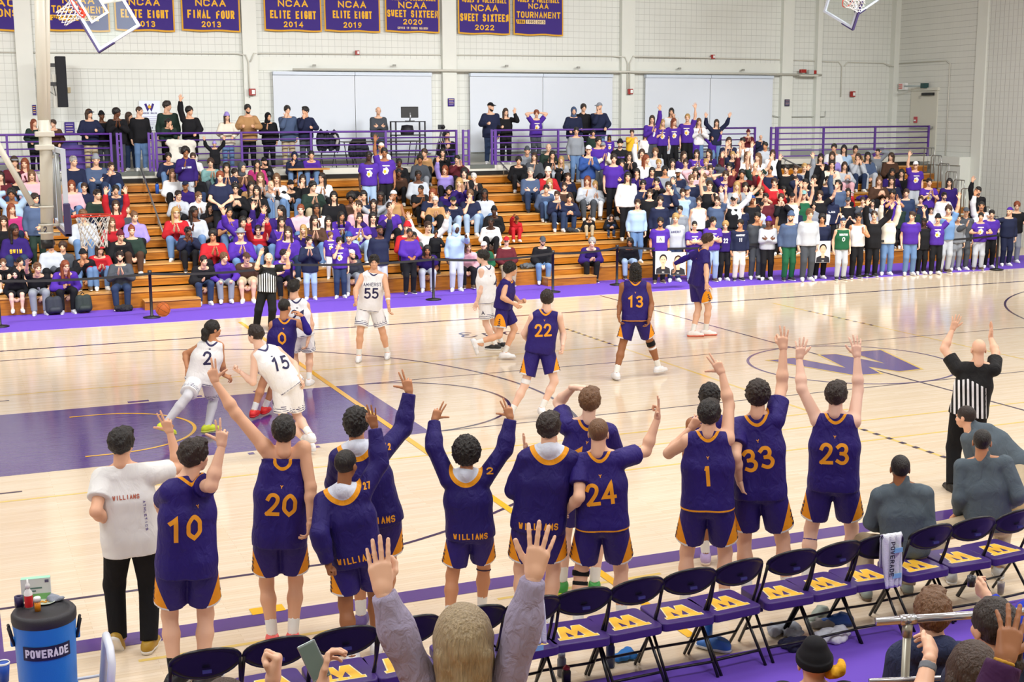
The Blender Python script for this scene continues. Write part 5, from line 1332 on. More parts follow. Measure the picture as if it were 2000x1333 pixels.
1709 421 Tuo c:bk p:bk short:br 1 floor F540 shout P.3
1738 420 Tuu l:cr p:jn short:bl 1 floor F537 shout
1783 422 Tdd t:pu p:jn short:br 1 floor F537 Y-1
1806 433 Tdd c:bk p:bk short:bk 6 floor F535 Y-.5
1834 427 Toh g:pu p:bk beanie:bk 1 floor F535 shout
1853 410 Tdu t:sb p:lg thick:br 1 floor F532 smile
1873 426 Tdd l:gy p:gy short:db 1 floor F528 Y.5
1888 414 Tcd h:dg p:dg cap:dg 1 floor F527 shout
1918 423 Tnn g:pu p:lg short:bk 2 floor F527
1939 418 Tdd t:pu p:bk short:bk 1 floor F523 shout
1918 402 Tud l:wh p:bk buzz:bk 3 floor F519 shout
1973 413 TPd l:nv p:nv capback:pu 1 floor F519 Y-1.2
1988 402 Tdn l:bk p:gy thick:rd 1 floor F513 ~g
1505 332 Tdd t:nv p:bk thick:bk 3
1537 330 Tud l:bk p:bk thick:bk 1 shout Y-.4
1554 331 Tdd h:nv p:bk short:br 1
1573 327 Tdu l:gy p:bk short:bl 1 shout
1604 308 Sll l:bk p:bk long:bk 1
1625 320 Skl l:cr p:bk long:db 1
1650 324 Skk l:lg p:pk long:br 1
1627 303 Sll l:lv p:bk long:br 1
1631 287 Sll l:wh p:lj pony:bk 2
1650 291 Sll l:lb p:dj long:bk 1
1673 292 Sll l:tn p:bk tail:db 2
1677 307 Sff l:lg p:dj long:br 1
1695 305 Sll l:sl p:lg long:bk 2
1718 297 Shh l:gy p:lg buzz:db 1
1741 306 Sll l:br p:bk bob:br 1 Y-1
1743 337 Sll l:dp p:bk long:bk 3 smile
1763 338 Sll l:bk p:bk long:bk 1 smile
1790 323 Tud g:pu p:lg cap:wh 1
1744 352 Scl l:nv p:bk long:db 1
1718 352 Skk c:br p:bk long:lb 1
1816 356 Tcc g:pu p:bk short:db 1 Y.6
1856 356 Tdd c:dp p:bk long:bk 1
1845 383 Tdc l:wh p:bk short:db 1 ~b shout Y.5
1912 373 Tud h:bk p:bk thick:bk 2 ~b shout
1574 358 Thd c:nv p:bk short:bk 2
1638 360 Tud l:sl p:bk short:bk 2 Y-.5
1532 372 Tdd l:bk p:bk thick:bk 3
1548 385 Tdu k:wh p:bk cap:bk 2 shout
1527 387 Tfm l:bk p:bk thick:br 1
1571 381 Tuu k:gn p:bk cap:tl 1
1603 381 Too t:bk p:bk thick:br 1
1626 388 Tdd h:nv p:bk hood:nv 6
1639 412 Tff t:cr p:bk mop:bl 1
1658 393 Tdd c:bk p:bk cap:dg 1 smile
1665 374 Sll l:rd p:bk long:bk 1 R5
1686 392 Tmm l:dg p:bk short:br 1
1706 397 Tdd l:lg p:bk long:bk 1
1691 432 Tdd l:bk p:bk short:bk 2 shout
1684 411 Tdd l:bk p:bk capback:dg 2
1744 379 Tgg t:pu p:bk curly:bk 3
1772 377 Tdd c:dj p:bk short:br 1
1791 408 Tdd l:gd p:bk beanie:dg 5
1820 411 Tdd l:wh p:bk short:br 1 shout
1524 421 Tdd l:tn p:bk thick:bk 4
1497 386 Tdd l:mr p:bk short:bk 2
1513 357 Toc c:rd p:bk short:br 1 shout
1440 363 Tcc l:gy p:bk long:bl 1
1460 305 Tcc l:wh p:bk long:lb 1
1432 303 Tuu t:nv p:bk pony:bl 1 shout
1410 310 Tcc l:dp p:bk long:br 1
1300 333 Tdd c:gy p:bk curly:bk 3
1246 398 Tdd l:lb p:jn short:br 1
1330 410 Tdd l:gy p:bk thick:bk 2
1375 420 Tdd t:bk p:bk short:br 1
1408 425 Tdd l:dg p:bk short:bk 3
1450 405 Tdd t:nv p:bk thick:br 1 shout
1466 420 Tdd l:bk p:bk short:bk 4
1510 412 Tdd l:tn p:bk thick:bk 2
1560 408 Tdd c:nv p:bk thick:db 1
1590 402 Tdd h:gy p:bk curly:bk 2
1612 408 Tdd t:wh p:bk short:bk 3
1660 418 Tmm t:gy p:bk thick:br 1 shout
1722 408 Tdu l:bk p:bk short:bk 2
1760 402 Tdd c:gd p:bk thick:bk 1 shout
1800 390 Tdd c:nv p:bk short:br 1
1290 392 Tdd l:nv p:dj thick:db 1
1270 378 Tdd t:bk p:bk short:br 1
1510 300 Tdd l:wh p:bk long:br 1
1555 352 Tdd t:bk p:bk short:br 1
1592 350 Tuu l:bk p:bk thick:bk 2
1618 352 Tdd c:nv p:bk short:db 1 shout
1226 345 Tdd l:wh p:bk long:bk 2
1200 310 Tdd t:pu p:bk thick:db 1
1380 318 Tdd t:gy p:bk short:bl 1
1405 330 Tdd t:dp p:bk thick:bk 3
1440 320 Tdd l:bk p:bk short:br 1
''')
label_crowd()
def shirt_text(key, text, w, h, dz, c, lw):
    o, J, top = SPEC[key]; write_on('lettering', text, top.data, top, J['pel']+J['up']*dz, J['fr'], -J['rs'], w, h, mat('print_'+c, c, .7), lw, gap=.4, off=.006)
# ---------------------------------------------------------------- players, officials, coaches: posed joint by joint
PURP, GOLD = '26176b', 'f0a01e'
def solve(sp):
    """places every joint: each lies on its sight line, at a bone's length from the joint before it"""
    K = sp['j']; mode = sp.get('mode', 'stand'); sp['hem'] = sp.get('hem', .09)*.6 if sp['kit'] in ('purple', 'tee_purple', 'warmup') else sp.get('hem', .09); g = at_z(*sp['g'], sp.get('gz', 0)) if sp.get('g') else None; s = sp.get('s', 1.0)
    def on(px, par, L, mode):
        d = nrm(ray(px[0], px[1])); hv = nrm(d*V(1, 1, 0)); t0 = ((par-CAM)@hv)/(d@hv); p0 = CAM+d*t0
        if isinstance(mode, float): return CAM+d*(t0+mode/(d@hv))
        if mode == 0: return p0
        o = par-CAM; b = d@o; c = o@o-L*L*s*s; D = b*b-c
        return CAM+d*(b+mode*math.sqrt(D)) if D > 0 else CAM+d*b
    J = {}
    def get(k, par, L, default=0):
        q = K[k]; return on(q, par, L, q[2] if len(q) > 2 else default)
    off = lambda k: K[k][2] if len(K[k]) > 2 else 0
    if mode == 'stand':
        gz = sp.get('gz', 0); hd = on(K['head'], g, 1, 0); s = sp.get('s', float(np.clip((hd[2]-gz)/1.665, .9, 1.17)))
        pel = on(K['pel'], g, 1, off('pel')); J['pel'] = V(pel[0], pel[1], gz+.945*s-sp.get('dz', .015))
    elif mode == 'seat': J['pel'] = at_z(K['pel'][0], K['pel'][1], sp['pelz'])
    elif g is None: J['pel'] = at_d(K['pel'][0], K['pel'][1], sp['dep'])
    else: J['pel'] = on(K['pel'], g, 1, off('pel'))
    J['s'] = s**.75; J['hs'] = s**-.55
    J['neck'] = get('neck', J['pel'], .515); v = J['neck']-J['pel']; l = np.linalg.norm(v)
    if l > .60*s: J['neck'] = J['pel']+v*(.60*s/l)
    J['head'] = get('head', J['neck'], .2)
    v = J['head']-J['neck']; l = np.linalg.norm(v); J['head'] = J['neck']+v*(min(max(l, .145), .235)/l)
    for q in 'lr':
        J['s'+q] = get('s'+q, J['neck'], .18); J['e'+q] = get('e'+q, J['s'+q], .29, 1); J['w'+q] = get('w'+q, J['e'+q], .255, 1); J['h'+q] = get('h'+q, J['pel'], .09) if mode != 'free' else None
    if mode in ('stand', 'seat'):
        r = nrm((J['hr']-J['hl'])*V(1, 1, 0)) if mode == 'stand' else nrm(J['hr']-J['hl'])
        for q, sg in (('l', -1), ('r', 1)): J['h'+q] = J['pel']+r*sg*.09*s-V(0, 0, .02*s)
        fr = nrm(np.cross(V(0, 0, 1), r)); my = (K['al'][1]+K['ar'][1])/2
        for q, sg in (('l', -1), ('r', 1)):
            ax, ay = K['a'+q][:2]
            if mode == 'stand':
                a = at_z(ax, sp['g'][1]+(ay-my), sp.get('gz', 0))+V(0, 0, .09*s); hint = fr+r*sg*.25
            else: a = at_z(ax, ay, .09); hint = at_z(K['k'+q][0], K['k'+q][1], .52)-J['h'+q]+V(0, 0, .3)
            J['k'+q], J['a'+q] = ik(J['h'+q], a, .435*s, .425*s, hint)
            if mode == 'seat': J['a'+q] = a
    elif mode == 'free':
        r = nrm((J['sr']-J['sl'])*V(1, 1, 0)); fr = nrm(np.cross(V(0, 0, 1), r)); fz = sp['fz']
        for q, sg in (('l', -1), ('r', 1)):
            J['h'+q] = J['pel']+r*sg*.09*s-V(0, 0, .02)
            if sp.get('seated'): a = J['pel']+fr*.42+r*sg*.12; a[2] = fz+.09
            else: a = J['pel']+r*sg*.11; a[2] = fz+.09
            J['k'+q], J['a'+q] = ik(J['h'+q], a, .435*s, .425*s, fr+V(0, 0, .6)); J['a'+q] = a
    else:
        for q in 'lr': J['k'+q] = get('k'+q, J['h'+q], .43, -1); J['a'+q] = get('a'+q, J['k'+q], .42, 1)
    for a, b, L in tuple((x+q, y+q, L) for q in 'lr' for x, y, L in (('s', 'e', .29), ('e', 'w', .255), ('h', 'k', .43), ('k', 'a', .42))):
        v = J[b]-J[a]; l = np.linalg.norm(v)/s
        if l > L*1.15: J[b] = J[a]+v*(L*1.15/l)          # never stretch a bone far beyond its length
    for q in 'lr':
        if mode == 'run': J['a'+q][2] = max(J['a'+q][2], .085*s)
    frames(J)
    tw = CAM*V(1, 1, 0)-J['head']*V(1, 1, 0); base = math.atan2(tw[0], -tw[1])   # yaw that looks away from the camera
    fy, fp = sp.get('face', (0, 0))[:2]; J['hR'] = Rz(base-math.radians(fy))@Rx(math.radians(fp))
    rt, aw = nrm(RT*V(1, 1, 0)), nrm(FW*V(1, 1, 0))
    PD = dict(T=-aw, A=aw, L=-rt, R=rt, U=V(0, 0, 1), D=V(0, 0, -1))
    for q in 'lr':
        hk, tip, pm = sp['hand'+q]; tp = on(tip, J['w'+q], .18, tip[2] if len(tip) > 2 else 0)
        J['hand'+q] = (hk, tp-J['w'+q], PD[pm])
        td = sp.get('toe'+q, sp.get('toe', 0)); a = base-math.radians(td); J['t'+q] = V(-math.sin(a), math.cos(a), 0)
    if sp.get('seated'): J['seated'] = True
    J['base'] = base; return J
def verts(me):
    co = np.empty(len(me.vertices)*3, np.float32); me.vertices.foreach_get('co', co); return co.reshape(-1, 3).astype(float)
def torso_uvw(J, P): P = P-J['pel']; return P@J['rs'], P@J['up'], P@J['fr']
def write_on(name, text, me, parent, c, n, u, w, h, m, lw=None, reach=.35, gap=.45, off=.003):
    """lettering laid on a garment's surface: c centre, n outward, u reading direction"""
    n = nrm(n); u = nrm(u-n*(u@n)); v = np.cross(n, u)
    bv = BVHTree.FromPolygons([tuple(p) for p in verts(me)], [tuple(p.vertices) for p in me.polygons])
    P, l = strokes(text, w, h, gap, lw); vs, fs = ribbon(P, l, .014); out = []; ok = []
    for a, b in vs:
        o = c+u*a+v*b+n*reach; hit = bv.ray_cast(Vector(o), Vector(-n), reach*2)
        ok.append(hit[0] is not None); out.append(tuple(np.array(hit[0])+n*off) if hit[0] is not None else tuple(o-n*reach))
    fs = [f for f in fs if all(ok[i] for i in f)]
    if not fs: return None
    e = bpy.data.meshes.new(name); e.from_pydata(out, [], fs); e.update(); return link(name, e, m, parent)
def leg_coords(J, P):
    side = (P-J['pel'])@J['rh'] > 0; t = np.zeros(len(P)); c = np.zeros(len(P))
    for q, sg, mk in (('l', -1, ~side), ('r', 1, side)):
        a, b = J['h'+q], J['k'+q]; L = np.linalg.norm(b-a); d = (b-a)/L; out = nrm(J['rh']*sg-d*((J['rh']*sg)@d)); r = P[mk]-a; tt = r@d
        rp = r-tt[:, None]*d; t[mk] = tt/L; c[mk] = (rp@out)/(np.linalg.norm(rp, axis=1)+1e-6)
    return t, c
def sub(o, name, field, h, mats, attrs=None):
    me = mesh_np(name, [(*skin(field, h), 0)])
    if attrs:
        for k, v in attrs(verts(me)).items(): set_attr(me, k, v)
    return link(name, me, mats, o), me
M_GOLD = mat('tackle_twill_gold', GOLD, .6); M_NAVY = mat('tackle_twill_navy', '23204e', .6); M_INK = mat('script_ink', '1c1440', .6)
def figure(sp):
    J = solve(sp); s = J['s']; h = sp.get('h', .011); org = V(*(J['al']+J['ar'])/2)*V(1, 1, 0)+V(0, 0, min(J['al'][2], J['ar'][2])-.09*s)
    for k in list(J):
        if isinstance(J[k], np.ndarray) and J[k].shape == (3,) and k not in ('up', 'rs', 'rh', 'fr', 'tl', 'tr'): J[k] = J[k]-org
    o = bpy.data.objects.new('person', body_mesh(J, h*.9, 1, sp.get('mouth', 'calm'))); COL.objects.link(o); o.location = org
    for m in (m_skin(sp['skin']), M_EYE, M_LIP, m_hair(sp['hair'][1]), M_WHITE): o.data.materials.append(m)
    tag(o, sp['label'], 'person', sp.get('group'))
    hk, hc = sp['hair'][:2]
    if hk != 'bald':
        hat = hk in ('beanie', 'cap', 'capback', 'hood'); child_m(hk if hat else 'hair', hair_mesh(hk, 1), o, [cloth(PCOL[hc][0]) if hat else m_hair(hc)], J['hR'], J['head'], s*J['hs']*1.02)
    up, fr, rs, pel, nk = J['up'], J['fr'], J['rs'], J['pel'], J['neck']; kit = sp['kit']; bk = -1 if sp.get('back', True) else 1
    def neck_ring(P): return np.sqrt((((P-(nk+up*.005*s))*1.0)**2).sum(1))
    # ---- top
    if kit in ('purple', 'white', 'tee_purple'):
        base, t1 = (PURP, GOLD) if kit != 'white' else ('f3f3f6', '3b3966'); tee = sp.get('under')
        def at(P):
            u, v, w = torso_uvw(J, P); d = neck_ring(P); m1 = .0085*s-np.abs(d-.098*s)
            if sp.get('band'): m1 = np.maximum(m1, np.maximum(.008-np.abs(v+.015), .008-np.abs(v+.05)))
            if sp.get('hemline'): m1 = np.maximum(m1, .007-np.abs(v+sp.get('hem', .07)*s-.012))
            if kit == 'white': m1 = np.maximum(m1, .006-np.abs(v+sp.get('hem', .07)*s-.02))
            return dict(m1=m1, m2=-np.ones(len(P)))
        f = top_field(J, 'tee' if kit == 'tee_purple' else 'tank', .020, sp.get('hem', .07), 1.0)
        to, me = sub(o, 'jersey', f, h, [cloth3(base, t1, 'ffffff', .6)], at)
        if tee:
            uf = Field(.03)
            for q in tee:
                a, b = J['s'+q], J['e'+q]; d = nrm(b-a); uf.grp([cone(a-d*.03, b, .064*s, .062*s)], [(a+(b-a)*.55, d)])
            sub(o, 'undershirt', uf, h, [cloth(sp.get('undercol', '1c1247'))])
        if sp.get('num'):
            nm = sp['num']; hh = .185*s; ww = (.25 if len(nm) == 2 else (.05 if nm == '1' else .125))*s; cc = pel+up*sp.get('numz', .285)*s+rs*sp.get('numx', 0)
            sn = fr*(bk if True else 1)+rs*sp.get('numt', 0)
            write_on('jersey_number', nm, me, to, cc, sn, rs*(-bk), ww, hh, M_GOLD if kit != 'white' else M_NAVY, .030*s, gap=.25)
        if bk < 0 and kit != 'white': write_on('small_mark', 'Y', me, to, pel+up*.425*s, -fr, rs, .024, .026, M_GOLD, .006)
        if kit == 'white': write_on('small_mark', '-', me, to, pel+up*.41*s, fr*bk, -rs*bk, .035, .02, M_NAVY, .014)
        if sp.get('chest'): write_on('lettering', sp['chest'], me, to, pel+up*.385*s, fr, -rs, .30*s, .058*s, M_NAVY if kit == 'white' else M_GOLD, .0085, gap=.5)
        if sp.get('sleeve'):
            for q in sp['sleeve']:
                a, b, c = J['s'+q], J['e'+q], J['w'+q]; sf = Field(.03); m = b+(c-b)*.3
                k0 = .25 if sp.get('sleevefrom') is None else sp['sleevefrom']; sf.grp([cone(a+(b-a)*k0, b, .056*s, .050*s), cone(b, m, .050*s, .050*s), cone(m, c, .050*s, .034*s)], [(b+(c-b)*.96, nrm(c-b))])
                sub(o, 'arm_sleeve', sf, h, [cloth(sp.get('slcol', '2a1b78'))])
    elif kit == 'warmup':
        f = top_field(J, 'long', .024, sp.get('hem', .13)); f.g[0] = (f.g[0][0], f.g[0][1][:1], (), .035)
        f.grp([cone(nk-up*.02*s-rs*.05*s-fr*.02*s, nk+up*.01*s-fr*.05*s, .062*s, .066*s), cone(nk-up*.02*s+rs*.05*s-fr*.02*s, nk+up*.01*s-fr*.05*s, .062*s, .066*s)], [(nk+up*.045*s, nrm(up+fr*.5))])
        def at(P):
            u, v, w = torso_uvw(J, P); d = np.sqrt(((P-(nk-fr*.02*s+up*.03*s))**2).sum(1)); return dict(m1=.155*s-d, m2=.118*s-d)
        to, me = sub(o, 'warmup_top', f, h, [cloth3('201361', GOLD, 'd9dfee', .6)], at)
        write_on('lettering', 'WILLIAMS', me, to, pel-up*.005*s, -fr, rs, .31*s, .056*s, M_GOLD, .0105*s, gap=.45)
        if sp.get('num'): a = J['sr']+(J['er']-J['sr'])*.28; write_on('sleeve_number', sp['num'], me, to, a, -fr+V(0, 0, .25), rs, .06, .06, M_GOLD, .011)
    elif kit == 'ref':
        def at(P):
            u, v, w = torso_uvw(J, P); st = np.sin(u/s*2*PI/.05+1.57)-.05; rg = np.minimum(.195*s-np.abs(u), np.minimum(v+.02*s, .41*s-np.abs(u)*.35-v)); return dict(m1=np.minimum(st*.02, rg), m2=-np.ones(len(P)))
        to, me = sub(o, 'referee_shirt', top_field(J, 'tee', .018, .03), h*.8, [cloth3('141416', 'e8e8ea', 'ffffff', .7)], at)
    else:
        kind = dict(tee='tee', pullover='long', knit='long', coat='coat')[kit]; f = top_field(J, kind, sp.get('ease', .022 if kind != 'tee' else .03), sp.get('hem', .10))
        if sp.get('hoodlump'): f.grp([cone(nk-fr*.075*s-rs*.06, nk-fr*.075*s+rs*.06, .07, .07)])
        if kit == 'pullover': f.grp([cone(nk-up*.02*s-fr*.01, nk+up*.06*s+fr*.005, .078*s, .070*s)], [(nk+up*.085*s, nrm(up+fr*.3))])
        to, me = sub(o, {'tee': 'tee_shirt', 'coat': 'jacket', 'knit': 'knit_top'}.get(kit, 'pullover'), f, h, [cloth3(sp['topcol'], None, None, .85, sp.get('fold', 9), .8)])
        if sp.get('backtext'):
            write_on('lettering', sp['backtext'], me, to, pel+up*.36*s, -fr, rs, .20*s, .035*s, mat('print_rust', 'b5604a', .7), .007); write_on('lettering', 'ATHLETICS', me, to, pel+up*.20*s+rs*.13*s, -fr, -up, .24*s, .018*s, mat('print_violet', '6a5a9a', .7), .004, gap=.9)
    # ---- legs
    bt = sp.get('bottom', 'shorts')
    if bt == 'shorts':
        wht = kit == 'white'; tmax = sp.get('tmax', .72)
        def at(P):
            t, c = leg_coords(J, P); t = t/tmax
            if wht: m1 = np.where(t > .6, np.sin((t-.72)*2*PI/.085)-.2, -1); m1 = np.where((t > .74) & (t < .97), m1, -1); return dict(m1=m1, m2=-np.ones(len(P)))
            m1 = c-(1.02-(t-.30)*1.28); return dict(m1=m1, m2=np.minimum(m1+.05, (t-.935)*4))
        so, sm = sub(o, 'shorts', shorts_field(J, .02, tmax), h, [cloth3('f3f3f6', '3b3966', 'ffffff', .65) if wht else cloth3(PURP, 'f09a1a', 'e6e6ea', .6)], at)
        for q, sg in (('l', -1), ('r', 1)):
            a, b = J['h'+q], J['k'+q]; d = nrm(b-a); out = nrm(J['rh']*sg-d*((J['rh']*sg)@d)); n = nrm(out+np.cross(J['rh'], d)*0-J['fr']*sp.get('ephs', .45)*(-bk)*1.0)
            if not wht: write_on('script', 'εphs', sm, so, a+(b-a)*.66*tmax/.88+out*.05*s, n, d*-1.0*sg*0+nrm(np.cross(n, d))*0-d, .14*s, .05*s, M_INK, .011*s, gap=.35)
            else: write_on('emblem', 'A', sm, so, a+(b-a)*.5+out*.05, n, np.cross(d, n)*-1, .06*s, .07*s, M_NAVY, .012)
    else:
        sub(o, 'trousers', pants_field(J, .024 if bt == 'pants' else .018, sp.get('cuff', .004)), h, [cloth3(sp['botcol'], None, None, .9, 8, .7)])
    sock = sp.get('sock', 'eceCE8'.lower())
    for q in 'lr':
        a, b = J['k'+q], J['a'+q]; d = nrm(b-a)
        if bt == 'shorts' and sock:
            kk = sp.get('sockh', .66); sf = Field(.02); sf.grp([cone(a+(b-a)*kk, b+d*.02, .049*s, .042*s)], [(a+(b-a)*(kk+.02), -d)]); sub(o, 'sock', sf, h, [cloth(sock)])
        t = J['t'+q]; pt = sp.get('pitch'+q, 0); x = nrm(np.cross(t, V(0, 0, 1))); t2 = nrm(t*math.cos(math.radians(pt))-V(0, 0, 1)*math.sin(math.radians(pt))); z = np.cross(x, t2)
        sc = sp.get('shoe', ('ececef', 'dadade')); child_m('shoe', shoe_mesh('trainer', 1), o, [mat('shoe_'+sc[0], sc[0], .5), mat('shoe_'+sc[1], sc[1], .5)], np.stack([x, t2, z], 1), J['a'+q]-z*.09*s, s*1.02)
    if sp.get('tights'):
        tf = Field(.03)
        for q in 'lr':
            for pr in leg_prims(J, q, .008): tf.grp([pr], k=.02)
        sub(o, 'leg_sleeve', tf, h, [cloth(sp['tights'])])
    for q, t, w, c, nm in sp.get('bands', []):
        a, b = (J['k'+q], J['a'+q]) if t >= 0 else (J['h'+q], J['k'+q]); tt = t if t >= 0 else 1+t; d = nrm(b-a); p = a+(b-a)*tt; r = (.072 if abs(t) < .18 else .064)*s
        bf = Field(.01); bf.grp([cone(p-d*w/2, p+d*w/2, r, r*(.98 if t < .3 else .9))], [(p+d*w/2, d), (p-d*w/2, -d)]); sub(o, nm, bf, .008, [cloth(c)])
    for q, t, w, c, nm in sp.get('wrist', []):
        a, b = J['e'+q], J['w'+q]; d = nrm(b-a); p = a+(b-a)*t; r = (.050-.018*t)*s
        bf = Field(.01); bf.grp([cone(p-d*w/2, p+d*w/2, r, r)], [(p+d*w/2, d), (p-d*w/2, -d)]); sub(o, nm, bf, .006, [cloth(c)])
    for ex in sp.get('extra', []): child_m(ex[0], hair_mesh(ex[1], 1), o, [ex[2]], J['hR'], J['head'], s*J['hs']*1.02)
    for k in list(J):
        if isinstance(J[k], np.ndarray) and J[k].shape == (3,) and k not in ('up', 'rs', 'rh', 'fr', 'tl', 'tr'): J[k] = J[k]+org
    J['org'] = org; J['obj'] = o; J['top'] = to; J['topmesh'] = me; return J
BG_ = 'home players cheering in front of the bench'
def P_(label, skin_, hair, kit, g, j, handl, handr, **k):
    sp = dict(label=label, skin=skin_, hair=hair, kit=kit, g=g, j=j, handl=handl, handr=handr); sp.update(k); return figure(sp)
FIG = {}
FIG['tee'] = P_('person in white printed tee and black trousers at the far left, walking away, hand raised', '2', ('thick', 'bk'), 'tee', (266, 1270),
 dict(pel=(256, 1062), neck=(240, 912), head=(238, 869), sl=(201, 935), sr=(296, 926), el=(187, 1000, -1), wl=(212, 1022, 1), er=(350, 916, 1), wr=(331, 842, -1), hl=(237, 1066), hr=(276, 1066), kl=(233, 1150, 1), al=(232, 1236, -1), kr=(286, 1145, -1), ar=(292, 1240, 1)),
 ('relax', (232, 1015, .1), 'R'), ('three', (317, 805), 'A'), topcol='e9e8e6', bottom='pants', botcol='121215', face=(28, 0), hem=.13, toe=20, pitchl=58, shoe=('b08a2a', 'e8e4dc'), cuff=.0, fold=6, backtext='WILLIAMS')
FIG['10'] = P_('person in purple number 10 jersey turned to the right, fingers raised, beside the white tee', '1', ('thick', 'db'), 'tee_purple', (372, 1344),
 dict(pel=(366, 1125), neck=(368, 932), head=(380, 893), sl=(334, 962, -.06), sr=(388, 948, .08), el=(314, 985, 1), wl=(330, 1015, 1), er=(412, 950, -1), wr=(433, 872, 1), hl=(346, 1130), hr=(388, 1133), kl=(348, 1216, 1), al=(343, 1312, -1), kr=(406, 1220, 1), ar=(398, 1312, -1)),
 ('relax', (345, 1010), 'R'), ('three', (434, 803), 'A'), face=(48, 0), num='10', numt=-.5, numx=-.05, hem=.17, toe=40, group=BG_, sock='1c1c22', shoe=('1c1c22', 'ddd'+'ddd'), ephs=.1)
FIG['20'] = P_('person in purple number 20 jersey with pink shoes, left arm stretched up', '2', ('thick', 'bk'), 'purple', (553, 1262),
 dict(pel=(546, 1030), neck=(553, 862), head=(555, 822), sl=(516, 872), sr=(592, 876), el=(452, 798, 1), wl=(417, 742, 1), er=(607, 952, -1), wr=(606, 1020, 1), hl=(524, 1040), hr=(568, 1040), kl=(516, 1146, 1), al=(533, 1228, -1), kr=(570, 1142, 1), ar=(573, 1226, -1)),
 ('three', (408, 703), 'A'), ('relax', (602, 1047), 'L'), face=(0, 0), num='20', hem=.14, toe=-5, s=1.04, group=BG_, shoe=('f0625f', 'f48a80'))
FIG['warmA'] = P_('person in purple WILLIAMS warmup with cropped black hair, right hand making a ring', '4', ('buzz', 'bk'), 'warmup', (706, 1290),
 dict(pel=(697, 1128), neck=(670, 957), head=(676, 910), sl=(633, 980), sr=(706, 965), el=(624, 1044, -1), wl=(640, 1100, 1), er=(741, 905, 1), wr=(731, 830, 1), hl=(681, 1135), hr=(722, 1135), kl=(686, 1217, 1), al=(688, 1284, -1), kr=(728, 1205, 1), ar=(736, 1255, -1)),
 ('fist', (644, 1120), 'R'), ('okay', (716, 777), 'A'), face=(28, 0), num='27', toe=10, group=BG_, bands=[('l', .30, .012, '6a5a9a', 'knee_band')], hem=.14)
FIG['warmB'] = P_('person in purple WILLIAMS warmup with tousled black hair, right arm up, behind the cropped-haired player', '3', ('mop', 'bk'), 'warmup', (722, 1225),
 dict(pel=(733, 1010), neck=(697, 872), head=(697, 830), sl=(662, 895), sr=(744, 887), el=(652, 945, 1), wl=(668, 985, 1), er=(787, 838, 1), wr=(800, 765, 1), hl=(717, 1015), hr=(755, 1015), kl=(722, 1100, 1), al=(706, 1200, -1), kr=(757, 1100, 1), ar=(752, 1200, -1)),
 ('relax', (675, 1005), 'R'), ('three', (788, 718), 'A'), face=(20, 0), num='12', toe=10, group=BG_, shoe=('6f5c9c', 'c9c2d8'), hem=.14)
FIG['warmC'] = P_('person in purple WILLIAMS warmup with bushy black hair, both arms up with three fingers', '3', ('afro', 'bk'), 'warmup', (912, 1222),
 dict(pel=(919, 1066), neck=(910, 926), head=(911, 888), sl=(877, 938), sr=(945, 936), el=(847, 873, 1), wl=(848, 822, 1), er=(990, 872, 1), wr=(998, 814, 1), hl=(899, 1075), hr=(942, 1075), kl=(880, 1148, 1), al=(878, 1212, -1), kr=(944, 1134, 1), ar=(941, 1192, -1)),
 ('three', (866, 776), 'A'), ('three', (983, 768), 'A'), face=(0, 0), num='2', toe=0, group=BG_, bands=[('l', .28, .012, '4b4f7a', 'knee_band'), ('r', .05, .012, '3c3450', 'knee_band')], sockh=.6)
FIG['warmD'] = P_('person in purple WILLIAMS warmup with thick brown hair, clapping, beside number 24', '1', ('thick', 'db'), 'warmup', (1046, 1238),
 dict(pel=(1052, 1055), neck=(1072, 878), head=(1072, 838), sl=(1030, 895), sr=(1112, 897), el=(1004, 958, 1), wl=(1030, 892, 1), er=(1112, 965, 1), wr=(1082, 895, 1), hl=(1030, 1063), hr=(1074, 1063), kl=(1018, 1128, 1), al=(1020, 1200, -1), kr=(1074, 1128, 1), ar=(1072, 1200, -1)),
 ('flat', (1021, 855), 'R'), ('flat', (1088, 858), 'L'), face=(15, 0), toe=5, group=BG_, hem=.13)
FIG['15p'] = P_('person in purple number 15 jersey with tousled light brown hair, hand over head', '0', ('thick', 'lb'), 'tee_purple', (1127, 1158),
 dict(pel=(1142, 975), neck=(1148, 825), head=(1152, 787), sl=(1106, 832), sr=(1188, 845), el=(1090, 786, 1), wl=(1121, 757, -1), er=(1206, 900, 1), wr=(1198, 930, 1), hl=(1122, 982), hr=(1162, 982), kl=(1113, 1060, 1), al=(1098, 1130, -1), kr=(1162, 1060, 1), ar=(1161, 1130, -1)),
 ('flat', (1163, 756), 'D'), ('relax', (1195, 945), 'L'), face=(10, 0), num='15', hem=.12, toe=0, group=BG_, shoe=('3c9c45', 'd4e83a'))
FIG['24'] = P_('person in purple number 24 jersey with cropped fair hair and a black knee brace', '1', ('buzz', 'lb'), 'tee_purple', (1172, 1238),
 dict(pel=(1176, 1035), neck=(1171, 886), head=(1169, 848), sl=(1134, 905), sr=(1211, 897), el=(1131, 972, -1), wl=(1108, 998, 1), er=(1261, 882, 1), wr=(1284, 818, 1), hl=(1152, 1045), hr=(1198, 1045), kl=(1133, 1125, 1), al=(1128, 1190, -1), kr=(1201, 1122, 1), ar=(1214, 1180, -1)),
 ('relax', (1096, 1004, .1), 'R'), ('three', (1287, 775), 'L'), face=(10, 0), num='24', hem=.06, hemline=1, toe=0, group=BG_, bands=[('l', .02, .05, '17171a', 'knee_brace'), ('l', .22, .045, '17171a', 'knee_brace'), ('l', .42, .05, '1b1b20', 'knee_brace')])
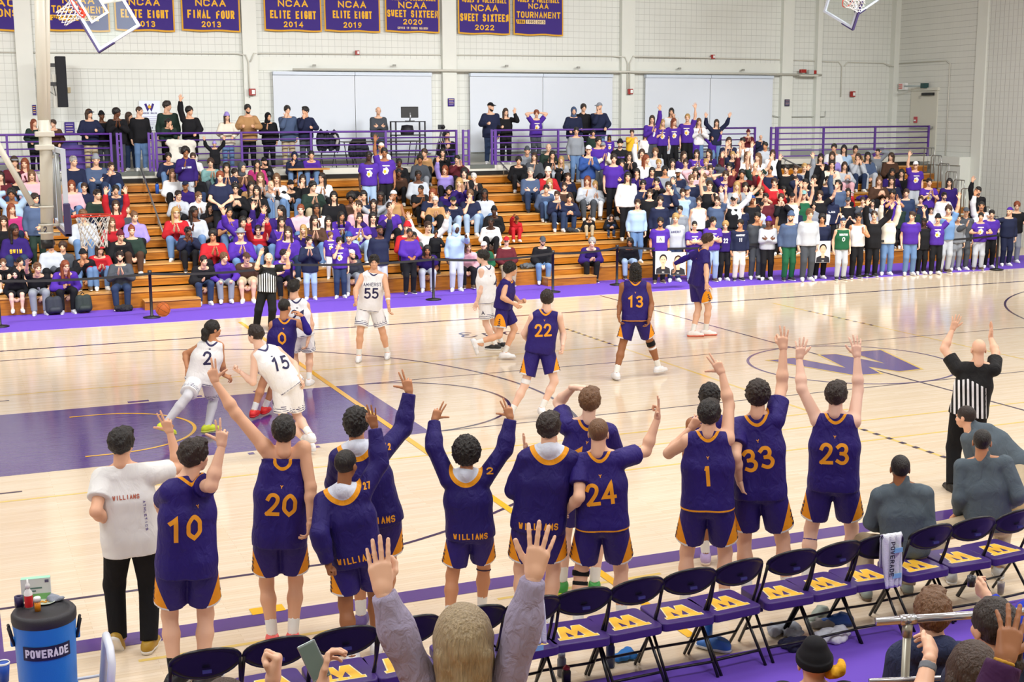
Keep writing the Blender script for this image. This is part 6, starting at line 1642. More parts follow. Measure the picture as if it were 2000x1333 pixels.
FIG['pl'] = P_('person in purple jersey with short black hair, mostly hidden behind number 1', '4', ('curly', 'bk'), 'purple', (1388, 1100),
 dict(pel=(1392, 940), neck=(1386, 815), head=(1386, 778), sl=(1352, 828), sr=(1426, 828), el=(1342, 888, -1), wl=(1342, 940, 1), er=(1438, 888, -1), wr=(1437, 930, 1), hl=(1374, 945), hr=(1412, 945), kl=(1377, 1015, 1), al=(1378, 1078, -1), kr=(1410, 1015, 1), ar=(1412, 1078, -1)),
 ('relax', (1343, 955), 'R'), ('relax', (1436, 945), 'L'), face=(0, 0), hem=.1, toe=0, group=BG_, shoe=('b9a5d6', 'e0cfc2'), wrist=[('l', .85, .05, 'ececee', 'wristband')])
FIG['1'] = P_('person in purple number 1 jersey with striped gold waistband, one arm up, hand at ear', '1', ('thick', 'bk'), 'purple', (1375, 1202),
 dict(pel=(1382, 978), neck=(1383, 846), head=(1385, 812), sl=(1345, 862), sr=(1420, 858), el=(1306, 886, 1), wl=(1349, 838, 1), er=(1424, 792, 1), wr=(1410, 730, 1), hl=(1357, 988), hr=(1402, 988), kl=(1346, 1078, 1), al=(1337, 1150, -1), kr=(1406, 1075, 1), ar=(1414, 1150, -1)),
 ('relax', (1366, 815), 'A'), ('three', (1389, 688), 'A'), face=(8, 0), num='1', hem=.05, band=1, toe=0, group=BG_, ephs=.2)
FIG['33'] = P_('person in purple number 33 jersey with curly brown hair, right arm straight up', '1', ('curly', 'db'), 'tee_purple', (1497, 1182),
 dict(pel=(1483, 968), neck=(1479, 815), head=(1481, 775), sl=(1441, 835), sr=(1513, 820), el=(1436, 893, -1), wl=(1444, 940, 1), er=(1527, 757, 1), wr=(1530, 680, 1), hl=(1459, 977), hr=(1506, 977), kl=(1461, 1065, 1), al=(1459, 1130, -1), kr=(1522, 1058, 1), ar=(1538, 1125, -1)),
 ('relax', (1450, 958), 'R'), ('okay', (1528, 633), 'A'), face=(10, 0), num='33', hem=.1, toe=5, group=BG_)
FIG['23'] = P_('person in purple number 23 jersey with wavy brown hair, both bare arms straight up', '0', ('thick', 'db'), 'purple', (1618, 1150),
 dict(pel=(1627, 958), neck=(1632, 812), head=(1633, 775), sl=(1597, 822), sr=(1667, 824), el=(1566, 760, 1), wl=(1561, 702, 1), er=(1676, 762, 1), wr=(1674, 698, 1), hl=(1603, 968), hr=(1650, 968), kl=(1581, 1040, 1), al=(1574, 1090, -1), kr=(1653, 1034, 1), ar=(1664, 1085, -1)),
 ('open', (1566, 664), 'A'), ('open', (1671, 656), 'A'), face=(12, 0), num='23', hem=.1, toe=5, group=BG_, bands=[('l', .2, .012, '4a3f86', 'knee_band')])
FIG['ref'] = P_('bald person in black and white striped referee shirt at the right, both arms up', '1', ('bald', 'gy'), 'ref', (1875, 958),
 dict(pel=(1892, 800), neck=(1909, 712), head=(1911, 684), sl=(1870, 722), sr=(1941, 722), el=(1844, 682, 1), wl=(1860, 645, 1), er=(1945, 690, 1), wr=(1935, 660, 1), hl=(1877, 806), hr=(1908, 806), kl=(1862, 880, 1), al=(1860, 945, -1), kr=(1900, 875, 1), ar=(1897, 940, -1)),
 ('open', (1870, 618), 'A'), ('flat', (1937, 632), 'L'), face=(-15, 0), bottom='pants', botcol='121214', toe=-30, shoe=('161618', '1c1c1e'))
FIG['q'] = P_('person in grey pullover leaning forward behind the seated coach, looking left', '2', ('buzz', 'db'), 'pullover', (1965, 1010),
 dict(pel=(1972, 905), neck=(1905, 838, 0), head=(1886, 816), sl=(1890, 858, -.05), sr=(1930, 845, .1), el=(1900, 905, 1), wl=(1912, 945, 1), er=(1950, 890, 1), wr=(1940, 940, 1), hl=(1960, 905), hr=(1985, 905), kl=(1945, 960, 1), al=(1955, 1000, -1), kr=(1985, 960, 1), ar=(1990, 1000, -1)),
 ('relax', (1910, 962), 'R'), ('relax', (1936, 955), 'L'), face=(-62, -5), topcol='56626b', bottom='pants', botcol='b9a88c', toe=-30, mode='seat', pelz=.6)
FIG['o'] = P_('person in grey pullover and khaki trousers seated, back turned, beside draped towel', '4', ('buzz', 'bk'), 'pullover', (1752, 1120),
 dict(pel=(1769, 1068), neck=(1761, 948, 0), head=(1758, 920), sl=(1718, 970), sr=(1806, 966), el=(1702, 1020, 1), wl=(1725, 1032, 1), er=(1812, 1030, 1), wr=(1790, 1045, 1), hl=(1746, 1068), hr=(1790, 1068), kl=(1696, 1042, 1), al=(1692, 1150, -1), kr=(1790, 1045, 1), ar=(1772, 1140, -1)),
 ('relax', (1735, 1035), 'R'), ('relax', (1775, 1045), 'L'), face=(-10, 5), topcol='56626b', bottom='pants', botcol='b9a88c', toe=-10, seated=1, shoe=('8f9a94', '6a5a48'), mode='seat', pelz=.56, s=1.0)
FIG['p'] = P_('person in grey pullover and khaki trousers seated right of the draped towel, hands on knees', '3', ('buzz', 'bk'), 'pullover', (1905, 1090),
 dict(pel=(1930, 1020), neck=(1919, 893, 0), head=(1918, 865), sl=(1880, 912), sr=(1962, 905), el=(1876, 972, 1), wl=(1872, 1002, 1), er=(1990, 968, 1), wr=(1975, 985, 1), hl=(1908, 1020), hr=(1950, 1020), kl=(1864, 1010, 1), al=(1858, 1120, -1), kr=(1960, 1000, 1), ar=(1950, 1110, -1)),
 ('relax', (1862, 1010), 'D'), ('relax', (1985, 978), 'D'), face=(0, 5), topcol='56626b', bottom='pants', botcol='b9a88c', toe=-10, seated=1, shoe=('b0b0ae', 'dcdcda'), mode='seat', pelz=.56, s=1.0)
CP = 'players on the court'
FIG['w2'] = P_('person in white number 2 jersey with black hair tied back and lime shoes, running right', '3', ('tail', 'bk'), 'white', (362, 851),
 dict(pel=(394, 735), neck=(413, 668), head=(416, 644), sl=(392, 678), sr=(429, 677), el=(363, 692, 1), wl=(366, 722, -1), er=(434, 714, 1), wr=(436, 732, 1), hl=(384, 740), hr=(407, 740), kl=(365, 776, -1), al=(322, 830, 1), kr=(418, 778, 1), ar=(406, 832, -1)),
 ('fist', (364, 733), 'R'), ('relax', (446, 737), 'L'), face=(62, 0), num='2', toe=60, tmax=.8, h=.013, tights='d3d3da', sock='d8d8de', shoe=('d8e838', 'e3ee6a'), group=CP, pitchl=25, hem=.10, mode='run')
FIG['w15'] = P_('person in white number 15 jersey leaning to the left, fist forward', '0', ('short', 'db'), 'white', (590, 888),
 dict(pel=(560, 748, .1), neck=(510, 682, 0), head=(499, 655), sl=(499, 697, -.06), sr=(542, 686, .1), el=(494, 747, -1), wl=(469, 727, 1), er=(575, 712, 1), wr=(583, 738, -1), hl=(549, 755), hr=(573, 755), kl=(553, 818, 1), al=(610, 872, -1), kr=(580, 812, 1), ar=(606, 850, -1)),
 ('fist', (461, 722), 'R'), ('relax', (593, 750), 'L'), face=(-50, 0), num='15', numx=.03, toe=-30, h=.013, group=CP, tmax=.8, mode='run')
FIG['0'] = P_('person in purple number 0 jersey with red shoes, guarding behind white number 15', '3', ('buzz', 'bk'), 'purple', (503, 816),
 dict(pel=(545, 693, .05), neck=(556, 625), head=(556, 601), sl=(533, 635), sr=(582, 632), el=(527, 668, 1), wl=(535, 695, 1), er=(602, 648, -1), wr=(590, 618, 1), hl=(531, 698), hr=(556, 698), kl=(507, 755, 1), al=(494, 800, -1), kr=(532, 752, 1), ar=(516, 792, -1)),
 ('relax', (540, 705), 'R'), ('relax', (578, 608), 'L'), face=(35, 0), num='0', toe=20, h=.013, group=CP, sleeve='r', sleevefrom=.9, shoe=('e02a2a', 'd83030'))
FIG['w21'] = P_('person in white jersey with thick black hair, back turned, behind purple number 0', '1', ('thick', 'bk'), 'white', (592, 752),
 dict(pel=(588, 662), neck=(578, 586), head=(574, 563), sl=(565, 595), sr=(598, 597), el=(556, 628, 1), wl=(560, 655, 1), er=(609, 636, 1), wr=(601, 668, 1), hl=(578, 666), hr=(600, 666), kl=(580, 706, 1), al=(580, 740, -1), kr=(603, 706, 1), ar=(604, 742, -1)),
 ('relax', (563, 668), 'R'), ('relax', (598, 680), 'L'), face=(30, 0), num='21', toe=20, h=.013, group=CP, tmax=.8)
FIG['refl'] = P_('balding person in striped referee shirt with whistle, facing the camera with both arms raised', '1', ('fringe', 'gy'), 'ref', (515, 646),
 dict(pel=(521, 562), neck=(524, 521), head=(525, 506), sr=(508, 524), sl=(541, 524), er=(501, 524, -1), wr=(508, 498, -1), el=(563, 522, -1), wl=(562, 502, -1), hr=(515, 566), hl=(528, 566), kr=(509, 602, -1), ar=(501, 636, 1), kl=(529, 602, -1), al=(530, 636, 1)),
 ('flat', (567, 483), 'T'), ('flat', (514, 482), 'T'), face=(178, 0), back=False, bottom='pants', botcol='131315', toe=180, h=.013, shoe=('161618', '1c1c1e'), extra=[('whistle', 'whistle', mat('whistle_black', '111113', .4))])
FIG['55'] = P_('person in white AMHERST number 55 jersey facing the camera, arms hanging, watching', '2', ('thick', 'bk'), 'white', (728, 703),
 dict(pel=(722, 594), neck=(730, 532), head=(731, 513), sr=(708, 541), sl=(750, 541), er=(695, 566, -1), wr=(695, 586, -1), el=(756, 570, -1), wl=(759, 598, -1), hr=(711, 598), hl=(733, 598), kr=(702, 643, -1), ar=(701, 688, 1), kl=(746, 641, -1), al=(757, 682, 1)),
 ('relax', (760, 615), 'R'), ('fist', (696, 598), 'L'), face=(182, 0), back=False, num='55', numz=.235, chest='AMHERST', toe=185, h=.013, group=CP, tmax=.8, wrist=[('l', .5, .06, 'ececee', 'wristband')])
FIG['w4'] = P_('person in white number 4 jersey seen side-on facing left, arm hanging, near the far sideline', '0', ('thick', 'bk'), 'white', (972, 682),
 dict(pel=(951, 578), neck=(948, 521), head=(943, 503), sl=(941, 530, -.12), sr=(960, 527, .1), el=(941, 562, 1), wl=(931, 590, -1), er=(963, 556, 1), wr=(960, 580, 1), hl=(947, 583, -.07), hr=(956, 583, .07), kl=(952, 630, -1), al=(968, 672, 1), kr=(962, 632, 1), ar=(980, 668, -1)),
 ('relax', (926, 604), 'T'), ('relax', (958, 592), 'T'), face=(-85, 0), num='4', numt=.6, numx=.05, toe=-80, h=.013, group=CP, tmax=.8, shoe=('1d1d20', 'e8e8e8'))
FIG['p3'] = P_('person in purple jersey running right with short black hair, beside white number 4', '2', ('curly', 'bk'), 'purple', (990, 704),
 dict(pel=(983, 597), neck=(992, 546), head=(997, 527), sl=(999, 556, .1), sr=(988, 556, -.1), el=(1002, 580, 1), wl=(1016, 590, -1), er=(982, 582, -1), wr=(1004, 594, 1), hl=(986, 602, .07), hr=(981, 602, -.07), kl=(1005, 643, 1), al=(985, 690, -1), kr=(975, 656, 1), ar=(931, 670, -1)),
 ('fist', (1026, 588), 'T'), ('relax', (1012, 599), 'A'), face=(75, 0), num='3', numt=-.6, toe=85, h=.013, group=CP, pitchr=70, ephs=-.1, mode='run')
FIG['22'] = P_('person in purple number 22 jersey running away, brown hair, mid stride', '0', ('thick', 'db'), 'purple', (1050, 815),
 dict(pel=(1055, 680), neck=(1066, 608), head=(1068, 585), sl=(1041, 620), sr=(1091, 618), el=(1024, 652, 1), wl=(1032, 668, 1), er=(1100, 652, 1), wr=(1099, 678, -1), hl=(1042, 688), hr=(1068, 688), kl=(1024, 757, 1), al=(994, 815, -1), kr=(1083, 745, 1), ar=(1058, 798, -1)),
 ('fist', (1036, 676), 'R'), ('fist', (1098, 690), 'L'), face=(-5, 0), num='22', toe=-10, h=.012, group=CP, hem=.11, bands=[('l', -.10, .07, 'ececee', 'knee_pad')], pitchl=55, mode='run')
FIG['13'] = P_('person in purple number 13 jersey with braids and a black knee sleeve, standing wide', '4', ('locs', 'bk'), 'purple', (1240, 738),
 dict(pel=(1241, 625), neck=(1241, 550), head=(1241, 530), sl=(1217, 559), sr=(1264, 559), el=(1212, 592, 1), wl=(1208, 617, -1), er=(1272, 594, 1), wr=(1269, 622, -1), hl=(1228, 632), hr=(1253, 632), kl=(1212, 680, 1), al=(1203, 722, -1), kr=(1262, 676, -1), ar=(1288, 712, 1)),
 ('relax', (1210, 630), 'R'), ('relax', (1266, 634), 'L'), face=(-5, 0), num='13', toe=-20, toer=40, h=.013, group=CP, hem=.05, hemline=1, bands=[('r', .03, .09, '17171b', 'knee_sleeve'), ('r', .25, .07, 'e8e8ea', 'knee_sleeve')])
FIG['4p'] = P_('person in purple number 4 jersey facing right near the far sideline, arm stretched back low', '1', ('thick', 'br'), 'tee_purple', (1367, 657),
 dict(pel=(1364, 541), neck=(1375, 487), head=(1383, 470), sl=(1367, 495, .08), sr=(1374, 497, -.1), el=(1338, 505, .1), wl=(1317, 516, .1), er=(1380, 528, -1), wr=(1380, 554, -1), hl=(1361, 547, .06), hr=(1368, 547, -.06), kl=(1359, 594, 1), al=(1353, 640, -1), kr=(1376, 594, 1), ar=(1378, 638, -1)),
 ('relax', (1320, 528), 'D'), ('relax', (1381, 568), 'A'), face=(80, 0), toe=80, h=.013, group=CP, hem=.08, sleeve='l', sleevefrom=.0, ephs=-.1, shoe=('efe9e6', 'e0705a'))
# ---------------------------------------------------------------- near side: folding chairs
CBK = mat('chair_black', '14141a', .3, .2); CVN = mat('chair_vinyl', '40296f', .42, bump=.1, bscale=300); CW = mat('chair_gold', 'f0b93a', .5); CWO = mat('chair_gold_edge', 'e9dca8', .5)
def rounded(x0, y0, x1, y1, r, n=5): return arc(x1-r, y1-r, r, 0, PI/2, n)+arc(x0+r, y1-r, r, PI/2, PI, n)+arc(x0+r, y0+r, r, PI, 1.5*PI, n)+arc(x1-r, y0+r, r, 1.5*PI, 2*PI, n)
def make_chair():
    e = empty('folding_chair', (0, 0, 0))
    s = MB(); s.prism(rounded(-.235, -.02, .235, .41, .05), .405, .475); s.build('seat', CVN, e, bevel=.012, seg=3)
    wlogo('emblem_edge', lambda x, y: (.155-.31*x, .29-.235*y, .4762), CWO, e, .03); wlogo('emblem', lambda x, y: (.155-.31*x, .29-.235*y, .4770), CW, e)
    b = MB(); n = 28; tl = .38
    def bp(a, k, d): x = .228*k*math.cos(a); z = .112*k*math.sin(a); return (x, -.045-z*tl+d-.04*(1-(x/.228)**2)*0+.05*(x/.228)**2, .80+z)
    vs = []; fs = []
    for d in (-.012, .012):
        for k in (1, .8, .4, 0.01): vs += [bp(2*PI*i/n, k, d) for i in range(n)]
    for q in range(2):
        for r in range(3):
            for i in range(n): a = (q*4+r)*n+i; c = (q*4+r)*n+(i+1) % n; f = (a, c, c+n, a+n); fs.append(f if q else f[::-1])
    for i in range(n): fs.append((i, 4*n+i, 4*n+(i+1) % n, (i+1) % n))
    b.add(vs, fs).build('backrest', CBK, e, True)
    MB().tube([bp(2*PI*i/n, 1.0, 0) for i in range(n)], .013, 8, closed=True).build('back_rim', CBK, e, True)
    MB().box(-.03, -.075, .745, .03, -.06, .765).build('back_slot', mat('slot_blue', '3a3f78', .4), e)
    for sg in (-1, 1):
        MB().tube([(sg*.225, .0, .80), (sg*.232, .06, .60), (sg*.236, .13, .44), (sg*.225, .40, 0)], .0125, 8).build('front_leg', CBK, e, True)
        MB().tube([(sg*.215, .26, .42), (sg*.215, -.10, 0)], .0125, 8).build('rear_leg', CBK, e, True)
        MB().box(sg*.215-.02, .1, .36, sg*.215+.02, .34, .415).build('seat_bracket', CBK, e)
    MB().tube([(-.215, -.02, .10), (.215, -.02, .10)], .011, 6).build('crossbar', CBK, e, True); MB().tube([(-.228, .31, .14), (.228, .31, .14)], .011, 6).build('crossbar', CBK, e, True)
    return e
chair0 = make_chair(); CX = [1.2, 1.68, 2.15, 2.62, 3.12, 3.56, 3.98, 4.45, 4.92, 5.38, 5.9, 6.36, 6.80, 7.36, 7.84, 8.33]
for i, x in enumerate(CX):
    o = chair0 if i == 0 else copy_tree(chair0); o.location = (x, -2.76+.036*max(0, x-3.6)*1.35, .008); o.rotation_euler = (0, 0, math.radians((-3, 2, -2, 4, -1, 3)[i % 6]))
    tag(o, 'black folding chair with purple gold-W seat, %s from the left end of the bench row' % ORD[i], 'chair', 'folding chairs of the team bench')
# ---------------------------------------------------------------- towels and things under the chairs
def drape(label, c, w, front, rear, wid_drop=0, sk=.0, text=None, seed=1):
    """a towel hung over a chair back at c; front and rear are the hanging lengths"""
    nx, ny = 16, 30; vs = []; fs = []; L = front+rear
    for j in range(ny+1):
        d = -front+L*j/ny; r = .018
        if abs(d) < r*1.5: a = d/r; y = -r*math.sin(a); z = r*math.cos(a)
        else: y = -r*(1 if d > 0 else -1)-.06*max(0, abs(d)-.1)*(1 if d > 0 else -1); z = r-(abs(d)-r*.6)
        for i in range(nx+1):
            u = (i/nx-.5)*w*(1-.25*abs(d)/L); fo = .016*math.sin(i*1.25+seed+d*5)+.008*math.sin(i*2.9+d*9); vs.append((u+sk*d, y+fo*(1 if abs(d) > .04 else .25), z))
    for j in range(ny):
        for i in range(nx): p = j*(nx+1)+i; fs.append((p, p+1, p+nx+2, p+nx+1))
    e = MB().add(vs, fs).build('towel', mat('towel_white', 'dfe3ec', .9, bump=.6, bscale=120), None, True); e.location = c; sol = e.modifiers.new('thick', 'SOLIDIFY'); sol.thickness = .008
    tag(e, label, 'towel'); st = mat('towel_blue', '7fb6dc', .9)
    for z in (-.10, -.32):
        MB().box(-.02, -.062+z*.0, z-.03, w*.36, -.058, z+.01).build('blue_stripe', st, e)
    if text: text_flat('lettering', text, .30, .045, lambda u, v: (-.035+v, -.064, -.18-u), mat('towel_ink', '2a2c3c', .8), e, lw=.009)
    return e
drape('white towel with dark lettering hung over a chair back beside the seated coach', (6.83, -2.72, .915), .19, .30, .46, text='POWERADE')
drape('white towel with pale blue edge over the chair behind the raised purple-grey sleeve', (3.50, -2.90, .915), .17, .42, .34, seed=3, sk=.05)
def heap(label, name, x, y, z, r, col, seed, flat_=.45, cat='cloth'):
    f = Field(.03); rd = random.Random(seed)
    f.grp([cone((rd.uniform(-r, r), rd.uniform(-r, r)*.7, r*flat_*rd.uniform(.2, .7)), (rd.uniform(-r, r), rd.uniform(-r, r)*.7, r*flat_*rd.uniform(.2, .6)), r*.3, r*.22) for _ in range(7)], [(V(0, 0, .004), V(0, 0, -1))])
    f.noise = bump_noise(.012, 55, seed); o = link(name, mesh_np(name, [(*skin(f, .011), 0)]), [mat('heap_'+col, col, .9, bump=.6, bscale=30)]); o.location = (x, y, z); return tag(o, label, cat)
def onf(x, y, z=0.008): return at_z(x, y, z)
for lb, nmx, px, r, col, sd, ct in (('crumpled white shirt on the purple floor behind the chairs', 'crumpled_shirt', (1630, 1250), .15, 'd4d6e0', 2, 'shirt'), ('grey patterned shirt under the middle bench chairs', 'crumpled_shirt', (1535, 1240), .14, '9fa3ad', 5, 'shirt'),
    ('dark navy shorts on the floor under a bench chair', 'crumpled_shorts', (1560, 1262), .14, '1b1c3a', 7, 'shorts'), ('brown-grey cloth under the chairs beside a blue shoe', 'crumpled_cloth', (1600, 1222), .10, '8f8a86', 9, 'cloth'), ('blue cloth under the chair beside a dark bottle', 'crumpled_cloth', (1215, 1285), .10, '2f78c4', 4, 'cloth')):
    p = onf(*px); heap(lb, nmx, p[0], p[1], p[2], r, col, sd, cat=ct)
def bottle(label, px, col, cap, h=.24, r=.036, lying=False):
    p = onf(*px); e = empty('sports_bottle', tuple(p), 0, label, 'bottle')
    MB().lathe([(.001, 0), (r, 0), (r, h*.68), (r*.75, h*.76), (r*.75, h*.8), (.001, h*.8)], 14).build('body', mat('bottle_'+col, col, .3), e, True); MB().lathe([(r*.8, h*.8), (r*.8, h*.92), (r*.35, h*.94), (r*.3, h), (.001, h)], 12).build('cap', mat('cap_'+cap, cap, .4), e, True)
    if lying: e.rotation_euler = (PI/2, 0, .6)
    return e
bottle('dark navy sports bottle standing under a bench chair', (1192, 1302), '1c2c5c', '15151c'); bottle('blue sports bottle standing behind the bench beside a white shoe', (1383, 1255), '2a68b8', '1c1c28'); bottle('grey bottle under the bench left of the dark navy bottle', (1097, 1320), '70727a', '8b8d94', .2); bottle('black bottle with a red cap under the bench', (1106, 1338), '1a1a1f', 'b03040', .16)
for lb, px, c1, c2, ang in (('blue sneaker lying under a bench chair', (1645, 1222), '2f5fae', '27407a', 1.2), ('pale green sneaker lying under a bench chair', (1603, 1208), 'a9b5a8', 'd9dcd6', 2.0), ('blue and white sneaker on the purple floor under the bench', (1405, 1272), '3a78c8', 'dfe6ee', .7)):
    p = onf(*px); o = child_m('sneaker', shoe_mesh('trainer', 1), None, [mat('shoe_'+c1, c1, .5), mat('shoe_'+c2, c2, .5)]); o.location = tuple(p); o.rotation_euler = (0, 0, ang); tag(o, lb, 'shoe')
p = onf(1954, 1160); e = empty('drink_cup', tuple(p), 0, 'clear cup of dark red drink on the floor at the far right', 'cup')
MB().lathe([(.001, 0), (.028, 0), (.036, .11), (.033, .11), (.026, .006)], 16, cap=False).build('cup_wall', mat('clear_cup', 'd5d6dc', .1, alpha=.4), e, True); MB().lathe([(.001, .004), (.027, .004), (.032, .08), (.001, .08)], 14).build('drink', mat('red_drink', '4a1a24', .2), e, True)
# ---------------------------------------------------------------- ball in flight
bp_ = at_d(318.5, 605, 21.9); m, nt, b, N = nodes('ball_leather'); b.inputs['Base Color'].default_value = (*lin('d8702c'), 1); b.inputs['Roughness'].default_value = .55
tc = N('ShaderNodeTexCoord'); vo = N('ShaderNodeTexVoronoi', i2=160); nt.links.new(tc.outputs['Object'], vo.inputs[0]); bpn = N('ShaderNodeBump', i0=.4, i1=.002); nt.links.new(vo.outputs[0], bpn.inputs['Height']); nt.links.new(bpn.outputs[0], b.inputs['Normal'])
bl_ = MB().ell((0, 0, 0), (.121, .121, .121), 32, 20).build('basketball', m, None, True); bl_.location = tuple(bp_); bl_.rotation_euler = (.5, .3, .9); tag(bl_, 'orange basketball in the air in front of the left bleacher steps', 'ball')
sm_ = mat('ball_seam', '201410', .6)
for rr, z0, ax in ((.1215, 0, 0), (.1215, 0, 1), (.1215, 0, 2), ):
    pts = [(rr*math.cos(2*PI*i/40), rr*math.sin(2*PI*i/40), 0) for i in range(40)]; pts = [(p if ax == 0 else (p[0], 0, p[1]) if ax == 1 else (0, p[0], p[1])) for p in pts]
    MB().tube(pts, .0022, 5, closed=True).build('seam', sm_, bl_, True)
for sg in (-1, 1): MB().tube([tuple(nrm(V(.72*math.cos(t), .72*math.sin(t)*.9, sg*(.62+.25*math.cos(2*t))))*.1215) for t in [2*PI*i/40 for i in range(40)]], .0022, 5, closed=True).build('seam', sm_, bl_, True)
# ---------------------------------------------------------------- drink cooler on a cart
CL = at_d(85, 1190, 8.8); cx, cy, ct = CL[0], CL[1], CL[2]; BLU = mat('cooler_blue', '1f7fd6', .45, bump=.15, bscale=200)
cart = empty('utility_cart', (cx, cy, .008), 0, 'grey utility cart with white rails under the blue drink cooler', 'cart'); CG = mat('cart_grey', '7f86a4', .4); CWH = mat('cart_white', 'dfe4ee', .4)
MB().box(-.42, -.25, .30, .42, .25, .36).build('deck', CG, cart, bevel=.01)
MB().tube([(.36, -.2, .36), (.40, -.2, .72), (.40, -.12, .80), (.40, .12, .80), (.40, .2, .72), (.36, .2, .36)], .028, 10).build('handle', CWH, cart, True); MB().tube([(-.42, -.25, .46), (.42, -.25, .46), (.42, .25, .46), (-.42, .25, .46)], .012, 8, closed=True).build('rail', CWH, cart, True)
for a in (-.34, .34):
    for b_2 in (-.2, .2):
        MB().tube([(a, b_2, .10), (a, b_2, .30)], .014, 8).build('leg', CWH, cart, True); MB().tube([(a, b_2-.02, .06), (a, b_2+.02, .06)], .06, 14).build('wheel', BLK, cart, True)
ck = empty('drink_cooler', (cx, cy, .37), 0, 'blue round drink cooler with black lid and white lettering, bottom left', 'cooler'); H_ = ct-.37; R_ = .197
prof = [(.001, 0), (R_*.90, 0), (R_*.92, .02)]
for q in range(3): prof += [(R_*.94, .05+q*.05), (R_*.97, .07+q*.05), (R_*.97, .085+q*.05), (R_*.94, .097+q*.05)]
prof += [(R_*.95, .22), (R_*1.0, H_-.16), (R_*1.03, H_-.085), (R_*1.03, H_-.05), (.001, H_-.05)]
MB().lathe(prof, 40).build('body', BLU, ck, True, bevel=0)
LID = mat('lid_black', '26262c', .55, bump=.3, bscale=250)
MB().lathe([(R_*1.04, H_-.075), (R_*1.06, H_-.06), (R_*1.06, H_-.02), (R_*1.0, H_-.002), (R_*.84, H_), (R_*.83, H_-.006), (.001, H_-.006)], 40, cap=False).build('lid', LID, ck, True)
va = math.atan2(CAM[1]-cy, CAM[0]-cx)+.02
def cyl(rr, z): return lambda u, v: (rr*math.cos(va+u/rr), rr*math.sin(va+u/rr), z+v)
lb = MB(); K = 16; vs = []; fs = []
for i in range(K+1):
    for z in (-.048, .048): vs.append(cyl(R_*1.012, H_-.24)(-.165+.33*i/K, z))
for i in range(K): fs.append((2*i, 2*i+2, 2*i+3, 2*i+1))
lb.add(vs, fs).build('label_band', mat('label_navy', '15163a', .5), ck, True)
text_flat('lettering', 'POWERADE', .295, .058, cyl(R_*1.018, H_-.24), mat('label_white', 'e8eaf2', .5), ck, lw=.0125, gap=.3, step=.02)
for sg in (-1, 1):
    a = va+sg*PI/2; d = V(math.cos(a), math.sin(a), 0); t = V(-math.sin(a), math.cos(a), 0); q = [d*(R_*1.0)+t*-.025+V(0, 0, H_-.22), d*(R_*1.06)+t*-.03+V(0, 0, H_-.18), d*(R_*1.16)+t*-.03+V(0, 0, H_-.09), d*(R_*1.16)+t*.03+V(0, 0, H_-.09), d*(R_*1.06)+t*.03+V(0, 0, H_-.18), d*(R_*1.0)+t*.025+V(0, 0, H_-.22)]
    MB().tube(q, .010, 8).build('handle', BLK, ck, True); MB().cbox(tuple(d*R_*1.0+V(0, 0, H_-.2)), .05, .05, .06).build('handle_mount', BLU, ck, bevel=.01)
def lidp(x, y): p = at_z(x, y, ct-.006); return tuple(p)
e = empty('tape_roll', lidp(38, 1186), 0, 'dark purple tape roll on the cooler lid', 'tape roll'); MB().lathe([(.016, 0), (.030, 0), (.030, .075), (.016, .075), (.014, .07), (.014, .005)], 20, cap=False).build('roll', mat('tape_purple', '2c2450', .5), e, True)
e = empty('spray_bottle', lidp(57, 1188), 0, 'white pump bottle with red label on the cooler lid', 'bottle'); MB().lathe([(.001, 0), (.027, 0), (.027, .11), (.014, .13), (.014, .14), (.001, .14)], 16).build('body', WHT, e, True); MB().lathe([(.0275, .01), (.0275, .09)], 16, cap=False).build('label', mat('label_red', 'd2232b', .5), e, True); MB().lathe([(.017, .14), (.014, .165), (.006, .175), (.006, .20), (.001, .20)], 12).build('pump', WHT, e, True)
e = empty('pill_bottle', lidp(74, 1194), 0, 'orange pill bottle with white cap on the cooler lid', 'bottle'); MB().lathe([(.001, 0), (.020, 0), (.020, .07), (.001, .07)], 16).build('body', mat('pill_orange', 'e58d1c', .25), e, True); MB().lathe([(.024, .068), (.024, .092), (.020, .098), (.001, .098)], 16).build('cap', WHT, e, True)
p = lidp(72, 1172); e = empty('wipes_box', p, -.12, 'white and green glove box standing on the cooler lid', 'box'); MB().box(-.095, -.02, 0, .095, .03, .155).build('carton', mat('carton_white', 'dfe6e4', .6), e); MB().box(-.094, -.022, .004, .094, -.0205, .05).build('green_panel', mat('carton_green', '7fbf72', .6), e); MB().box(-.095, -.02, .1555, .095, .03, .157).build('green_top', mat('carton_mint', '9fd6bb', .6), e)
for q, (z, w) in enumerate(((.085, .11), (.065, .07))): MB().box(-.07, -.022, z, -.07+w, -.0205, z+.01).build('text_line', mat('carton_ink', '5d7f78', .6), e)
MB().box(.06, -.022, .125, .085, -.0205, .145).build('stamp', mat('stamp_ink', '5c5a7a', .6), e)
e = empty('snack_plate', lidp(88, 1178), 0, 'small clear plate with orange bits on the cooler lid', 'plate'); MB().lathe([(.001, .002), (.05, .002), (.07, .012), (.068, .014), (.05, .006), (.001, .006)], 24).build('plate', mat('plate_pale', 'cfdcc8', .2), e, True)
for q, (a, b_2) in enumerate(((-.02, .0), (.015, .012), (.0, -.018), (.03, -.01))): MB().ell((a, b_2, .012), (.014, .007, .005)).build('snack_piece', mat('snack_orange', 'e09a2a', .5), e, True)
p = lidp(109, 1174); heap('crumpled clear wrapper on the cooler lid', 'plastic_wrapper', p[0], p[1], p[2], .045, '8d93a0', 12, .9, 'wrapper')
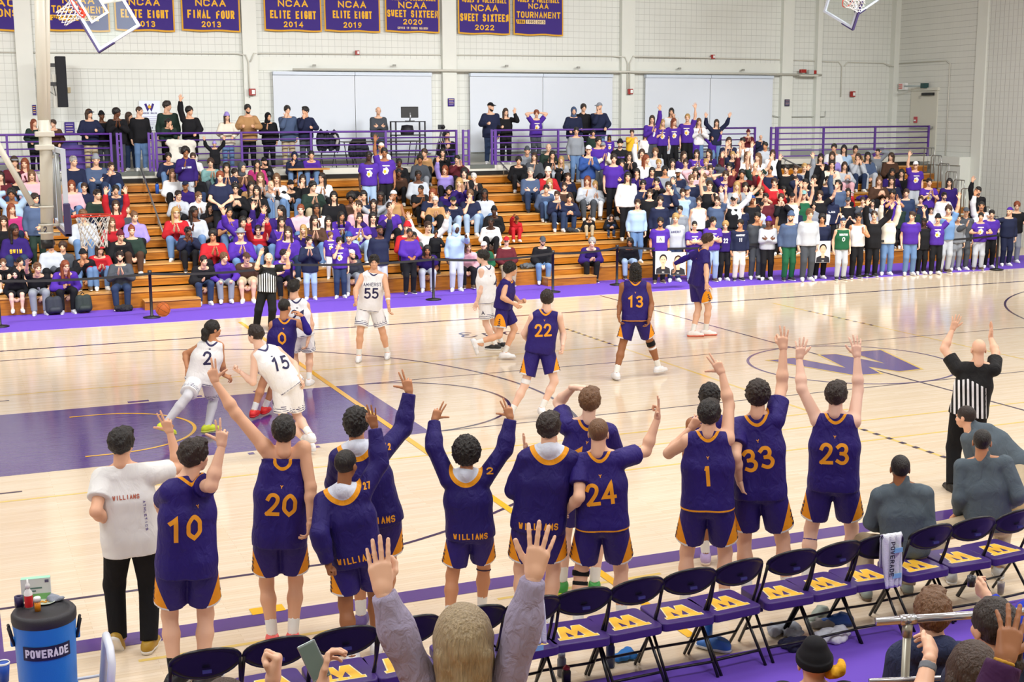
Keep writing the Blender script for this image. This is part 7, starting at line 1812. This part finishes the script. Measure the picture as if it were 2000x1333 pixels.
p = at_z(8, 1332, .37); e = empty('paper_cup', tuple(p), 0, 'blue paper cups with white rim on the cart at the left edge', 'cup'); MB().lathe([(.001, 0), (.034, 0), (.047, .14), (.001, .14)], 18).build('cup_wall', mat('cup_blue', '1c4fb0', .5), e, True); MB().lathe([(.048, .135), (.050, .142), (.046, .15), (.044, .142)], 18, cap=False).build('rim', WHT, e, True)
# ---------------------------------------------------------------- near bleacher and the spectators on it
nb = empty('bleacher', (0, -5, 0), 0, 'wooden bleacher of the near side that the closest spectators stand on', 'bleachers')
for i in range(1, 8): MB().box(-6, -.61*i, 0, 14, -.61*(i-1), .244*i).build('row_step', WO, nb)
def nz(y): return .244*max(1, min(7, int((-5-y)/.61)+1))
rl = empty('front_rail', (0, 0, 0), 0, 'silver pipe handrail in front of the closest spectators, lower right', 'handrail'); SV = mat('polished_pipe', 'c4c6cc', .22, .9)
a, b_ = at_d(1711, 1215, 6.0), at_d(2060, 1191, 6.1); MB().tube([a, b_], .0195, 16).build('top_rail', SV, rl, True)
q0, q1 = at_d(1773, 1211, 6.0), at_d(1768, 1420, 6.0); MB().tube([q0, V(q0[0], q0[1], nz(q0[1])-.0)], .019, 14).build('post', mat('pipe_aged', 'a9a698', .35, .7), rl, True)
MB().tube([q0-nrm(b_-a)*.035, q0+nrm(b_-a)*.035], .025, 14).build('pipe_fitting', SV, rl, True); MB().tube([q0-V(0, 0, .02), q0-V(0, 0, .08)], .0235, 14).build('pipe_fitting', mat('pipe_aged', 'a9a698', .35, .7), rl, True)
a2, b2 = at_d(1698, 1331, 6.0), at_d(1990, 1318, 6.1); MB().tube([a2, b2], .012, 12).build('lower_rail', SV, rl, True)
def near(label, skin_, hair, kit, dep, j, handl, handr, **k): 
    k.setdefault('fz', .5); return P_(label, skin_, hair, kit, None, j, handl, handr, mode='free', dep=dep, bottom='pants', botcol='2a2d38', **k)
FIG['lav'] = near('person with grey-blond bobbed hair and lavender knit top, both arms raised, seen from behind', '1', ('bob', '9a8768'), 'knit', 4.25,
 dict(pel=(905, 1640), neck=(905, 1338), head=(905, 1268), sl=(830, 1352), sr=(985, 1350), el=(783, 1252, -.02), wl=(748, 1158, .0), er=(1018, 1240, -.02), wr=(1042, 1128, .0)),
 ('four', (737, 1076, .03), 'A'), ('open', (1060, 1040, .02), 'A'), face=(0, 0), topcol='9b92ab', fold=22, fz=1.0, s=.86, ease=.010, hem=.06)
FIG['fist'] = near('raised fist of a spectator at the bottom edge, left of the phone', '1', ('bob', 'br'), 'tee', 4.7, dict(pel=(440, 1780), neck=(440, 1480), head=(440, 1420), sl=(365, 1500), sr=(515, 1500), el=(340, 1620, .1), wl=(380, 1560, .1), er=(530, 1440, .05), wr=(532, 1334, .05)),
 ('relax', (390, 1500), 'R'), ('fist', (548, 1262, .02), 'L'), face=(0, 0), topcol='3a3a44', fz=.75)
FIG['phone'] = near('hand of a spectator holding up a phone at the bottom edge', '1', ('bob', 'br'), 'tee', 4.7, dict(pel=(700, 1800), neck=(700, 1500), head=(700, 1440), sl=(625, 1520), sr=(775, 1520), el=(612, 1450, .05), wl=(626, 1345, .05), er=(800, 1640, .1), wr=(770, 1590, .1)),
 ('hold', (636, 1262, .06), 'R'), ('relax', (760, 1560), 'L'), face=(0, 0), topcol='6a6a78', fz=.75)
pc = at_d(613, 1292, 4.62); e = empty('mobile_phone', tuple(pc), 0, 'silver phone held up in a hand at the bottom edge', 'phone')
MB().box(-.034, -.005, -.07, .034, .005, .07).build('body', mat('phone_silver', '9aa6a8', .25, .6), e, bevel=.004); MB().box(-.03, -.0062, -.062, .03, -.0052, .062).build('screen', mat('phone_screen', '63756e', .15), e); MB().box(.008, .005, .03, .03, .009, .06).build('camera_bump', BLK, e); e.rotation_euler = (-.25, -.42, -.25)
FIG['bean'] = near('person in black beanie with a gold hood, seen from behind at the bottom edge', '2', ('beanie', 'bk'), 'coat', 7.2, dict(pel=(1590, 1510), neck=(1590, 1348), head=(1590, 1310), sl=(1530, 1362), sr=(1650, 1362), el=(1510, 1450, .1), wl=(1540, 1500, .2), er=(1670, 1450, .1), wr=(1640, 1500, .2)),
 ('relax', (1550, 1510), 'R'), ('relax', (1630, 1510), 'L'), face=(-5, 0), topcol='26242c', fz=.03, seated=1)
gh = heap('gold hood beside the black beanie', 'gold_hood', 0, 0, 0, .07, 'e5a81f', 21, 1.2, 'hood'); gh.location = tuple(at_d(1628, 1322, 7.1)); gh.parent = FIG['bean']['obj']; gh.location = tuple(np.array(gh.location)-np.array(FIG['bean']['obj'].location))
for kx in ('label', 'category'): del gh[kx]
FIG['boy'] = near('person with short light brown hair and navy puffer jacket, seen from behind under the rail', '1', ('short', 'lb'), 'coat', 6.6, dict(pel=(1820, 1480), neck=(1820, 1258), head=(1820, 1212), sl=(1765, 1290), sr=(1875, 1288), el=(1745, 1380, .1), wl=(1770, 1420, .3), er=(1890, 1380, .1), wr=(1870, 1420, .3)),
 ('relax', (1780, 1430), 'R'), ('relax', (1860, 1430), 'L'), face=(-10, 0), topcol='2c3350', hoodlump=1, fz=.3, fold=26, seated=1)
FIG['tailp'] = near('person with dark tied-back hair and a patterned scrunchie beside the large raised hand', '2', ('tail', 'db'), 'coat', 5.7, dict(pel=(1940, 1580), neck=(1945, 1296), head=(1940, 1228), sl=(1880, 1330), sr=(2015, 1328), el=(1870, 1440, .1), wl=(1890, 1480, .2), er=(2040, 1430, .1), wr=(2000, 1480, .2)),
 ('relax', (1900, 1490), 'R'), ('relax', (1990, 1490), 'L'), face=(-35, 0), topcol='34384e', fz=.5, seated=1)
FIG['brn'] = near('person with smooth brown hair, head cut by the bottom edge, left of the purple sleeve', '1', ('long', 'br'), 'coat', 5.0, dict(pel=(1900, 1700), neck=(1900, 1395), head=(1900, 1322), sl=(1825, 1430), sr=(1975, 1430), el=(1810, 1560, .1), wl=(1840, 1600, .2), er=(1990, 1560, .1), wr=(1960, 1600, .2)),
 ('relax', (1850, 1620), 'R'), ('relax', (1950, 1620), 'L'), face=(0, 0), topcol='3a3040', fz=.75, seated=1)
FIG['watch'] = near('hand with a grey wristwatch resting on the silver handrail', '1', ('short', 'br'), 'tee', 5.4, dict(pel=(1740, 1800), neck=(1740, 1520), head=(1740, 1450), sl=(1670, 1545), sr=(1812, 1540), el=(1650, 1650, .1), wl=(1680, 1690, .2), er=(1790, 1400, .1), wr=(1817, 1282, .22)),
 ('relax', (1690, 1720), 'R'), ('hold', (1832, 1192, .35), 'A'), face=(0, 0), topcol='54545e', fz=.75, wrist=[('r', .80, .035, '74777d', 'wristwatch')])
FIG['brac'] = near('large raised hand with gold bracelet and dark purple sleeve at the right edge', '4', ('bob', 'bk'), 'knit', 4.0, dict(pel=(1960, 1900), neck=(1990, 1560), head=(1990, 1490), sl=(1905, 1590), sr=(2075, 1590), el=(1905, 1470, .1), wl=(1967, 1276, .12), er=(2120, 1720, .1), wr=(2080, 1760, .2)),
 ('open', (1990, 1160, .14), 'A'), ('relax', (2060, 1790), 'L'), face=(0, 0), topcol='3b1640', fz=1.0, wrist=[('l', .985, .012, 'c9973a', 'bracelet'), ('l', .93, .006, 'e3dcc0', 'bracelet')])
FIG['blue'] = near('hand in a bright blue sleeve holding a small dark cup at the right edge', '1', ('short', 'lb'), 'knit', 7.3, dict(pel=(2070, 1420), neck=(2060, 1190), head=(2062, 1140), sl=(2010, 1200), sr=(2110, 1200), el=(1985, 1240, -.1), wl=(1930, 1168, .1), er=(2130, 1290, .1), wr=(2110, 1340, .2)),
 ('hold', (1900, 1140, .1), 'R'), ('relax', (2100, 1350), 'L'), face=(-30, 0), topcol='2438b4', fz=.03, seated=1)
p = at_d(1897, 1136, 7.35); e = empty('small_cup', tuple(p), 0, 'small dark cup held in the hand at the right edge', 'cup'); MB().lathe([(.001, -.03), (.020, -.03), (.024, .03), (.021, .03), (.001, -.02)], 14, cap=False).build('cup_wall', mat('dark_cup', '2a2c34', .3), e, True)
# ---------------------------------------------------------------- lettering on fan shirts, posters, bags
for a in (((363, 297), 'WILLIAMS', .26, .055, .33, 'e8e6ee', .012), ((1321, 426), 'AMHERST', .26, .055, .38, '3a3560', .011), ((1418, 440), '22', .14, .14, .28, 'e9e9ee', .024), ((1447, 437), 'AMHERST', .27, .05, .40, 'e9e9ee', .010), ((1447, 437), '11', .10, .11, .27, 'e9e9ee', .018),
 ((1648, 434), 'BOSTON', .24, .06, .38, 'eef2ee', .013), ((1648, 434), '0', .09, .13, .25, 'eef2ee', .024), ((73, 522), '3', .08, .12, .22, 'e9e9ee', .022), ((1554, 331), 'LAX', .2, .07, .33, 'e9e9ee', .016), ((126, 518), 'TRACK', .2, .06, .3, 'e0a030', .014), ((28, 446), 'SWIM', .24, .09, .3, 'e8b52a', .02), ((1212, 281), 'WILLIAMS', .24, .05, .34, '6a4ab0', .011), ((1626, 388), 'LAX', .2, .06, .33, 'e9e9ee', .015), ((1582, 418), 'YALE', .18, .05, .38, 'ccc6e6', .012)): 
    if a[1] not in ('YALE',): shirt_text(*a)
def portrait(label, x, y, hair, skin):
    p = at_y(x, y, 17.75); e = empty('portrait_poster', (p[0], 17.72, p[2]), -.3, label, 'poster', 'portrait posters held by standing students')
    q = lambda c, r, y0: MB().add([(c[0]+r[0]*math.cos(2*PI*i/24), y0, c[1]+r[1]*math.sin(2*PI*i/24)) for i in range(24)], [tuple(range(24))])
    MB().box(-.2, -.004, -.29, .2, .004, .29).build('sheet', mat('poster_sheet', 'e6e7ee', .6), e)
    MB().add([(-.19, -.006, -.285), (.19, -.006, -.285), (.17, -.006, -.15), (.07, -.006, -.10), (-.07, -.006, -.10), (-.17, -.006, -.15)], [tuple(range(6))]).build('printed_jersey', mat('poster_black', '1d1d28', .6), e)
    MB().add([(-.045, -.0065, -.16), (.045, -.0065, -.16), (.045, -.0065, -.05), (-.045, -.0065, -.05)], [(0, 1, 2, 3)]).build('printed_neck', m_skin(skin), e)
    q((0, .10), (.098, .115), -.0068).build('printed_hair', m_hair(hair), e); q((0, .055), (.08, .115), -.0074).build('printed_face', m_skin(skin), e)
    for s in (-1, 1): q((s*.032, .075), (.013, .006), -.008).build('printed_eye', M_EYE, e)
    q((0, -.005), (.024, .006), -.008).build('printed_mouth', M_LIP, e); text_flat('lettering', '33', .06, .035, lambda u, v: (u, -.0075, -.24+v), WHT, e, lw=.007)
portrait('white portrait poster of a dark-haired person, held left of the second poster', 1294, 513, 'bk', '1'); portrait('white portrait poster held just left of the player with outstretched arm', 1323, 515, 'br', '1'); portrait('white portrait poster held right of the grey sweatshirt student', 1606, 492, 'bk', '1')
p = at_y(1291, 468, 17.7); e = empty('letter_sign', (p[0], 17.72, p[2]), -.3, 'small white sign with the letter A held by the student in purple', 'sign'); MB().box(-.10, -.003, -.08, .10, .003, .08).build('sheet', WHT, e); text_flat('lettering', 'A', .08, .09, lambda u, v: (u, -.0045, v), mat('ink_navy', '2a2a48', .5), e, lw=.014)
def on_row(x, y, i, back=.25): p = at_y(x, y, row_y(i)+back); return p[0], row_y(i)+back, row_z(i)
for lb, nmx, x, y, i, r, c, ct in (('dark jacket heaped on the bleacher seat below the two standing fans in purple tees', 'heaped_jacket', 695, 375, 8, .26, '24252b', 'jacket'), ('dark bag on the bleacher beside the blond person in a red sweater', 'heaped_bag', 331, 440, 5, .16, '1c1c22', 'bag'),
  ('dark coat and bag beside the fans in navy right of the middle aisle', 'heaped_coat', 1120, 447, 4, .2, '2b2d33', 'coat'), ('pale cloth bag on the bleacher next to the dark coat', 'heaped_bag', 1130, 452, 4, .13, 'c9b79c', 'bag'), ('purple garment lying on the seats below the seated girls at upper right', 'heaped_garment', 1690, 372, 6, .22, '3f2a86', 'garment'),
  ('grey and dark bag beside the man in maroon sweater at the foot of the aisle', 'heaped_bag', 1032, 535, 1, .2, '595d60', 'bag'), ('white plastic bag on the top bleacher by the left aisle', 'plastic_bag', 318, 372, 9, .15, 'e3e6ea', 'bag')):
    heap(lb, nmx, *on_row(x, y, i), r, c, int(x), .8, ct)
def backpack(label, x, y, Y, z, c):
    p = at_y(x, y, Y); e = empty('backpack', (p[0], Y, z), .2, label, 'backpack'); f = Field(.05); f.grp([cone((-.08, 0, .12), (-.08, .02, .32), .11, .10), cone((.08, 0, .12), (.08, .02, .32), .11, .10)], [(V(0, 0, .0), V(0, 0, -1))]); link('pack_body', mesh_np('pack_body', [(*skin(f, .02), 0)]), [mat('pack_'+c, c, .8)], e)
    f = Field(.03); f.grp([cone((-.07, -.09, .12), (.07, -.09, .12), .07, .07)]); link('front_pocket', mesh_np('front_pocket', [(*skin(f, .018), 0)]), [mat('pack2_'+c, c, .7)], e); MB().tube([(-.04, .06, .42), (0, .06, .47), (.04, .06, .42)], .012, 6).build('grab_loop', BLK, e, True)
backpack('dark green backpack on the runner at the foot of the left bleachers', 163, 585, 19.75, .012, '26302e'); backpack('dark grey backpack on the runner between the seated children at left', 105, 590, 19.75, .012, '2a2f3a')
p = at_z(238, 606, .012); heap('black jacket on the floor between the feet of the man in plaid', 'heaped_jacket', p[0], 19.7, .012, .2, '1d1d22', 33, .7, 'jacket')
p = at_y(307, 370, row_y(9)+.2); e = empty('water_flask', (p[0], row_y(9)+.2, row_z(9)), 0, 'tall blue flask on the top bleacher beside the left aisle', 'flask'); MB().lathe([(.001, 0), (.05, 0), (.05, .22), (.035, .26), (.001, .26)], 14).build('body', mat('flask_blue', '2458b8', .35), e, True); MB().lathe([(.036, .26), (.036, .31), (.001, .31)], 12).build('cap', BLK, e, True)
p = at_y(352, 285, 26.28); f = Field(.06); f.grp([cone((-.3, 0, .55), (.34, 0, .5), .10, .10), cone((-.25, -.02, .1), (.3, -.02, .08), .13, .15), cone((-.2, 0, .5), (-.15, 0, .1), .12, .14), cone((.25, 0, .5), (.28, 0, .1), .12, .14)]); f.noise = bump_noise(.015, 28)
o = link('hung_coat', mesh_np('hung_coat', [(*skin(f, .02), 0)]), [mat('coat_cream', 'dcd8cc', .9, bump=.5, bscale=14)]); o.scale = (1, .6, 1); o.location = (p[0], 26.22, 3.14); tag(o, 'cream coat hung over the rail below the person in the dark green sweater', 'coat')
p = at_y(860, 245, 26.75); e = empty('video_camera', (p[0], 26.7, 2.9), 0, 'black video camera on a tripod beside the seated long-haired operator', 'camera')
for a in (0, 2.1, 4.2): MB().tube([(0, 0, 1.05), (.32*math.cos(a), .32*math.sin(a), 0)], .014, 6).build('tripod_leg', mat('tripod_grey', '8b8b95', .4, .5), e, True)
MB().box(-.06, -.16, 1.08, .06, .12, 1.22).build('camera_body', BLK, e, bevel=.01); MB().tube([(0, -.16, 1.15), (0, -.26, 1.15)], .045, 12).build('lens', BLK, e, True)
